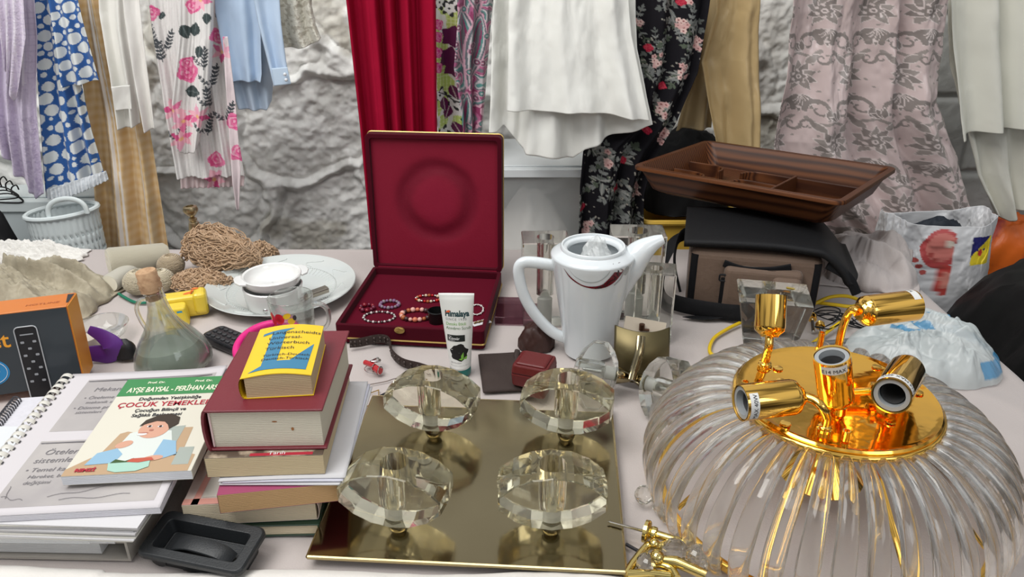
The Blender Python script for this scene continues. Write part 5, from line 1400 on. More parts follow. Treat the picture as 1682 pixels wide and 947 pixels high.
# decanter
dc = G(290, 603, 0.0); dc.z = 0.001
t = thing('glass_decanter', 'conical glass decanter with a loop handle, murky liquid and a cork', 'decanter', dc, rot=(0, R(-5.5), 0))
DG = glass('decanter_glass', (0.96, 0.975, 0.965), 1.45, 0.45)
hzt = 0.132
prof_o = [(0.001, 0.0), (0.050, 0.0), (0.0585, 0.006), (0.060, 0.018), (0.055, 0.036), (0.043, 0.056), (0.030, 0.074), (0.0205, 0.092), (0.0145, 0.108), (0.0125, 0.122), (0.0125, hzt), (0.0145, hzt + 0.002)]
prof_i = [(0.0125, hzt + 0.0025), (0.0105, hzt - 0.002), (0.0105, 0.122), (0.0125, 0.108), (0.0185, 0.092), (0.028, 0.074), (0.041, 0.056), (0.053, 0.0355), (0.058, 0.018), (0.0565, 0.0075), (0.049, 0.003), (0.001, 0.003)]
mb = MB(); mb.lathe(prof_o + prof_i, 64, cap=False); mb.build('flask', DG, t)
mb = MB(); mb.lathe([(0.001, 0.0036), (0.0485, 0.0036), (0.0558, 0.008), (0.0572, 0.018), (0.0525, 0.035), (0.0470, 0.0445), (0.001, 0.0445)], 56, cap=False)
mb.build('murky_liquid', mat('murky_liquid', (0.36, 0.40, 0.34), 0.25, trans=0.35, ior=1.33, alpha=1.0), t)
corkm = mat('cork', (0.52, 0.33, 0.19), 0.85, col2=(0.38, 0.22, 0.12), scale=120, bump=0.5, bscale=200, lo=0.45, hi=0.7)
mb = MB(); mb.lathe([(0.0098, hzt - 0.010), (0.0100, hzt + 0.004), (0.0165, hzt + 0.006), (0.0160, hzt + 0.010), (0.0172, hzt + 0.013), (0.0158, hzt + 0.017), (0.0168, hzt + 0.022), (0.0150, hzt + 0.026), (0.0155, hzt + 0.037), (0.0140, hzt + 0.039), (0.001, hzt + 0.0385)], 32); mb.build('cork_stopper', corkm, t)
mb = MB(); mb.tube(smoothpath([(-0.0115, 0, 0.124), (-0.024, 0, 0.122), (-0.033, 0, 0.108), (-0.032, 0, 0.088), (-0.028, 0, 0.070), (-0.033, 0, 0.057), (-0.040, 0, 0.056)], 6), 0.0036, 12); mb.build('handle', DG, t)
mb = MB(); mb.tube(smoothpath([(0.0575, 0, 0.022), (0.056, -0.004, 0.042), (0.042, -0.008, 0.066), (0.028, -0.010, 0.095), (0.021, -0.010, 0.125), (0.020, -0.010, 0.146)], 6), 0.0026, 10); mb.build('glass_spout', DG, t)
# ================================================================ CENTRE: JEWELLERY CASE, TUBE, JUG, CRYSTAL
vel = mat('maroon_velvet', (0.060, 0.0015, 0.008), 0.9, sheen=0.05, spec=0.15, bump=0.1, bscale=300)
lin = mat('crimson_lining', (0.19, 0.006, 0.024), 0.62, sheen=0.0, spec=0.25, col2=(0.155, 0.005, 0.018), scale=10, bump=0.15, bscale=250)
lin_i = mat('crimson_imprint', (0.125, 0.004, 0.016), 0.7, sheen=0.3)
goldt = mat('gold_trim', (0.60, 0.42, 0.14), 0.4, 0.9)
BX = Vector((-0.302, 1.176, 0.0005)); bA = R(-6.0); bw_, bd_, bh_ = 0.257, 0.250, 0.034
t = thing('jewellery_case', 'open dark red velvet case with a gold-edged lid standing upright', 'case', BX, bA)
mb = MB(); o1 = rrect(bw_, bd_, 0.006, 3, cx=bw_ / 2, cy=bd_ / 2); o2 = rrect(bw_ - 0.014, bd_ - 0.014, 0.004, 3, cx=bw_ / 2, cy=bd_ / 2); n = len(o1)
rings = [(o1, 0.0), (o1, bh_), (o2, bh_), (o2, 0.019)]
vs = [(x, y, z) for o, z in rings for x, y in o]; fs = [tuple(reversed(range(n)))]
for i in range(3):
    for k in range(n): fs.append((i * n + k, i * n + (k + 1) % n, (i + 1) * n + (k + 1) % n, (i + 1) * n + k))
fs.append(tuple(3 * n + k for k in range(n)))
mb.add(vs, fs); mb.build('case_tray', vel, t, bevel=0.0012)
mb = MB(); mb.box((bw_ / 2, bd_ / 2, 0.0198), (bw_ - 0.015, bd_ - 0.015, 0.0012)); mb.build('tray_lining', mat('deep_lining', (0.095, 0.002, 0.012), 0.9, sheen=0.05, spec=0.1), t)
mb = MB(); mb.tube([(x, y, 0.009) for x, y in rrect(bw_ + 0.001, bd_ + 0.001, 0.006, 3, cx=bw_ / 2, cy=bd_ / 2)], 0.0016, 6, closed=True); mb.build('gold_piping', goldt, t)
cl = thing('clasp', '', '', (bw_ * 0.44, -0.0015, bh_ - 0.004)); del cl['label'], cl['category']; cl.parent = t
mb = MB(); mb.lathe([(0.0, 0), (0.006, 0), (0.006, 0.002), (0.0, 0.003)], 14, M=Rx(R(90)), sx=1.5); mb.tube([(-0.006, -0.002, 0.003), (0, -0.0035, 0.006), (0.006, -0.002, 0.003)], 0.0012, 6); mb.build('clasp_plate', goldt, cl)
# lid
lidA = R(2.0)
ld = bpy.data.objects.new('lid', None); C.objects.link(ld); ld.parent = t; ld.location = (0, bd_ + 0.001, bh_ - 0.004); ld.rotation_euler = (lidA * -1, 0, 0)
lh, lt = 0.268, 0.030
mb = MB()
o1 = rrect(bw_, lh, 0.008, 4, cx=bw_ / 2, cy=lh / 2); o2 = rrect(bw_ - 0.016, lh - 0.016, 0.006, 4, cx=bw_ / 2, cy=lh / 2); n = len(o1)
rings = [(o1, lt), (o1, 0.0), (o2, 0.0), (o2, 0.010)]
vs = [(x, z, y) for o, z in rings for x, y in o]; fs = [tuple(range(n))]
for i in range(3):
    for k in range(n): fs.append((i * n + k, (i + 1) * n + k, (i + 1) * n + (k + 1) % n, i * n + (k + 1) % n))
mb.add(vs, fs); mb.build('lid_shell', vel, ld, bevel=0.001, fix=True)
# lining sheet with a round plate's imprint pressed into it
n1, n2 = 120, 120
U, V = np.meshgrid(np.linspace(0.007, bw_ - 0.007, n1), np.linspace(0.007, lh - 0.007, n2))
rr = np.hypot(U - bw_ * 0.51, (V - lh * 0.52) * 0.98)
rr = rr * (1 + 0.10 * (fbm(U * 22, V * 22, 31, 2) - 0.5)); dep = 0.0035 * np.exp(-((rr - 0.066) / 0.014) ** 2) - 0.0018 * np.exp(-(rr / 0.045) ** 4) + 0.0010 * (fbm(U * 40, V * 40, 3, 3) - 0.5) * np.exp(-((rr - 0.05) / 0.02) ** 2) + 0.0008 * (fbm(U * 14, V * 10, 9, 3) - 0.5)
colr = np.empty(U.shape + (3,)); colr[:] = (0.21, 0.008, 0.026)
k_ = (0.62 * np.exp(-((rr - 0.064) / 0.018) ** 4))[..., None]; colr = colr * (1 - k_) + np.array((0.115, 0.003, 0.014)) * k_
k_ = (0.5 * np.exp(-(rr / 0.040) ** 6))[..., None]; colr = colr * (1 - k_) + np.array((0.25, 0.010, 0.035)) * k_
gridmesh('lid_lining', np.stack([U, 0.008 + dep, V], 2), mat('lid_lining', (0.2, 0.01, 0.03), 0.6, sheen=0.0, spec=0.25, attr='print', bump=0.12, bscale=260), ld, col=colr)
mb = MB(); mb.tube([(x, 0.006 + lt * 0.55, z) for x, z in rrect(bw_ + 0.001, lh + 0.001, 0.008, 4, cx=bw_ / 2, cy=lh / 2)], 0.0015, 6, closed=True); mb.build('gold_piping', goldt, ld)
mb = MB(); mb.box((bw_ * 0.5, 0.008, 0.004), (bw_ - 0.02, 0.022, 0.0015)); mb.build('hinge_flap', lin, ld)
def inbox(px, py, z=0.0208): return G(px, py, z)
# strings of beads inside the case
def beads(name, c, rx, ry, br, n, mats, label, grp='bracelets in the jewellery case', tilt=(0, 0, 0), a0=0, a1=2 * PI, lift=0.0):
    t = thing(name, label, 'bracelet', c, rot=tilt, group=grp)
    per = {}
    for k in range(n):
        a = a0 + (a1 - a0) * k / (n if abs(a1 - a0 - 2 * PI) < 1e-6 else n - 1)
        mb = MB(); mb.ball((rx * math.cos(a), ry * math.sin(a), br * 1.0 + lift), br * (1.05 - 0.12 * (k % 3)), 10, 7, sc=(1, 1, 0.95)); mb.build('bead', mats[k % len(mats)], t)
    return t
def jm(n, c, r=0.25, me=0.0): return mat(n, c, r, me)
pearl = jm('pearl', (0.62, 0.57, 0.55), 0.2); hem = jm('hematite', (0.10, 0.08, 0.08), 0.2, 0.6); coral = jm('coral_bead', (0.60, 0.18, 0.10), 0.3); pinkb = jm('pink_bead', (0.68, 0.38, 0.32), 0.3); amber = jm('amber_bead', (0.35, 0.10, 0.03), 0.2); wineb = jm('wine_bead', (0.12, 0.01, 0.03), 0.2); greyb = jm('smoky_bead', (0.22, 0.17, 0.20), 0.15); silv = jm('silver', (0.6, 0.58, 0.55), 0.25, 1.0); bone = jm('bone_bead', (0.62, 0.50, 0.36), 0.4)
beads('pearl_bracelet', inbox(623, 522), 0.0275, 0.020, 0.0024, 34, [pearl, hem], 'pearl and dark bead bracelet lying flat in the near left of the case')
beads('amethyst_bracelet', inbox(640, 502), 0.017, 0.015, 0.0036, 16, [greyb, jm('violet_bead', (0.20, 0.10, 0.20), 0.15)], 'smoky violet chip bracelet in a crumpled ring behind the pearl one')
beads('wine_beads', inbox(603, 508), 0.012, 0.012, 0.0042, 9, [wineb, jm('dark_red_bead', (0.20, 0.01, 0.02), 0.2)], 'dark wine bead bracelet at the left side of the case')
beads('coral_bracelet', inbox(684, 520), 0.0265, 0.020, 0.0046, 20, [coral, pinkb, amber, jm('dark_bead', (0.05, 0.02, 0.02), 0.3), pinkb], 'coral, pink and brown bead bracelet in the near middle of the case')
beads('bead_tangle', inbox(704, 492), 0.023, 0.013, 0.0030, 24, [silv, jm('ruby_bead', (0.45, 0.01, 0.01), 0.15), amber, bone], 'red and silver bead bracelet at the back middle of the case')
beads('silver_chain', inbox(783, 510), 0.012, 0.020, 0.0022, 22, [silv, pearl], 'fine silver chain right of the cosmetic tube in the case')
mb = MB(); mb.lathe([(0.014, 0), (0.015, 0.004), (0.0165, 0.022), (0.0145, 0.023), (0.013, 0.006), (0.0125, 0.003), (0.001, 0.003)], 28, cap=True); o = mb.build('black_bangle', jm('black_gloss2', (0.008, 0.008, 0.008), 0.2)); o.location = inbox(718, 528); tag(o, 'small black gloss pot beside the coral bracelet, half behind the tube', 'pot')
ec = inbox(790, 530); t = thing('earring_card', 'folded white card with bronze earrings at the right of the case', 'card', ec, R(28))
mb = MB(); mb.box((0, 0, 0.0008), (0.034, 0.016, 0.0008)); mb.build('card', paper, t)
mb = MB()
for k in range(6): mb.ball((-0.012 + 0.004 * k, 0.001 * (k % 2), 0.003), 0.0022, 8, 5)
mb.build('earrings', jm('bronze', (0.30, 0.20, 0.10), 0.35, 1.0), t)

# cosmetic tube
tb = G(757, 611, 0.0); TH = 0.142
t = thing('cosmetic_tube', 'white face scrub tube standing on its teal cap in front of the jewellery case', 'tube', tb + Vector((0, 0, 0.0005)), rot=(R(2), R(-1.0), R(-3)))
capm = mat('teal_cap', (0.0, 0.16, 0.14), 0.35); tubem = mat('tube_white', (0.80, 0.81, 0.78), 0.28, coat=0.2)
mb = MB(); mb.lathe([(0.0158, 0.0), (0.0165, 0.001), (0.0168, 0.013), (0.0160, 0.0135)], 40); mb.build('cap', capm, t)
rows = 34; cols_ = 64; Pt = np.zeros((rows + 1, cols_, 3))
def tub(a, f):
    rx = 0.0168 + (0.0275 - 0.0168) * f; ry = 0.0168 * (1 - f) ** 0.75 + 0.0012
    if f > 0.955: ry = 0.0012
    return rx * math.cos(a), ry * math.sin(a)
for i in range(rows + 1):
    f = i / rows
    for k in range(cols_):
        x, y = tub(2 * PI * k / cols_, f); Pt[i, k] = (x, y, 0.0136 + (TH - 0.0136) * f)
Pt = np.concatenate([np.stack([np.zeros(cols_), np.zeros(cols_), np.full(cols_, 0.0136)], 1)[None], Pt, np.stack([Pt[-1, :, 0], Pt[-1, :, 1] * 0.02, Pt[-1, :, 2]], 1)[None]], 0)
gridmesh('tube_body', Pt, tubem, t, wrap=True)
def tfn(u, v, e=0.0003):
    f = max(0.0, min(0.95, (v - 0.0136) / (TH - 0.0136)))
    rx = 0.0168 + (0.0275 - 0.0168) * f; ry = 0.0168 * (1 - f) ** 0.75 + 0.0012
    c_ = max(-0.98, min(0.98, u / rx)); return Vector((u, -ry * math.sqrt(1 - c_ * c_) - e, v))
gr = mat('print_darkgreen', (0.01, 0.05, 0.06), 0.4); lg = mat('print_leafgreen', (0.18, 0.42, 0.06), 0.4)
letters('brand_lettering', [('Himalaya', -0.0188, 0.1060, 0.0135, dict(bold=0.0005, sq=0.76))], gr, t, tfn)
shapes('brand_leaf', [[(-0.0185, 0.1095), (-0.0160, 0.1125), (-0.012, 0.1120), (-0.010, 0.1155), (-0.0125, 0.1160), (-0.016, 0.1145)]], mat('print_redorange', (0.75, 0.12, 0.04), 0.4), t, lambda u, v: tfn(u, v, 0.0006))
letters('tube_lettering', [('SINCE 1930', -0.0180, 0.0992, 0.0056, dict(spacing=1.25, sq=0.95))], gink, t, tfn)
letters('tube_lettering', [('Detoks Etkili', -0.0178, 0.0912, 0.0070, dict(sq=0.86))], lg, t, tfn)
letters('tube_lettering', [('Arındırıcı Scrub', -0.0178, 0.0842, 0.0070, dict(sq=0.86))], mat('print_olive', (0.10, 0.20, 0.08), 0.4), t, tfn)
def dense(x0, y0, x1, y1, nx_=10, ny_=3):
    return [[(x0 + (x1 - x0) * i / nx_, y0 + (y1 - y0) * j / ny_), (x0 + (x1 - x0) * (i + 1) / nx_, y0 + (y1 - y0) * j / ny_), (x0 + (x1 - x0) * (i + 1) / nx_, y0 + (y1 - y0) * (j + 1) / ny_), (x0 + (x1 - x0) * i / nx_, y0 + (y1 - y0) * (j + 1) / ny_)] for i in range(nx_) for j in range(ny_)]
shapes('dark_label', dense(-0.0165, 0.0640, 0.0110, 0.0750), mat('print_charcoal', (0.015, 0.02, 0.02), 0.4), t, tfn)
letters('tube_lettering', [('Yüz', -0.0145, 0.0718, 0.0030), ('Kömür', -0.0145, 0.0672, 0.0060, dict(bold=0.0001)), ('Cilt Bakımı', -0.0145, 0.0648, 0.0022)], mat('print_white', (0.8, 0.8, 0.8), 0.5), t, lambda u, v: tfn(u, v, 0.0007))
q = random.Random(4)
coal = [[(0.001 + rr_ * 0.0135 * math.cos(a) * (1 + 0.12 * math.sin(7 * a)), 0.045 + rr_ * 0.0145 * math.sin(a) * (1 + 0.10 * math.cos(5 * a))) for rr_, a in ((r1, a1), (r2, a1), (r2, a2), (r1, a2))] for r1, r2 in ((0.02, 0.35), (0.35, 0.7), (0.7, 1.0)) for a1, a2 in ((2 * PI * k / 24, 2 * PI * (k + 1) / 24) for k in range(24))]
shapes('charcoal_picture', coal, mat('print_coal', (0.008, 0.008, 0.008), 0.5), t, tfn)
shapes('leaf_picture', [[(0.004, 0.034), (0.008, 0.037), (0.008, 0.046), (0.004, 0.040)], [(0.000, 0.034), (0.008, 0.037), (0.005, 0.032)], [(0.006, 0.034), (0.0135, 0.039), (0.012, 0.033)]], lg, t, lambda u, v: tfn(u, v, 0.0008))
letters('tube_lettering', [('0% Paraben', -0.0125, 0.026, 0.0036), ('Deniz yosunu ve kömür ile 100 ml', -0.0130, 0.0215, 0.0020)], gink, t, tfn)

# leather lace strap
t = thing('leather_strap', 'dark brown laced leather strap winding in front of the case', 'strap')
sp = [W(577, 590, 1.15), W(592, 562, 1.155), W(622, 556, 1.165), W(640, 572, 1.16), W(645, 590, 1.12), W(662, 603, 1.09), W(690, 604, 1.075), W(712, 610, 1.06)]
for p in sp: p.z = max(p.z, 0.010)
sp[0].z = 0.012
lea = mat('dark_leather', (0.028, 0.016, 0.013), 0.55, bump=0.8, bscale=260)
mb = MB(); path = smoothpath(sp, 8); mb.tube(path, 1.0, 10, flat=(0.0035, 0.017), up0=(0, 0, 1)); mb.build('strap_band', lea, t)
mb = MB()
for k in range(2, len(path) - 3, 3): mb.ball(path[k] + Vector((0, -0.0022, 0.003)), 0.0026, 8, 5); mb.ball(path[k] + Vector((0, -0.0022, -0.003)), 0.0022, 8, 5)
mb.build('knotwork', mat('leather_knot', (0.04, 0.026, 0.022), 0.4), t)
# red key clip
kc = G(612, 606, 0.004); t = thing('key_clip', 'red and silver key clip with a thin wire ring beside the maroon book', 'keyring', kc, R(-35))
mb = MB(); mb.tube([(-0.020, 0.004, 0.004), (0.0, 0.002, 0.006), (0.004, 0.0, 0.006)], 0.0045, 10); mb.tube([(0.004, 0, 0.005), (0.020, -0.004, 0.005)], 0.0058, 12); mb.build('red_barrel', mat('red_enamel', (0.42, 0.015, 0.02), 0.2, coat=0.5), t)
mb = MB()
for x in (0.006, 0.019): mb.tube([(x, -0.0058 * math.cos(a) - 0.002, 0.005 + 0.0064 * math.sin(a)) for a in (2 * PI * k / 18 for k in range(18))], 0.0009, 5, closed=True)
mb.tube([(0.002 + 0.016 * math.cos(a), 0.012 * math.sin(a), 0.0005) for a in (2 * PI * k / 30 for k in range(30))], 0.0006, 5, closed=True)
mb.tube(smoothpath([(-0.02, 0.014, 0.0), (-0.008, 0.020, 0.008), (0.004, 0.013, 0.010), (-0.004, 0.002, 0.012)], 6), 0.0018, 8); mb.build('steel_rings', stm, t)
mb = MB(); mb.tube(smoothpath([G(608, 631, 0.001), G(634, 626, 0.001), G(650, 621, 0.001), G(668, 620, 0.001)], 6), 0.0008, 5); o = mb.build('loose_wire', mat('dull_wire', (0.25, 0.2, 0.18), 0.4, 0.7)); tag(o, 'thin loose wire lying between the key clip and the crystal shades', 'wire')
t = thing('stone_bracelet', 'short black bracelet of dark stones at the edge of the brass plate', 'bracelet')
sb = [G(622, 660, 0.009), G(632, 650, 0.009), G(645, 645, 0.009), G(656, 641, 0.009)]
mb = MB(); mb.tube(smoothpath(sb, 5), 1.0, 8, flat=(0.016, 0.003), up0=(0, 0, 1)); mb.build('band', mat('black_leather', (0.01, 0.01, 0.012), 0.5), t)
for k, p in enumerate([G(626, 662, 0.006), G(631, 651, 0.006), G(640, 655, 0.006), G(645, 645, 0.006)]):
    mb = MB(); mb.ball(p, 0.0055, 12, 8, sc=(1, 1, 0.55)); mb.build('stone', jm('dark_stone', (0.06, 0.06, 0.07), 0.15) if k else jm('brown_stone', (0.3, 0.16, 0.05), 0.2), t)
mb = MB()
mb.tube([G(600, 648, 0.001), G(622, 640, 0.001), G(622, 658, 0.001), G(600, 668, 0.001)], 0.0010, 5, closed=True); o = mb.build('wire_triangle', goldt); tag(o, 'small bent brass wire triangle left of the stone bracelet', 'wire')

# brown pouches and ring box
pz = mat('brown_suede', (0.040, 0.026, 0.022), 0.8, bump=0.3, bscale=200)
c_ = G(832, 612, 0.0)
n_ = 40; U, V = np.meshgrid(np.linspace(-1, 1, n_), np.linspace(-1, 1, n_))
sq_ = (1 - np.maximum(np.abs(U), np.abs(V)) ** 8)
P = np.stack([U * 0.041 * (1 + 0.10 * (V < 0) * -V * 0) + 0.006 * V * -1, V * 0.058 + 0.004 * U, 0.002 + 0.007 * sq_ * (1 + 0.4 * (fbm(U * 2, V * 2, 3) - 0.5))], 2)
o = gridmesh('flat_pouch', P, pz, thick=0.002); o.location = c_; tag(o, 'flat dark brown suede pouch under and left of the red ring box', 'pouch')
mb = MB()
rbm = mat('oxblood_leather', (0.115, 0.010, 0.010), 0.42, bump=0.25, bscale=500)
t = thing('ring_box', 'closed oxblood red ring box standing on the brown pouch', 'box', G(878, 640, 0.010) + Vector((0, 0.026, 0.001)), rot=(0, 0, R(-20)))
mb = MB(); mb.prism(rrect(0.056, 0.050, 0.005, 3), 0.0, 0.021, top_scale=1.06); mb.build('box_base', rbm, t, bevel=0.002)
mb = MB(); mb.prism(rrect(0.0595, 0.053, 0.005, 3), 0.0216, 0.036, top_scale=0.93); mb.prism(rrect(0.050, 0.044, 0.004, 3), 0.036, 0.0395, top_scale=0.88); mb.build('box_lid', rbm, t, bevel=0.0022)
# jug position first (used below)
JC = Vector((0.128, 1.142, 0.0))
lump('crumpled_pouch', G(893, 573, 0) + Vector((-0.012, 0.012, 0)), (0.060, 0.050, 0.042), mat('brown_satin', (0.045, 0.018, 0.014), 0.5), 'crumpled brown satin pouch behind the ring box', 'pouch', 22, n=60, amp=0.3, fine=0.08)
mb = MB(); mb.tube(smoothpath([G(850, 596, 0.004), G(848, 585, 0.010), G(850, 575, 0.016)], 4), 0.0045, 8); o = mb.build('suede_toggle', pz); tag(o, 'short brown suede toggle standing beside the crumpled pouch', 'toggle')

# ---- white porcelain jug
t = thing('porcelain_jug', 'white porcelain coffee pot without lid, decorated with a dark red crescent', 'jug', JC)
porc = mat('porcelain', (0.70, 0.74, 0.76), 0.13, coat=0.5)
jp = [(0.001, 0.001), (0.036, 0.001), (0.040, 0.004), (0.0435, 0.030), (0.0495, 0.070), (0.056, 0.110), (0.0615, 0.145), (0.0652, 0.168), (0.0668, 0.1765), (0.0668, 0.1785), (0.0652, 0.1805), (0.0590, 0.1842), (0.0530, 0.1868), (0.0515, 0.1880), (0.0512, 0.1925), (0.0500, 0.1938), (0.0478, 0.1935), (0.0468, 0.1900), (0.0420, 0.1890), (0.0405, 0.1875),
      (0.0400, 0.1830), (0.0560, 0.172), (0.055, 0.145), (0.050, 0.110), (0.0435, 0.070), (0.037, 0.010), (0.001, 0.008)]
mb = MB(); mb.lathe(jp, 72, cap=False); mb.build('jug_body', porc, t)
def jw(px, py, y=0.0): return W(px, py, JC.y + y) - JC
hp = smoothpath([jw(912, 436), jw(880, 431), jw(860, 431), jw(852, 440), jw(854, 462), jw(864, 492), jw(884, 522), (jw(908, 545)), jw(932, 556)], 6)
mb = MB(); mb.tube(hp, 1.0, 16, flat=(0.0185, 0.016), up0=(0, -1, 0)); mb.build('handle', porc, t)
sp_ = smoothpath([jw(1010, 500), jw(1018, 466), jw(1032, 438), jw(1052, 414), jw(1072, 400), jw(1090, 392)], 6)
ns = len(sp_)
mb = MB(); mb.tube(sp_, [float(np.interp(k / (ns - 1), (0, .2, .4, .6, .8, .95, 1), (.010, .022, .0255, .0205, .013, .0085, .0075))) for k in range(ns)], 24, up0=(0, -1, 0)); sp_o = mb.build('spout', porc, t)
def jr(z):
    for (r0, z0), (r1, z1) in zip(jp[:9], jp[1:9]):
        if z0 <= z <= z1 and z1 > z0: return r0 + (r1 - r0) * (z - z0) / (z1 - z0)
    return 0.06
def jugf(px, py, e=0.0006):
    r = 0.06; p = None
    y = -r
    for _ in range(8):
        p = W(px, py, JC.y + y) - JC; r = jr(p.z) + e; y = -math.sqrt(max(1e-6, r * r - p.x * p.x))
    return p
def band(o_pts, i_pts, n=28):
    out_ = []
    for k in range(n):
        a, b = k / n, (k + 1) / n
        q_ = []
        for f, pp_ in ((a, o_pts), (b, o_pts), (b, i_pts), (a, i_pts)):
            x, y = pl(pp_, f); q_.append((float(x), float(y)))
        out_.append(q_)
    return out_
outer = [(p.x, p.y) for p in smoothpath([(926, 441, 0), (938, 458, 0), (960, 471, 0), (985, 474, 0), (1006, 466, 0), (1022, 448, 0), (1029, 428, 0)], 4)]
inner = [(p.x, p.y) for p in smoothpath([(926, 440.5, 0), (939, 456, 0), (960, 469, 0), (985, 469, 0), (1000, 458, 0), (1012, 443, 0), (1016, 431, 0)], 4)]
shapes('crescent_band', band(outer, inner), mat('jug_maroon', (0.14, 0.004, 0.012), 0.25), t, jugf)
qd = random.Random(2); dots = []
for k in range(34):
    f = 0.48 + 0.5 * (k / 34); xo, yo = pl(outer, f); xi, yi = pl(inner, f); g_ = qd.uniform(0.15, 0.85); dots.append(ell(float(xo * g_ + xi * (1 - g_)), float(yo * g_ + yi * (1 - g_)), 1.3, 1.0, qd.uniform(0, 3), 8))
shapes('crescent_speckle', dots, mat('jug_dark', (0.015, 0.008, 0.01), 0.3), t, lambda u, v: jugf(u, v, 0.0009))
in2 = [(p.x, p.y) for p in smoothpath([(934, 441, 0), (945, 455, 0), (965, 464, 0), (985, 462, 0), (1000, 450, 0), (1008, 433, 0)], 4)]
shapes('grey_line', band(in2, [(x - 0.4, y - 1.2) for x, y in in2]), mat('jug_greyline', (0.40, 0.42, 0.42), 0.25), t, jugf)
in3 = [(p.x, p.y) for p in smoothpath([(1008, 468, 0), (1018, 458, 0), (1024, 446, 0), (1032, 436, 0)], 4)]
shapes('grey_line', band(in3, [(x + 1.6, y + 1.0) for x, y in in3]) + band([(1022, 450), (1028, 444), (1030, 436)], [(1028, 452), (1032, 446), (1033, 438)], 6), mat('jug_greyline', (0.40, 0.42, 0.42), 0.25), t, jugf)
# crumpled clear wrap in the opening
pf = film('clear_wrap', (0.85, 0.87, 0.86), 0.42, 0.15)
o = lump('clear_wrap', JC + Vector((0.006, 0.002, 0.174)), (0.056, 0.048, 0.034), pf, 'crumpled clear plastic wrap stuffed into the mouth of the white coffee pot', 'wrap', 41, n=30, amp=0.9, fine=0.16, power=1.2, smooth=False)

# ---- crystal blocks behind the jug
CRY = glass('crystal', (0.975, 0.98, 0.96), 1.52, 0.10)
CRY2 = glass('crystal_warm', (0.985, 0.97, 0.895), 1.52, 0.08)
def crystal_block(c, rz, w_, d_, h_, label, top=1.0, bore=0.012, group='square crystal lamp blocks', skew=0):
    t = thing('crystal_block', label, 'lamp shade', c, rz, group)
    mb = MB(); mb.prism([(-w_ / 2, -d_ / 2), (w_ / 2, -d_ / 2), (w_ / 2, d_ / 2), (-w_ / 2, d_ / 2)], 0, h_, top_scale=top); blk_ = mb.build('block', CRY, None, bevel=0.002, seg=1)
    mb = MB(); mb.lathe([(bore, h_ * 0.35), (bore, h_ + 0.01)], 40); carve(blk_, mb.build('cut', CRY)); blk_.parent = t
    mb = MB(); mb.lathe([(bore * 0.9, 0.0008), (bore * 0.9, h_ * 0.3), (bore * 0.5, h_ * 0.33)], 24); mb.build('lamp_socket', mat('frosted_socket', (0.70, 0.70, 0.66), 0.3, trans=0.2), t)
    return t
crystal_block(Vector((0.058, 1.262, 0.0005)), R(2), 0.078, 0.060, 0.160, 'tall crystal block seen left of the coffee pot, behind its handle', top=1.05, bore=0.015)
crystal_block(Vector((0.222, 1.285, 0.0005)), R(-2), 0.090, 0.060, 0.163, 'tall crystal block behind the spout of the coffee pot', top=1.05, bore=0.018)
crystal_block(Vector((0.243, 1.200, 0.0005)), R(-10), 0.066, 0.052, 0.128, 'shorter crystal block right of the coffee pot, in front of the tall one', top=1.0, bore=0.011)
crystal_block(G(1270, 572, 0.0005) + Vector((0, 0.035, 0)), R(-12), 0.083, 0.068, 0.088, 'tapered crystal block standing between the camera bag and the glass dome', top=1.42, bore=0.012)
# mauve acrylic slab
mb = MB(); mb.box((0, 0, 0.007), (0.085, 0.085, 0.014)); o = mb.build('acrylic_slab', glass('mauve_acrylic', (0.60, 0.45, 0.50), 1.45, 0.4), bevel=0.001, seg=1); o.location = G(858, 530, 0.0) + Vector((-0.005, 0.035, 0.0005)); o.rotation_euler = (0, 0, R(-3)); tag(o, 'flat mauve transparent slab between the case and the coffee pot handle', 'slab')

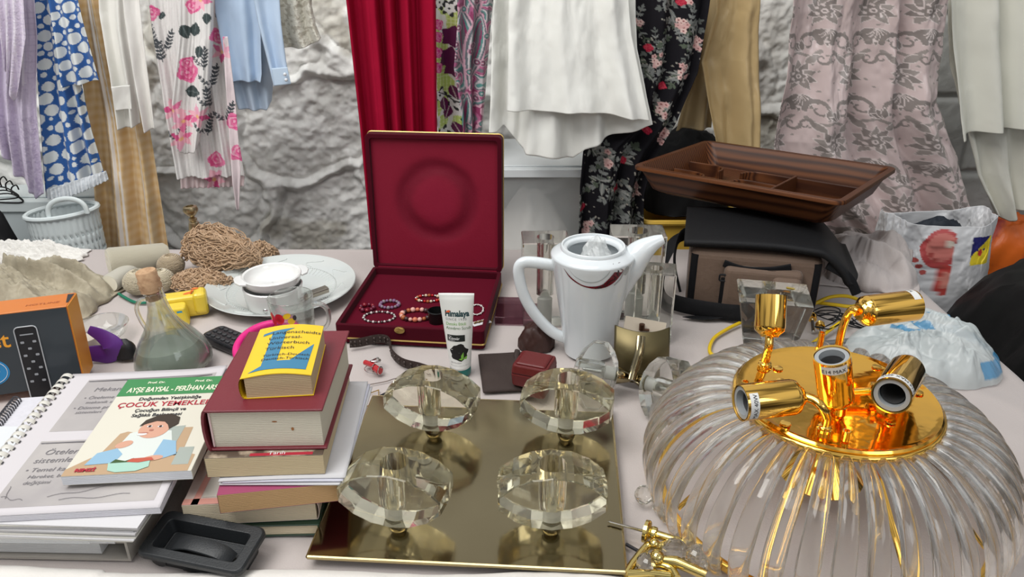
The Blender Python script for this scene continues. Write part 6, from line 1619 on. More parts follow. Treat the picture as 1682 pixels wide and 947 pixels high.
# ---- faceted crystal lamp shade
bras = mat('satin_brass', (0.32, 0.270, 0.165), 0.12, 1.0, col2=(0.25, 0.205, 0.12), scale=4, bump=0.02, bscale=30)
halogen = glass('bulb_glass', (1, 1, 1), 1.4, 0.5)
def lens_outline(w_, h_, n=7):
    pts = []
    for s in (1, -1):
        for k in range(n):
            a = -0.93 + 1.86 * k / (n - 1)
            x = -math.sin(a) / math.sin(0.93) * (w_ / 2) * s * -1
            y = s * ((math.cos(a) - math.cos(0.93)) / (1 - math.cos(0.93)) * (h_ / 2 - 0.009) + 0.009)
            pts.append((x, y))
    return pts
def shade_parts(par, M, m, bore=True, w_=0.121, h_=0.072, d_=0.056):
    """local origin: bottom middle; x across the lens, y through it, z up"""
    s_ = bpy.data.objects.new('crystal_shade', None); C.objects.link(s_); s_.parent = par; s_.matrix_basis = M
    pts = lens_outline(w_, h_)
    # rim facets: two rows with a ridge between, flat polished faces front and back
    n = len(pts); lay = [(-d_ / 2, 0.975, 0), (-d_ / 2 + 0.002, 1.0, 0), (0.0, 1.035, 0), (d_ / 2 - 0.002, 1.0, 0), (d_ / 2, 0.975, 0)]
    vs = []
    for y, k, off in lay:
        for i in range(n):
            x, z = pts[i]
            if off: x, z = (pts[i][0] + pts[(i + 1) % n][0]) / 2, (pts[i][1] + pts[(i + 1) % n][1]) / 2
            vs.append((x * k, y, z * k + h_ / 2))
    fs = [tuple(range(n)), tuple(reversed(range((len(lay) - 1) * n, len(lay) * n)))]
    for i in range(len(lay) - 1):
        o0, o1 = lay[i][2], lay[i + 1][2]
        for k in range(n):
            a, a2, b, b2 = i * n + k, i * n + (k + 1) % n, (i + 1) * n + k, (i + 1) * n + (k + 1) % n
            if o0 == o1: fs.append((a, b, b2, a2))
            elif o1: fs += [(a, b, a2), (a2, b, b2)]
            else: fs += [(a, b, b2), (a, b2, a2)]
    mb = MB(); mb.add(vs, fs); g_o = mb.build('faceted_glass', m, None, fix=True)
    mb = MB(); mb.lathe([(0.0150, 0.020), (0.0160, 0.026), (0.0160, h_ + 0.02)], 40); carve(g_o, mb.build('cut', m)); g_o.parent = s_
    mb = MB(); mb.lathe([(0.0105, 0.002), (0.0105, 0.018)], 24); mb.build('bulb_socket', mat('frosted_socket', (0.70, 0.70, 0.66), 0.3, trans=0.2), s_)
    mb = MB(); mb.lathe([(0.001, 0.022), (0.0045, 0.022), (0.0048, 0.030), (0.0046, 0.046), (0.002, 0.051), (0.001, 0.052)], 20, cap=False); mb.tube([(0.0015 * math.cos(k * 1.5), 0.0015 * math.sin(k * 1.5), 0.028 + k * 0.0007) for k in range(22)], 0.0004, 4); mb.build('halogen_bulb', mat('bulb_silver', (0.5, 0.5, 0.48), 0.2, 0.6), s_)
    return s_
# ---- brass ceiling lamp plate with four crystal shades
pA_, pB_ = G(505, 912, 0.014), G(1026, 944, 0.014)
plA = math.atan2(pB_.y - pA_.y, pB_.x - pA_.x) + R(1.0)
t = thing('crystal_ceiling_lamp', 'square brass ceiling lamp lying on its back with four faceted crystal shades up', 'lamp', pA_ - Vector((0, 0, 0.0135)), plA)
PW, PD = 0.352, 0.326
mb = MB(); mb.box((PW / 2, PD / 2, 0.0125), (PW, PD, 0.003)); mb.build('brass_plate', bras, t, bevel=0.0006, seg=1)
mb = MB()
for a, b in (((0, 0), (PW, 0)), ((PW, 0), (PW, PD)), ((PW, PD), (0, PD)), ((0, PD), (0, 0))):
    mb.tube([(a[0], a[1], 0.0115), (b[0], b[1], 0.0115)], 0.0026, 8)
mb.build('rolled_edge', mat('bright_brass', (0.52, 0.42, 0.22), 0.22, 1.0), t)
mb = MB(); mb.box((PW / 2, PD / 2, 0.0055), (PW - 0.06, PD - 0.05, 0.011)); mb.build('back_box', mat('bronze_box', (0.14, 0.11, 0.06), 0.45, 0.8), t)
inv = t.matrix_basis.inverted() if False else (T(pA_ - Vector((0, 0, 0.0135))) @ Rz(plA)).inverted()
for px, py, ra_ in ((655, 858, -8), (905, 862, 3), (713, 706, -10), (930, 711, -8)):
    g_ = inv @ G(px, py, 0.0145)
    mb = MB(); mb.lathe([(0.0125, 0), (0.0120, 0.004), (0.0105, 0.0055), (0.0085, 0.014), (0.0075, 0.0165)], 28, M=T(g_.x, g_.y, 0.0142)); mb.build('brass_stem', bras, t)
    sh = shade_parts(t, T(g_.x, g_.y, 0.031) @ Rz(R(ra_)), CRY2)
# ---- brass wall lamp with two crystal shades lying down
wl = G(1052, 628, 0.0)
t = thing('crystal_wall_lamp', 'curved brass wall lamp with two crystal shades lying right of the coffee pot', 'lamp')
wb = G(1058, 600, 0.0)
cw_ = mat('dull_brass', (0.16, 0.13, 0.065), 0.45, 0.9)
n1 = 24; arr = []
TL, TRr = W(1010, 532, 1.075), W(1098, 546, 1.075)
for j in range(2):
    row_ = []
    for i in range(n1 + 1):
        f = i / n1; x = TL.x + (TRr.x - TL.x) * f; yy = 1.052 + 0.020 * (2 * f - 1) ** 2 + 0.018 * j * 0
        row_.append((x, yy - (1 - j) * 0.022, (0.008 if j == 0 else TL.z - 0.004 * f)))
    arr.append(row_)
gridmesh('brass_shield', np.array(arr), cw_, t, thick=0.003)
mb = MB(); q0, q1, q2, q3 = W(1028, 518, 1.10), W(1095, 530, 1.10), W(1090, 560, 1.085), W(1022, 550, 1.085)
for p in (q0, q1, q2, q3): pass
d_ = Vector((0, 0.004, -0.004)); mb.add([q0, q1, q2, q3, q0 + d_, q1 + d_, q2 + d_, q3 + d_], [(0, 1, 2, 3), (7, 6, 5, 4), (0, 4, 5, 1), (1, 5, 6, 2), (2, 6, 7, 3), (3, 7, 4, 0)]); mb.build('back_plate', mat('buff_metal', (0.50, 0.43, 0.34), 0.5), t, fix=True)
mb = MB(); s0 = W(1055, 541, 1.083); mb.lathe([(0.0, 0), (0.0045, 0), (0.0045, 0.010), (0.0, 0.011)], 14, M=T(s0.x, 1.088, s0.z - 0.003)); mb.tube([s0 + Vector((0, 0.006, -0.003)), s0 + Vector((0.012, 0.006, -0.004))], 0.002, 6); mb.build('mounting_screw', mat('brown_screw', (0.10, 0.05, 0.03), 0.4, 0.8), t)
mb = MB(); bp_ = smoothpath([W(1053, 552, 1.036), W(1050, 580, 1.020), W(1043, 605, 1.010), W(1038, 624, 1.000)], 5)
for p in bp_: p.z = max(p.z, 0.008)
mb.tube(bp_, 1.0, 12, flat=(0.014, 0.009), up0=(0, -1, 0)); mb.build('front_bar', bras, t)
hub = G(1040, 620, 0.026)
for s, (px, py) in ((-1, (978, 610)), (1, (1100, 640))):
    e_ = G(px, py, 0.036); 
    mid = hub + (e_ - hub) * 0.12; mid2 = hub + (e_ - hub) * 0.52
    mb = MB(); L_ = (mid2 - mid).length; mb.lathe([(0.001, -0.004), (0.006, -0.004), (0.0085, 0.0), (0.0135, L_ * 0.75), (0.0135, L_ * 0.95), (0.010, L_)], 28, M=align(mid, mid2)); mb.build('brass_cup', bras, t)
    dirv = (e_ - hub).normalized()
    # lens lies with its broad face up-and-forward, bored end against the cup
    zax = dirv; xax = Vector((0, 0.55, 0.83)); xax = (xax - zax * xax.dot(zax)).normalized(); yax = zax.cross(xax)
    Mx = Matrix(((xax.x, yax.x, zax.x, 0), (xax.y, yax.y, zax.y, 0), (xax.z, yax.z, zax.z, 0), (0, 0, 0, 1)))
    shade_parts(t, T(mid2 - dirv * 0.002 + Vector((0, 0, 0.001))) @ Mx, CRY, w_=0.088, h_=0.060, d_=0.056)
# ================================================================ RIGHT: BAG, TRAY, CHANDELIER, SMALL HARDWARE
# ---- camera bag
brn = mat('brown_nylon', (0.135, 0.088, 0.062), 0.75, bump=0.5, bscale=120, sheen=0.15)
blk = mat('black_nylon', (0.006, 0.006, 0.007), 0.7, bump=0.3, bscale=500, spec=0.2)
blk2 = mat('black_padding', (0.010, 0.010, 0.011), 0.6, bump=0.3, bscale=300, spec=0.25)
BC = Vector((0.455, 1.366, 0.0005)); BA = R(-13)
t = thing('camera_bag', 'brown and black padded camera bag standing under the wood-grain tray', 'bag', BC, BA)
bw2, bd2, bh2 = 0.232, 0.170, 0.118
def puff(name, c, dim, m, par, r=0.012, sub=2, M=None):
    mb = MB(); mb.box((0, 0, 0), dim); o = mb.build(name, m, par, bevel=r, seg=4); o.matrix_basis = (T(c) @ M) if M is not None else T(c); return o
puff('bag_body', (0, 0, bh2 / 2), (bw2, bd2, bh2), brn, t, 0.016)
for s in (-1, 1):
    mb = MB(); mb.tube([(s * (bw2 / 2 - 0.010) * 1.0, -bd2 / 2 + 0.004, z) for z in (0.010, 0.06, bh2 - 0.010)], 1, 10, flat=(0.014, 0.012), up0=(0, 1, 0)); mb.build('edge_binding', blk, t)
mb = MB(); mb.tube([(x, -bd2 / 2 - 0.0005, 0.008) for x in (-bw2 / 2 + 0.01, 0, bw2 / 2 - 0.01)], 1, 8, flat=(0.010, 0.008)); mb.build('edge_binding', blk, t)
# front pocket panel, zip, webbing loop
puff('front_pocket', (0.015, -bd2 / 2 - 0.008, 0.050), (0.135, 0.024, 0.092), brn, t, 0.010)
mb = MB(); mb.tube(smoothpath([(-0.055, -0.090, 0.098), (-0.02, -0.0955, 0.091), (0.025, -0.096, 0.094), (0.06, -0.090, 0.101)], 5), 1, 8, flat=(0.006, 0.014), up0=(0, 0, 1)); mb.build('zip', blk, t)
mb = MB(); mb.tube([(-0.042, -0.0985, 0.003), (-0.042, -0.1000, 0.04), (-0.042, -0.1000, 0.074)], 1, 8, flat=(0.030, 0.003), up0=(0, -1, 0)); mb.build('webbing_loop', blk, t)
mb = MB(); mb.tube([(-0.042 + x, -0.101, 0.074 + z) for x, z in rrect(0.036, 0.012, 0.003, 3)], 0.0018, 6, closed=True); mb.build('ring_buckle', blk2, t)
puff('side_pocket', (0.055, -bd2 / 2 - 0.012, 0.046), (0.050, 0.034, 0.080), brn, t, 0.010)
mb = MB(); mb.tube([(0.028, -0.1010, 0.004), (0.028, -0.1015, 0.05), (0.028, -0.098, 0.095)], 1, 8, flat=(0.018, 0.004), up0=(0, -1, 0)); mb.build('dark_stripe', blk, t)
# padded lid draped over the top and the right-hand front corner
n1, n2 = 40, 26; U, V = np.meshgrid(np.linspace(0, 1, n1), np.linspace(0, 1, n2))
X = -bw2 / 2 - 0.012 + (bw2 + 0.075) * U; Y = -bd2 / 2 - 0.004 - 0.012 * np.clip((U - 0.55) / 0.45, 0, 1) + (bd2 + 0.02) * V
dr = np.clip((X - bw2 / 2 + 0.012) / 0.062, 0, 1)
fr = np.clip(-(Y + bd2 / 2 - 0.006) / 0.02, 0, 1)
Z = bh2 + 0.012 + 0.006 * np.sin(U * 3) - 0.050 * dr ** 1.6 - 0.004 * fr
cor = np.hypot(np.clip((U - 0.80) / 0.20, 0, 1), np.clip((0.26 - V) / 0.26, 0, 1))
k = np.clip(cor - 1, 0, 1); X = X - k * 0.03; Y = Y + k * 0.02
gridmesh('padded_lid', np.stack([X, Y, Z], 2), blk2, t, thick=0.011)
mb = MB(); mb.tube(smoothpath([(bw2 / 2 + 0.005, -0.085, 0.110), (bw2 / 2 + 0.040, -0.088, 0.092), (bw2 / 2 + 0.060, -0.090, 0.062)], 5), 1, 10, flat=(0.017, 0.010), up0=(0, -1, 0.3)); mb.build('side_buckle', blk, t)
# straps
mb = MB(); mb.tube(smoothpath([(-bw2 / 2 - 0.002, 0.03, 0.105), (-bw2 / 2 - 0.030, 0.00, 0.098), (-bw2 / 2 - 0.050, -0.035, 0.055), (-bw2 / 2 - 0.046, -0.075, 0.024), (-bw2 / 2 - 0.010, -0.112, 0.019), (-0.020, -0.124, 0.018), (0.0, -0.108, 0.030), (-0.025, -0.104, 0.055)], 7), 1, 10, flat=(0.030, 0.004), up0=(-0.7, -0.7, 0.2)); mb.build('shoulder_strap', blk, t)
mb = MB(); mb.tube(smoothpath([(-0.035, -0.112, 0.010), (-0.075, -0.126, 0.004), (-0.118, -0.132, 0.003)], 6), [1, 1, 1, .95, .95, .9, .9, .8, .7, .6, .4, .2, .1], 10, flat=(0.022, 0.004), up0=(0, 0, 1)); mb.build('strap_end', blk, t)
mb = MB(); mb.tube(smoothpath([(-bw2 / 2 + 0.0, 0.02, 0.11), (-bw2 / 2 - 0.022, -0.02, 0.112), (-bw2 / 2 - 0.026, -0.06, 0.08), (-bw2 / 2 - 0.010, -0.082, 0.03)], 6), 1, 10, flat=(0.026, 0.005), up0=(-1, 0, 0)); mb.build('side_strap', blk, t)

# ---- wood-grain cutlery tray on the bag
tw_, td_, th_ = 0.421, 0.328, 0.053
woodp = mat('woodgrain_plastic', (0.125, 0.043, 0.015), 0.42, wave=('Y', 42.0, 4.0, (0.035, 0.011, 0.005)), bump=0.05, stretch=(0.07, 1, 1), spec=0.25)
TRc = Vector((0.511, 1.533, 0.1540))
t = thing('cutlery_tray', 'brown wood-grain plastic cutlery tray balanced on top of the camera bag', 'tray', TRc, rz=R(-39.6))
t.matrix_basis = T(TRc) @ Rx(R(-2.6)) @ Rz(R(-39.6))
tr_ = bpy.data.objects.new('tray_body', None)
bpy.data.objects.remove(tr_)
o_out = rrect(tw_, td_, 0.020, 4); o_bot = rrect(tw_ - 0.062, td_ - 0.062, 0.026, 4); n = len(o_out)
lip = rrect(tw_ + 0.002, td_ + 0.002, 0.020, 4)
o_in = rrect(tw_ - 0.022, td_ - 0.022, 0.014, 4); b_in = rrect(tw_ - 0.068, td_ - 0.068, 0.022, 4)
rings = [(o_bot, 0.0), (rrect(tw_ - 0.050, td_ - 0.050, 0.026, 4), 0.004), (rrect(tw_ - 0.020, td_ - 0.020, 0.018, 4), th_ - 0.012), (rrect(tw_ - 0.016, td_ - 0.016, 0.018, 4), th_ - 0.009), (lip, th_ - 0.008), (lip, th_ - 0.002), (o_out, th_), (o_in, th_), (rrect(tw_ - 0.026, td_ - 0.026, 0.014, 4), th_ - 0.003), (b_in, 0.005), (b_in, 0.0035)]
vs = [(x, y, z) for o, z in rings for x, y in o]; fs = [tuple(reversed(range(n)))]
for i in range(len(rings) - 1):
    for k in range(n): fs.append((i * n + k, i * n + (k + 1) % n, (i + 1) * n + (k + 1) % n, (i + 1) * n + k))
fs.append(tuple((len(rings) - 1) * n + k for k in range(n)))
mb = MB(); mb.add(vs, fs, True); o = mb.build('tray_shell', woodp, t, bevel=0.0008)
def divider(pts, z0=0.0036, z1=0.034, w_=0.005):
    mb = MB(); pts = smoothpath(pts, 6) if len(pts) > 2 else [Vector(p) for p in pts]
    vs = []; fs = []
    for i, p in enumerate(pts):
        a = pts[max(0, i - 1)]; b = pts[min(len(pts) - 1, i + 1)]; d = (b - a).normalized(); nn = Vector((-d.y, d.x, 0)) * w_ / 2
        for s, zz in ((-1.5, z0), (-1, z1), (1, z1), (1.5, z0)): vs.append((p.x + nn.x * s, p.y + nn.y * s, zz))
    for i in range(len(pts) - 1):
        for k in range(3): fs.append((i * 4 + k, i * 4 + k + 1, i * 4 + k + 5, i * 4 + k + 4))
    fs.append((0, 1, 2, 3)); e = (len(pts) - 1) * 4; fs.append((e + 3, e + 2, e + 1, e))
    mb.add(vs, fs); mb.build('divider', woodp, t, bevel=0.0015, seg=2, fix=True)
hw_, hd_ = (tw_ - 0.055) / 2, (td_ - 0.055) / 2
divider([(0.055, -hd_, 0), (0.055, 0.035, 0)], z1=0.036)
divider([(0.055, 0.035, 0), (hw_, 0.035, 0)], z1=0.032)
divider([(0.055, 0.035, 0), (0.0, 0.037, 0), (-0.030, 0.036, 0), (-0.045, 0.022, 0), (-0.050, 0.005, 0)], z1=0.030)
divider([(0.055, -0.035, 0), (0.005, -0.033, 0), (-0.025, -0.033, 0), (-0.040, -0.048, 0), (-0.045, -0.065, 0)], z1=0.028)
divider([(-hw_, 0.036, 0), (-0.135, 0.037, 0), (-0.105, 0.030, 0), (-0.095, 0.010, 0), (-0.095, -0.005, 0)], z1=0.030)
divider([(-hw_, -0.034, 0), (-0.140, -0.033, 0), (-0.110, -0.045, 0), (-0.102, -0.065, 0)], z1=0.028)
# two moulded feet tubs under the tray
for x, w_ in ((-0.075, 0.210), (0.108, 0.125)):
    mb = MB(); mb.prism(rrect(w_ * 0.94, 0.215, 0.024, 4, cx=x, cy=0), -0.011, 0.004, top_scale=1.05); mb.build('tub_underside', woodp, t, bevel=0.004)

# ---- white cloth heap right of the bag
foldcloth('bunched_cloth', G(1440, 450, 0.0005) + Vector((-0.004, 0.04, 0)), R(-22), (0.18, 0.26, 0), cloth_m, 'white cloth bunched up at the back right corner of the table', 'cloth', 14, h=0.062, amp=0.026, nfold=2.2)
mb = MB(); mb.box((0, 0, 0.006), (0.050, 0.040, 0.012)); 
# ---- yellow cables, dark wires, grey rods, screws
ycab = mat('yellow_cable', (0.72, 0.48, 0.01), 0.4)
t = thing('yellow_cable', 'yellow network cable looping round the tapered crystal block', 'cable')
def zz(p, z): q = G(p[0], p[1], z); return q
ypts = [zz(p, z) for p, z in (((1300, 590), 0.004), ((1262, 588), 0.004), ((1215, 584), 0.0035), ((1185, 586), 0.0035), ((1166, 578), 0.0035), ((1172, 556), 0.004), ((1195, 540), 0.005), ((1215, 530), 0.006))]
mb = MB(); mb.tube(smoothpath(ypts, 6), 0.0032, 10); mb.tube(smoothpath([zz(p, z) for p, z in (((1335, 500), 0.010), ((1362, 488), 0.022), ((1390, 486), 0.028), ((1412, 494), 0.024), ((1400, 503), 0.018), ((1370, 500), 0.012), ((1338, 496), 0.008))], 6), 0.0034, 10)
mb.tube(smoothpath([zz(p, z) for p, z in (((1395, 510), 0.020), ((1385, 525), 0.016), ((1365, 540), 0.012), ((1330, 566), 0.006), ((1300, 574), 0.004))], 6), 0.0032, 10); mb.build('cable', ycab, t)
pa, pb = zz((1285, 590), 0.006), zz((1238, 587), 0.006)
mb = MB(); mb.tube([pa, pa + (pb - pa) * 0.6, pb], [1, 1, .6], 10, flat=(0.011, 0.010)); mb.build('plug', ycab, t)
t = thing('black_cable', 'tangle of thin black cable behind the gold sockets', 'cable')
mb = MB(); q = random.Random(8)
for k in range(6):
    c_ = zz((1352 + 14 * k % 60, 515 + 5 * k), 0.010)
    mb.tube([c_ + Vector((0.030 * math.cos(a + k) * (1 + 0.2 * math.sin(3 * a)), 0.022 * math.sin(a), 0.006 * math.sin(2 * a + k) + 0.002 * k)) for a in (2 * PI * i / 36 for i in range(36))], 0.0012, 6, closed=True)
mb.build('cable_tangle', blk2, t)
greym = mat('grey_rod', (0.20, 0.20, 0.20), 0.35, 0.6)
for i, (a_, b_, r_, lab) in enumerate((((1330, 566), (1500, 548), 0.0045, 'long grey metal rod behind the gold disc, uppermost of the two'), ((1420, 545), (1546, 549), 0.0052, 'shorter grey tube whose open end points right on the plastic bag'))):
    p_, q_ = zz(a_, 0.010 + 0.008 * i), zz(b_, 0.012 + 0.016 * i); L_ = (q_ - p_).length
    mb = MB(); mb.lathe([(r_, 0), (r_, L_), (r_ * 0.7, L_), (r_ * 0.7, 0.0)], 16, closed=True); o = mb.build('metal_rod', greym, M=align(p_, q_)); tag(o, lab, 'rod', 'grey rods')
goldm = mat('polished_gold', (1.0, 0.60, 0.13), 0.07, 1.0, bump=0.0)
for i, (a_, b_) in enumerate((((1352, 556), (1347, 533)), ((1336, 545), (1334, 520)), ((1485, 545), (1470, 528)))):
    p_, q_ = zz(a_, 0.004), zz(b_, 0.016); L_ = (q_ - p_).length
    t = thing('mounting_bolt', ('steel bolt with a gold knob directly behind the gold disc', 'steel bolt beside the tapered crystal block', 'steel bolt and gold nut below the right gold socket')[i], 'bolt', group='mounting bolts'); t.matrix_basis = align(p_, q_)
    mb = MB(); mb.lathe([(0.0028 + 0.0005 * (k % 2), L_ * k / 24) for k in range(20)], 12); mb.build('threaded_shank', stm, t)
    mb = MB(); mb.lathe([(0.005, L_ * 0.8), (0.0078, L_ * 0.84), (0.0078, L_ * 1.05), (0.006, L_ * 1.08), (0.0065, L_ * 1.12), (0.004, L_ * 1.2), (0.001, L_ * 1.21)], 20); mb.build('gold_knob', goldm, t)

# ---- thin plastic bag with blue print
c0 = zz((1520, 600), 0.0)
n1, n2 = 120, 110; U, V = np.meshgrid(np.linspace(-1, 1, n1), np.linspace(-1, 1, n2))
ang_ = np.arctan2(V, U); r_ = np.maximum(np.abs(U), np.abs(V)); 
R0 = r_ * (1 + 0.12 * (fbm(np.cos(ang_) * 2 + 4, np.sin(ang_) * 2 + 4, 5, 3) - 0.5) * 2)
X = 0.112 * R0 * np.cos(ang_) * 1.05; Y = 0.095 * R0 * np.sin(ang_)
hgt = 0.060 * np.clip(1 - r_ ** 2.5, 0, 1) ** 0.6 * (0.35 + 1.0 * fbm(U * 1.8 + 5, V * 1.8, 8, 3)) + 0.055 * np.abs(fbm(U * 4, V * 4, 2, 3) - 0.5) * np.clip(1.1 - r_, 0, 1)
P = np.stack([X, Y, hgt + 0.001], 2)
P[..., 2] = P[..., 2] + 0.0
col = np.empty(P.shape); col[:] = (0.62, 0.68, 0.68)
rr_ = r_; e_ = (rr_ > 0.84) & (rr_ < 0.97) & (ang_ > -0.8) & (ang_ < 1.9); col[e_] = (0.03, 0.32, 0.62)
for (ax, ay, bx2, by2, w_) in ((-0.45, 0.10, -0.25, -0.22, 0.045), (-0.28, 0.12, -0.02, -0.16, 0.05), (-0.55, 0.45, -0.30, 0.36, 0.06), (0.25, 0.60, 0.35, 0.45, 0.03), (-0.02, 0.30, 0.10, 0.20, 0.035)):
    dx, dy = bx2 - ax, by2 - ay; tt = np.clip(((U - ax) * dx + (V - ay) * dy) / (dx * dx + dy * dy), 0, 1); d_ = np.hypot(U - ax - tt * dx, V - ay - tt * dy); col[d_ < w_] = (0.04, 0.30, 0.55)
pbm = mat('thin_bag_plastic', (0.8, 0.8, 0.8), 0.28, attr='print', alpha=0.60, spec=0.7, bump=0.5, bscale=45)
o = gridmesh('plastic_bag', P, pbm, col=col); o.location = c0 + Vector((0.005, 0.02, 0.0)); o.rotation_euler = (0, 0, R(-18))
tag(o, 'crumpled thin white plastic bag with blue print between the glass dome and the table edge', 'bag')

# ---- the gold and glass ceiling lamp (dome of bent glass rods on a gold disc)
DC = Vector((0.381, 0.777, 0.0)); DR, DZ = 0.114, 0.150
t = thing('gold_chandelier', 'gold ceiling lamp with five sockets and a dome of bent clear glass rods', 'lamp')
hammer = mat('gold_plate', (1.0, 0.56, 0.10), 0.09, 1.0, bump=1.0, bscale=11)
mb = MB(); mb.lathe([(0.001, -0.006), (DR - 0.004, -0.006), (DR - 0.001, -0.004), (DR, 0.0), (DR - 0.002, 0.0022), (DR - 0.006, 0.001), (DR - 0.010, 0.0), (0.001, 0.0)], 96, cap=False, M=T(DC.x, DC.y, DZ)); mb.build('gold_disc', hammer, t)
mb = MB(); mb.tube([(DC.x + (DR + 0.0) * math.cos(a), DC.y + DR * math.sin(a), DZ - 0.006) for a in (2 * PI * k / 90 for k in range(90))], 0.004, 10, closed=True); mb.build('disc_rim', goldm, t)
rodg = glass('rod_glass', (0.98, 0.98, 0.97), 1.49, 0.28)
NR = 40
prof = smoothpath([(DR - 0.002, 0, DZ - 0.010), (DR + 0.012, 0, DZ - 0.008), (DR + 0.040, 0, DZ - 0.016), (DR + 0.068, 0, DZ - 0.036), (DR + 0.088, 0, DZ - 0.064), (DR + 0.098, 0, DZ - 0.096), (DR + 0.096, 0, DZ - 0.124), (DR + 0.090, 0, 0.006)], 5)
np_ = len(prof)
def rodmesh():
    vs = []; fs = []; m = 10
    for i, p in enumerate(prof):
        a = prof[max(0, i - 1)]; b = prof[min(np_ - 1, i + 1)]; tdir = (b - a).normalized(); nrm = Vector((tdir.z, 0, -tdir.x)) * -1
        nrm = Vector((-tdir.z, 0, tdir.x)); 
        if nrm.z < 0 and i < np_ * 0.5: nrm = -nrm
        if nrm.x < 0 and i >= np_ * 0.5: nrm = -nrm
        f = i / (np_ - 1); w_ = 0.0068 + 0.0052 * min(1, f * 1.6); h_ = 0.0058
        for k in range(m):
            an = 2 * PI * k / m; yy = math.cos(an) * w_; hh = math.sin(an) * h_ * (1.0 if math.sin(an) > 0 else 0.45)
            vs.append(tuple(p + Vector((0, yy, 0)) + nrm * hh))
    for i in range(np_ - 1):
        for k in range(m): fs.append((i * m + k, i * m + (k + 1) % m, (i + 1) * m + (k + 1) % m, (i + 1) * m + k))
    fs.append(tuple(reversed(range(m)))); fs.append(tuple((np_ - 1) * m + k for k in range(m)))
    me = bpy.data.meshes.new('glass_rod'); me.from_pydata(vs, [], fs); me.polygons.foreach_set('use_smooth', [True] * len(fs))
    b = bmesh.new(); b.from_mesh(me); bmesh.ops.recalc_face_normals(b, faces=b.faces); b.to_mesh(me); b.free(); me.materials.append(rodg); return me
rme = rodmesh()
for k in range(NR):
    o = bpy.data.objects.new('glass_rod', rme); C.objects.link(o); o.parent = t; o.location = DC; o.rotation_euler = (0, 0, 2 * PI * (k + 0.3) / NR)
mb = MB(); mb.tube([(DC.x + (DR + 0.078) * math.cos(a), DC.y + (DR + 0.078) * math.sin(a), 0.0075) for a in (2 * PI * k / 90 for k in range(90))], 1.0, 8, closed=True, flat=(0.010, 0.012)); mb.build('lower_ring', goldm, t)
# inner gold frame seen through the rods
mb = MB()
for k in range(8):
    a = 2 * PI * k / 8 + 0.2
    mb.tube([DC + Vector((0.03 * math.cos(a), 0.03 * math.sin(a), DZ - 0.02)), DC + Vector((0.10 * math.cos(a), 0.10 * math.sin(a), DZ - 0.05)), DC + Vector(((DR + 0.07) * math.cos(a), (DR + 0.07) * math.sin(a), 0.012))], 1.0, 8, flat=(0.008, 0.003))
mb.build('inner_frame', goldm, t)
mb = MB(); mb.lathe([(0.001, 0.0), (0.045, 0.0), (0.05, 0.006), (0.03, 0.03), (0.012, 0.05), (0.012, DZ - 0.006)], 32, M=T(DC.x, DC.y, 0.03)); mb.build('inner_column', goldm, t)
# small pegs, holes and screws on the disc
dark = mat('dark_hole', (0.01, 0.008, 0.005), 0.6)
mb = MB(); mh = MB()
for px, py in ((1278, 605), (1440, 603), (1462, 692), (1290, 696), (1508, 645), (1283, 626)):
    mb = MB(); mh = MB()
    g_ = G(px, py, DZ + 0.0010); mb.lathe([(0.0038, -0.001), (0.0060, 0.0), (0.0056, 0.0016), (0.0036, 0.0018)], 18, M=T(g_)); mh.disc((g_.x, g_.y, g_.z + 0.0005), 0.0036, 14)
    cl_ = mb.build('screw_collar', goldm, t); mh.build('screw_hole', dark, cl_)
for px, py, h_ in ((1388, 722, 0.012), (1346, 570, 0.022), (1222, 640, 0.012), (1374, 655, 0.0)):
    if h_:
        g_ = G(px, py, DZ + 0.001); mb = MB(); mb.lathe([(0.0042, 0), (0.0042, h_), (0.0030, h_), (0.0030, h_ - 0.004), (0.001, h_ - 0.004)], 16, M=T(g_)); mb.build('tube_peg', goldm, t)
# sockets
ceram = mat('grey_ceramic', (0.34, 0.36, 0.37), 0.35)
sleeve_lab = mat('paper_label', (0.72, 0.72, 0.70), 0.5)
def socket(a, b, r, label_a=None):
    """closed end a, open end b"""
    a, b = Vector(a), Vector(b); L_ = (b - a).length; M_ = align(a, b)
    s_ = bpy.data.objects.new('lamp_socket', None); C.objects.link(s_); s_.parent = t; s_.matrix_basis = M_
    mb = MB(); mb.lathe([(0.001, 0.0), (r * 0.55, 0.0), (r * 0.6, 0.002), (r * 0.72, 0.004), (r * 0.95, 0.008), (r, 0.013), (r, L_), (r * 0.93, L_), (r * 0.93, 0.016), (0.001, 0.016)], 40, cap=False); mb.build('gold_sleeve', goldm, s_)
    mb = MB(); mb.lathe([(r * 0.90, 0.018), (r * 0.90, L_ - 0.002), (r * 0.68, L_ - 0.002), (r * 0.64, 0.020), (0.001, 0.020)], 36, cap=False); mb.build('ceramic_insert', ceram, s_)
    mb = MB(); mb.lathe([(r * 0.60 + 0.0006 * (k % 2), 0.021 + (L_ - 0.030) * k / 10) for k in range(11)], 24, cap=False); mb.build('thread_ring', greym, s_)
    if label_a is not None:
        inv_ = M_.inverted(); A0, A1, txt = label_a
        n_ = 12; pts = []
        for i in range(n_ + 1):
            an = R(A0 + (A1 - A0) * i / n_); pts.append((math.cos(an) * (r + 0.0003), math.sin(an) * (r + 0.0003)))
        z0_, z1_ = L_ - 0.0125, L_ - 0.0025
        mb = MB(); vs = [(x, y, z0_) for x, y in pts] + [(x, y, z1_) for x, y in pts]; mb.add(vs, [(i, i + 1, n_ + 2 + i, n_ + 1 + i) for i in range(n_)]); mb.build('paper_label', sleeve_lab, s_)
        arc = math.radians(A1 - A0)
        up = 1
        letters('label_text', [(txt, 0.0008, 0.002, 0.0065)], ink, s_, lambda u, v: Vector((math.cos(R(A0) + u / r) * (r + 0.0007), math.sin(R(A0) + u / r) * (r + 0.0007), z0_ + v)))
    return s_
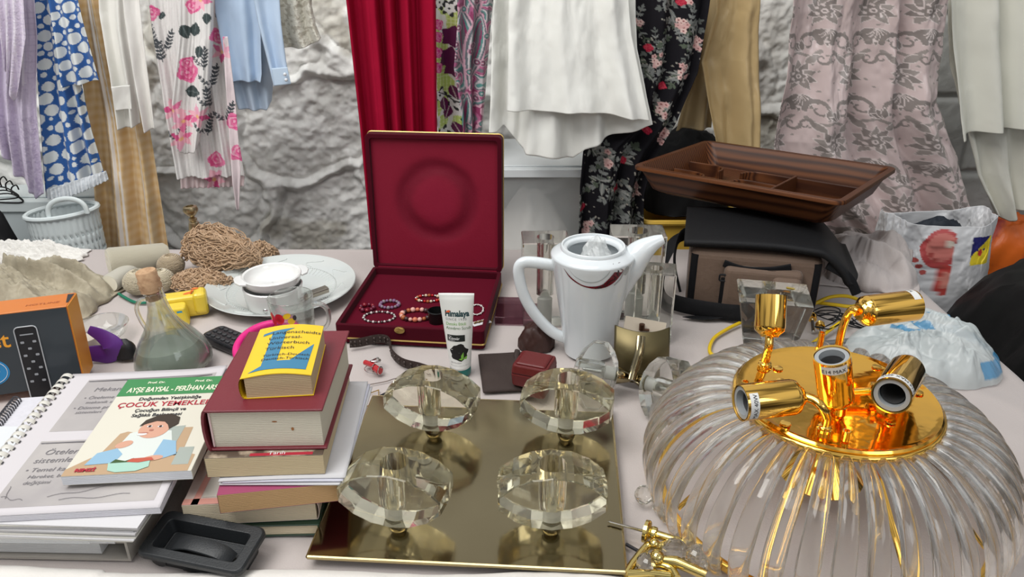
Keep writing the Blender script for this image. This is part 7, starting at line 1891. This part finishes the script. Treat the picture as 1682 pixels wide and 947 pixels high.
def pipe(pts, r=0.0048):
    mb = MB(); mb.tube(smoothpath(pts, 7), r, 14); mb.build('curved_arm', goldm, t)
def flange(p, d, r=0.0085):
    mb = MB(); mb.lathe([(r * 0.6, -0.003), (r, -0.001), (r, 0.003), (r * 0.75, 0.004), (r * 0.9, 0.006), (r * 0.6, 0.008)], 20, M=align(p, Vector(p) + Vector(d))); mb.build('flange', goldm, t)
rS = 0.0200
# centre
c0_, c1_ = G(1374, 664, DZ + 0.006), G(1366, 583, 0.222)
socket(c0_, c1_, rS, (-62, 20, 'E14 MAX 40W')); pipe([G(1375, 672, DZ), G(1374, 668, DZ + 0.003), c0_], 0.007); flange(G(1375, 668, DZ + 0.001), (0, 0, 1), 0.011)
# left back, upright
b_ = G(1256, 602, DZ); s0 = Vector((b_.x - 0.000, b_.y, DZ + 0.042)); s1 = s0 + Vector((0.004, 0.026, 0.044))
pipe([b_, b_ + Vector((0, 0, 0.018)), b_ + Vector((-0.001, -0.006, 0.032)), s0], 0.0052); socket(s0, s1, rS * 0.93, (-130, -50, 'E14 MAX')); flange(b_, (0, 0, 1))
# right back, horizontal to the right
b_ = G(1376, 576, DZ); s0 = G(1410, 512, 0.214); s1 = G(1501, 501, 0.214)
pipe([b_, b_ + Vector((0, 0, 0.030)), Vector((b_.x + 0.003, b_.y, 0.200)), (Vector((b_.x, b_.y, 0.212)) + s0) / 2, s0], 0.0052); socket(s0, s1, rS * 0.98, (60, 130, 'E14')); flange(b_, (0, 0, 1))
# left front, horizontal to the left
b_ = G(1354, 706, DZ); s0 = G(1316, 650, 0.184); s1 = G(1216, 661, 0.184)
pipe([b_, b_ + Vector((0, 0, 0.016)), G(1350, 668, 0.180), G(1336, 656, 0.184), s0], 0.0052); socket(s0, s1, rS * 1.0, (-30, 60, 'MAX 40W')); flange(b_, (0, 0, 1))
# right front, leaning open towards the viewer
b_ = G(1392, 644, DZ + 0.012); s0 = G(1492, 604, 0.184); s1 = G(1464, 650, 0.192)
pipe([b_, G(1430, 642, DZ + 0.014), G(1470, 640, DZ + 0.020), G(1502, 618, 0.176), s0], 0.0048); socket(s0, s1, rS * 1.02, (20, 150, 'E14 MAX 40W')); flange(G(1432, 641, DZ + 0.014), (1, 0, 0), 0.010)

# ---- brass fixture with crystal balls, near edge
brs = mat('shiny_brass', (0.72, 0.56, 0.20), 0.12, 1.0)
t = thing('brass_fitting', 'tangled brass lamp arms with a long screw and faceted crystals at the near edge', 'lamp')
mb = MB(); a_, b_ = G(998, 856, 0.018), G(1062, 873, 0.018); L_ = (b_ - a_).length
mb.lathe([(0.0004, 0)] + [(0.0014 + 0.0006 * (k % 2), 0.002 + (L_ - 0.002) * k / 46) for k in range(47)], 10, M=align(a_, b_)); mb.build('long_screw', stm, t)
a_, b_ = G(1064, 873, 0.018), G(1128, 892, 0.018)
mb = MB(); M_ = align(a_, b_); L_ = (b_ - a_).length
mb.lathe([(0.001, -0.004), (0.013, -0.004), (0.0135, 0.0), (0.012, 0.002), (0.007, 0.003), (0.0085, 0.006), (0.008, 0.010), (0.005, 0.011), (0.0045, L_)], 26, M=M_); mb.build('flanged_arm', brs, t)
A2_ = [G(1028, 943, 0.010), G(1040, 925, 0.011), G(1058, 902, 0.012), G(1068, 895, 0.014), G(1082, 897, 0.016), G(1100, 892, 0.016)]
mb = MB(); mb.tube(smoothpath(A2_, 6), 0.0048, 12); mb.tube([G(1030, 942, 0.010), G(1065, 940, 0.010), G(1112, 946, 0.010)], 0.0048, 12); mb.build('bent_arm', brs, t)
mb = MB(); mb.tube(smoothpath([G(1068, 928, 0.012), G(1085, 926, 0.013), G(1102, 934, 0.013), G(1112, 950, 0.013)], 5), 0.0050, 12); mb.tube([G(1080, 918, 0.018), G(1110, 922, 0.018), G(1160, 944, 0.016)], [0.0045, 0.0065, 0.0055], 14)
mb.ball(G(1079, 915, 0.020), 0.0085, 16, 10); mb.ball(G(1075, 893, 0.018), 0.0065, 14, 9); mb.build('joints', brs, t)
mb = MB(); a_, b_ = G(1028, 893, 0.004), G(1062, 912, 0.008); L_ = (b_ - a_).length; mb.lathe([(0.0016 + 0.0007 * (k % 2), L_ * k / 30) for k in range(31)], 10, M=align(a_, b_)); mb.build('dark_screw', mat('dark_screw', (0.08, 0.08, 0.09), 0.35, 0.8), t)
def facet_ball(name, c, r, m, par=None, nu=12, nv=9):
    mb = MB(); q = random.Random(int(c.x * 1e4))
    mb.ball((0, 0, 0), r, nu, nv, smooth=False); o = mb.build(name, m, par); o.location = c; o.rotation_euler = (q.uniform(0, 1), q.uniform(0, 1), q.uniform(0, 3)); return o
CB = glass('cut_crystal', (1, 1, 0.98), 1.55, 0.05)
for px, py, r, z in ((1108, 905, 0.0150, 0.017), (1146, 915, 0.0150, 0.016), (1062, 925, 0.0120, 0.014)):
    facet_ball('crystal_ball', G(px, py, z), r, CB, t)
o = facet_ball('loose_crystal', G(1058, 812, 0.0125), 0.0120, CB, nu=12, nv=8); tag(o, 'single faceted crystal ball between the brass plate and the glass dome', 'crystal')
# crystal drops hanging from the lower ends of the rods on the left
for k, (px, py) in enumerate(((1082, 832), (1097, 850), (1122, 872), (1178, 925), (1206, 940))):
    o = facet_ball('rod_end_drop', G(px, py, 0.0078), 0.0078, CB, t_ch := bpy.data.objects.get('gold_chandelier'), nu=9, nv=6)
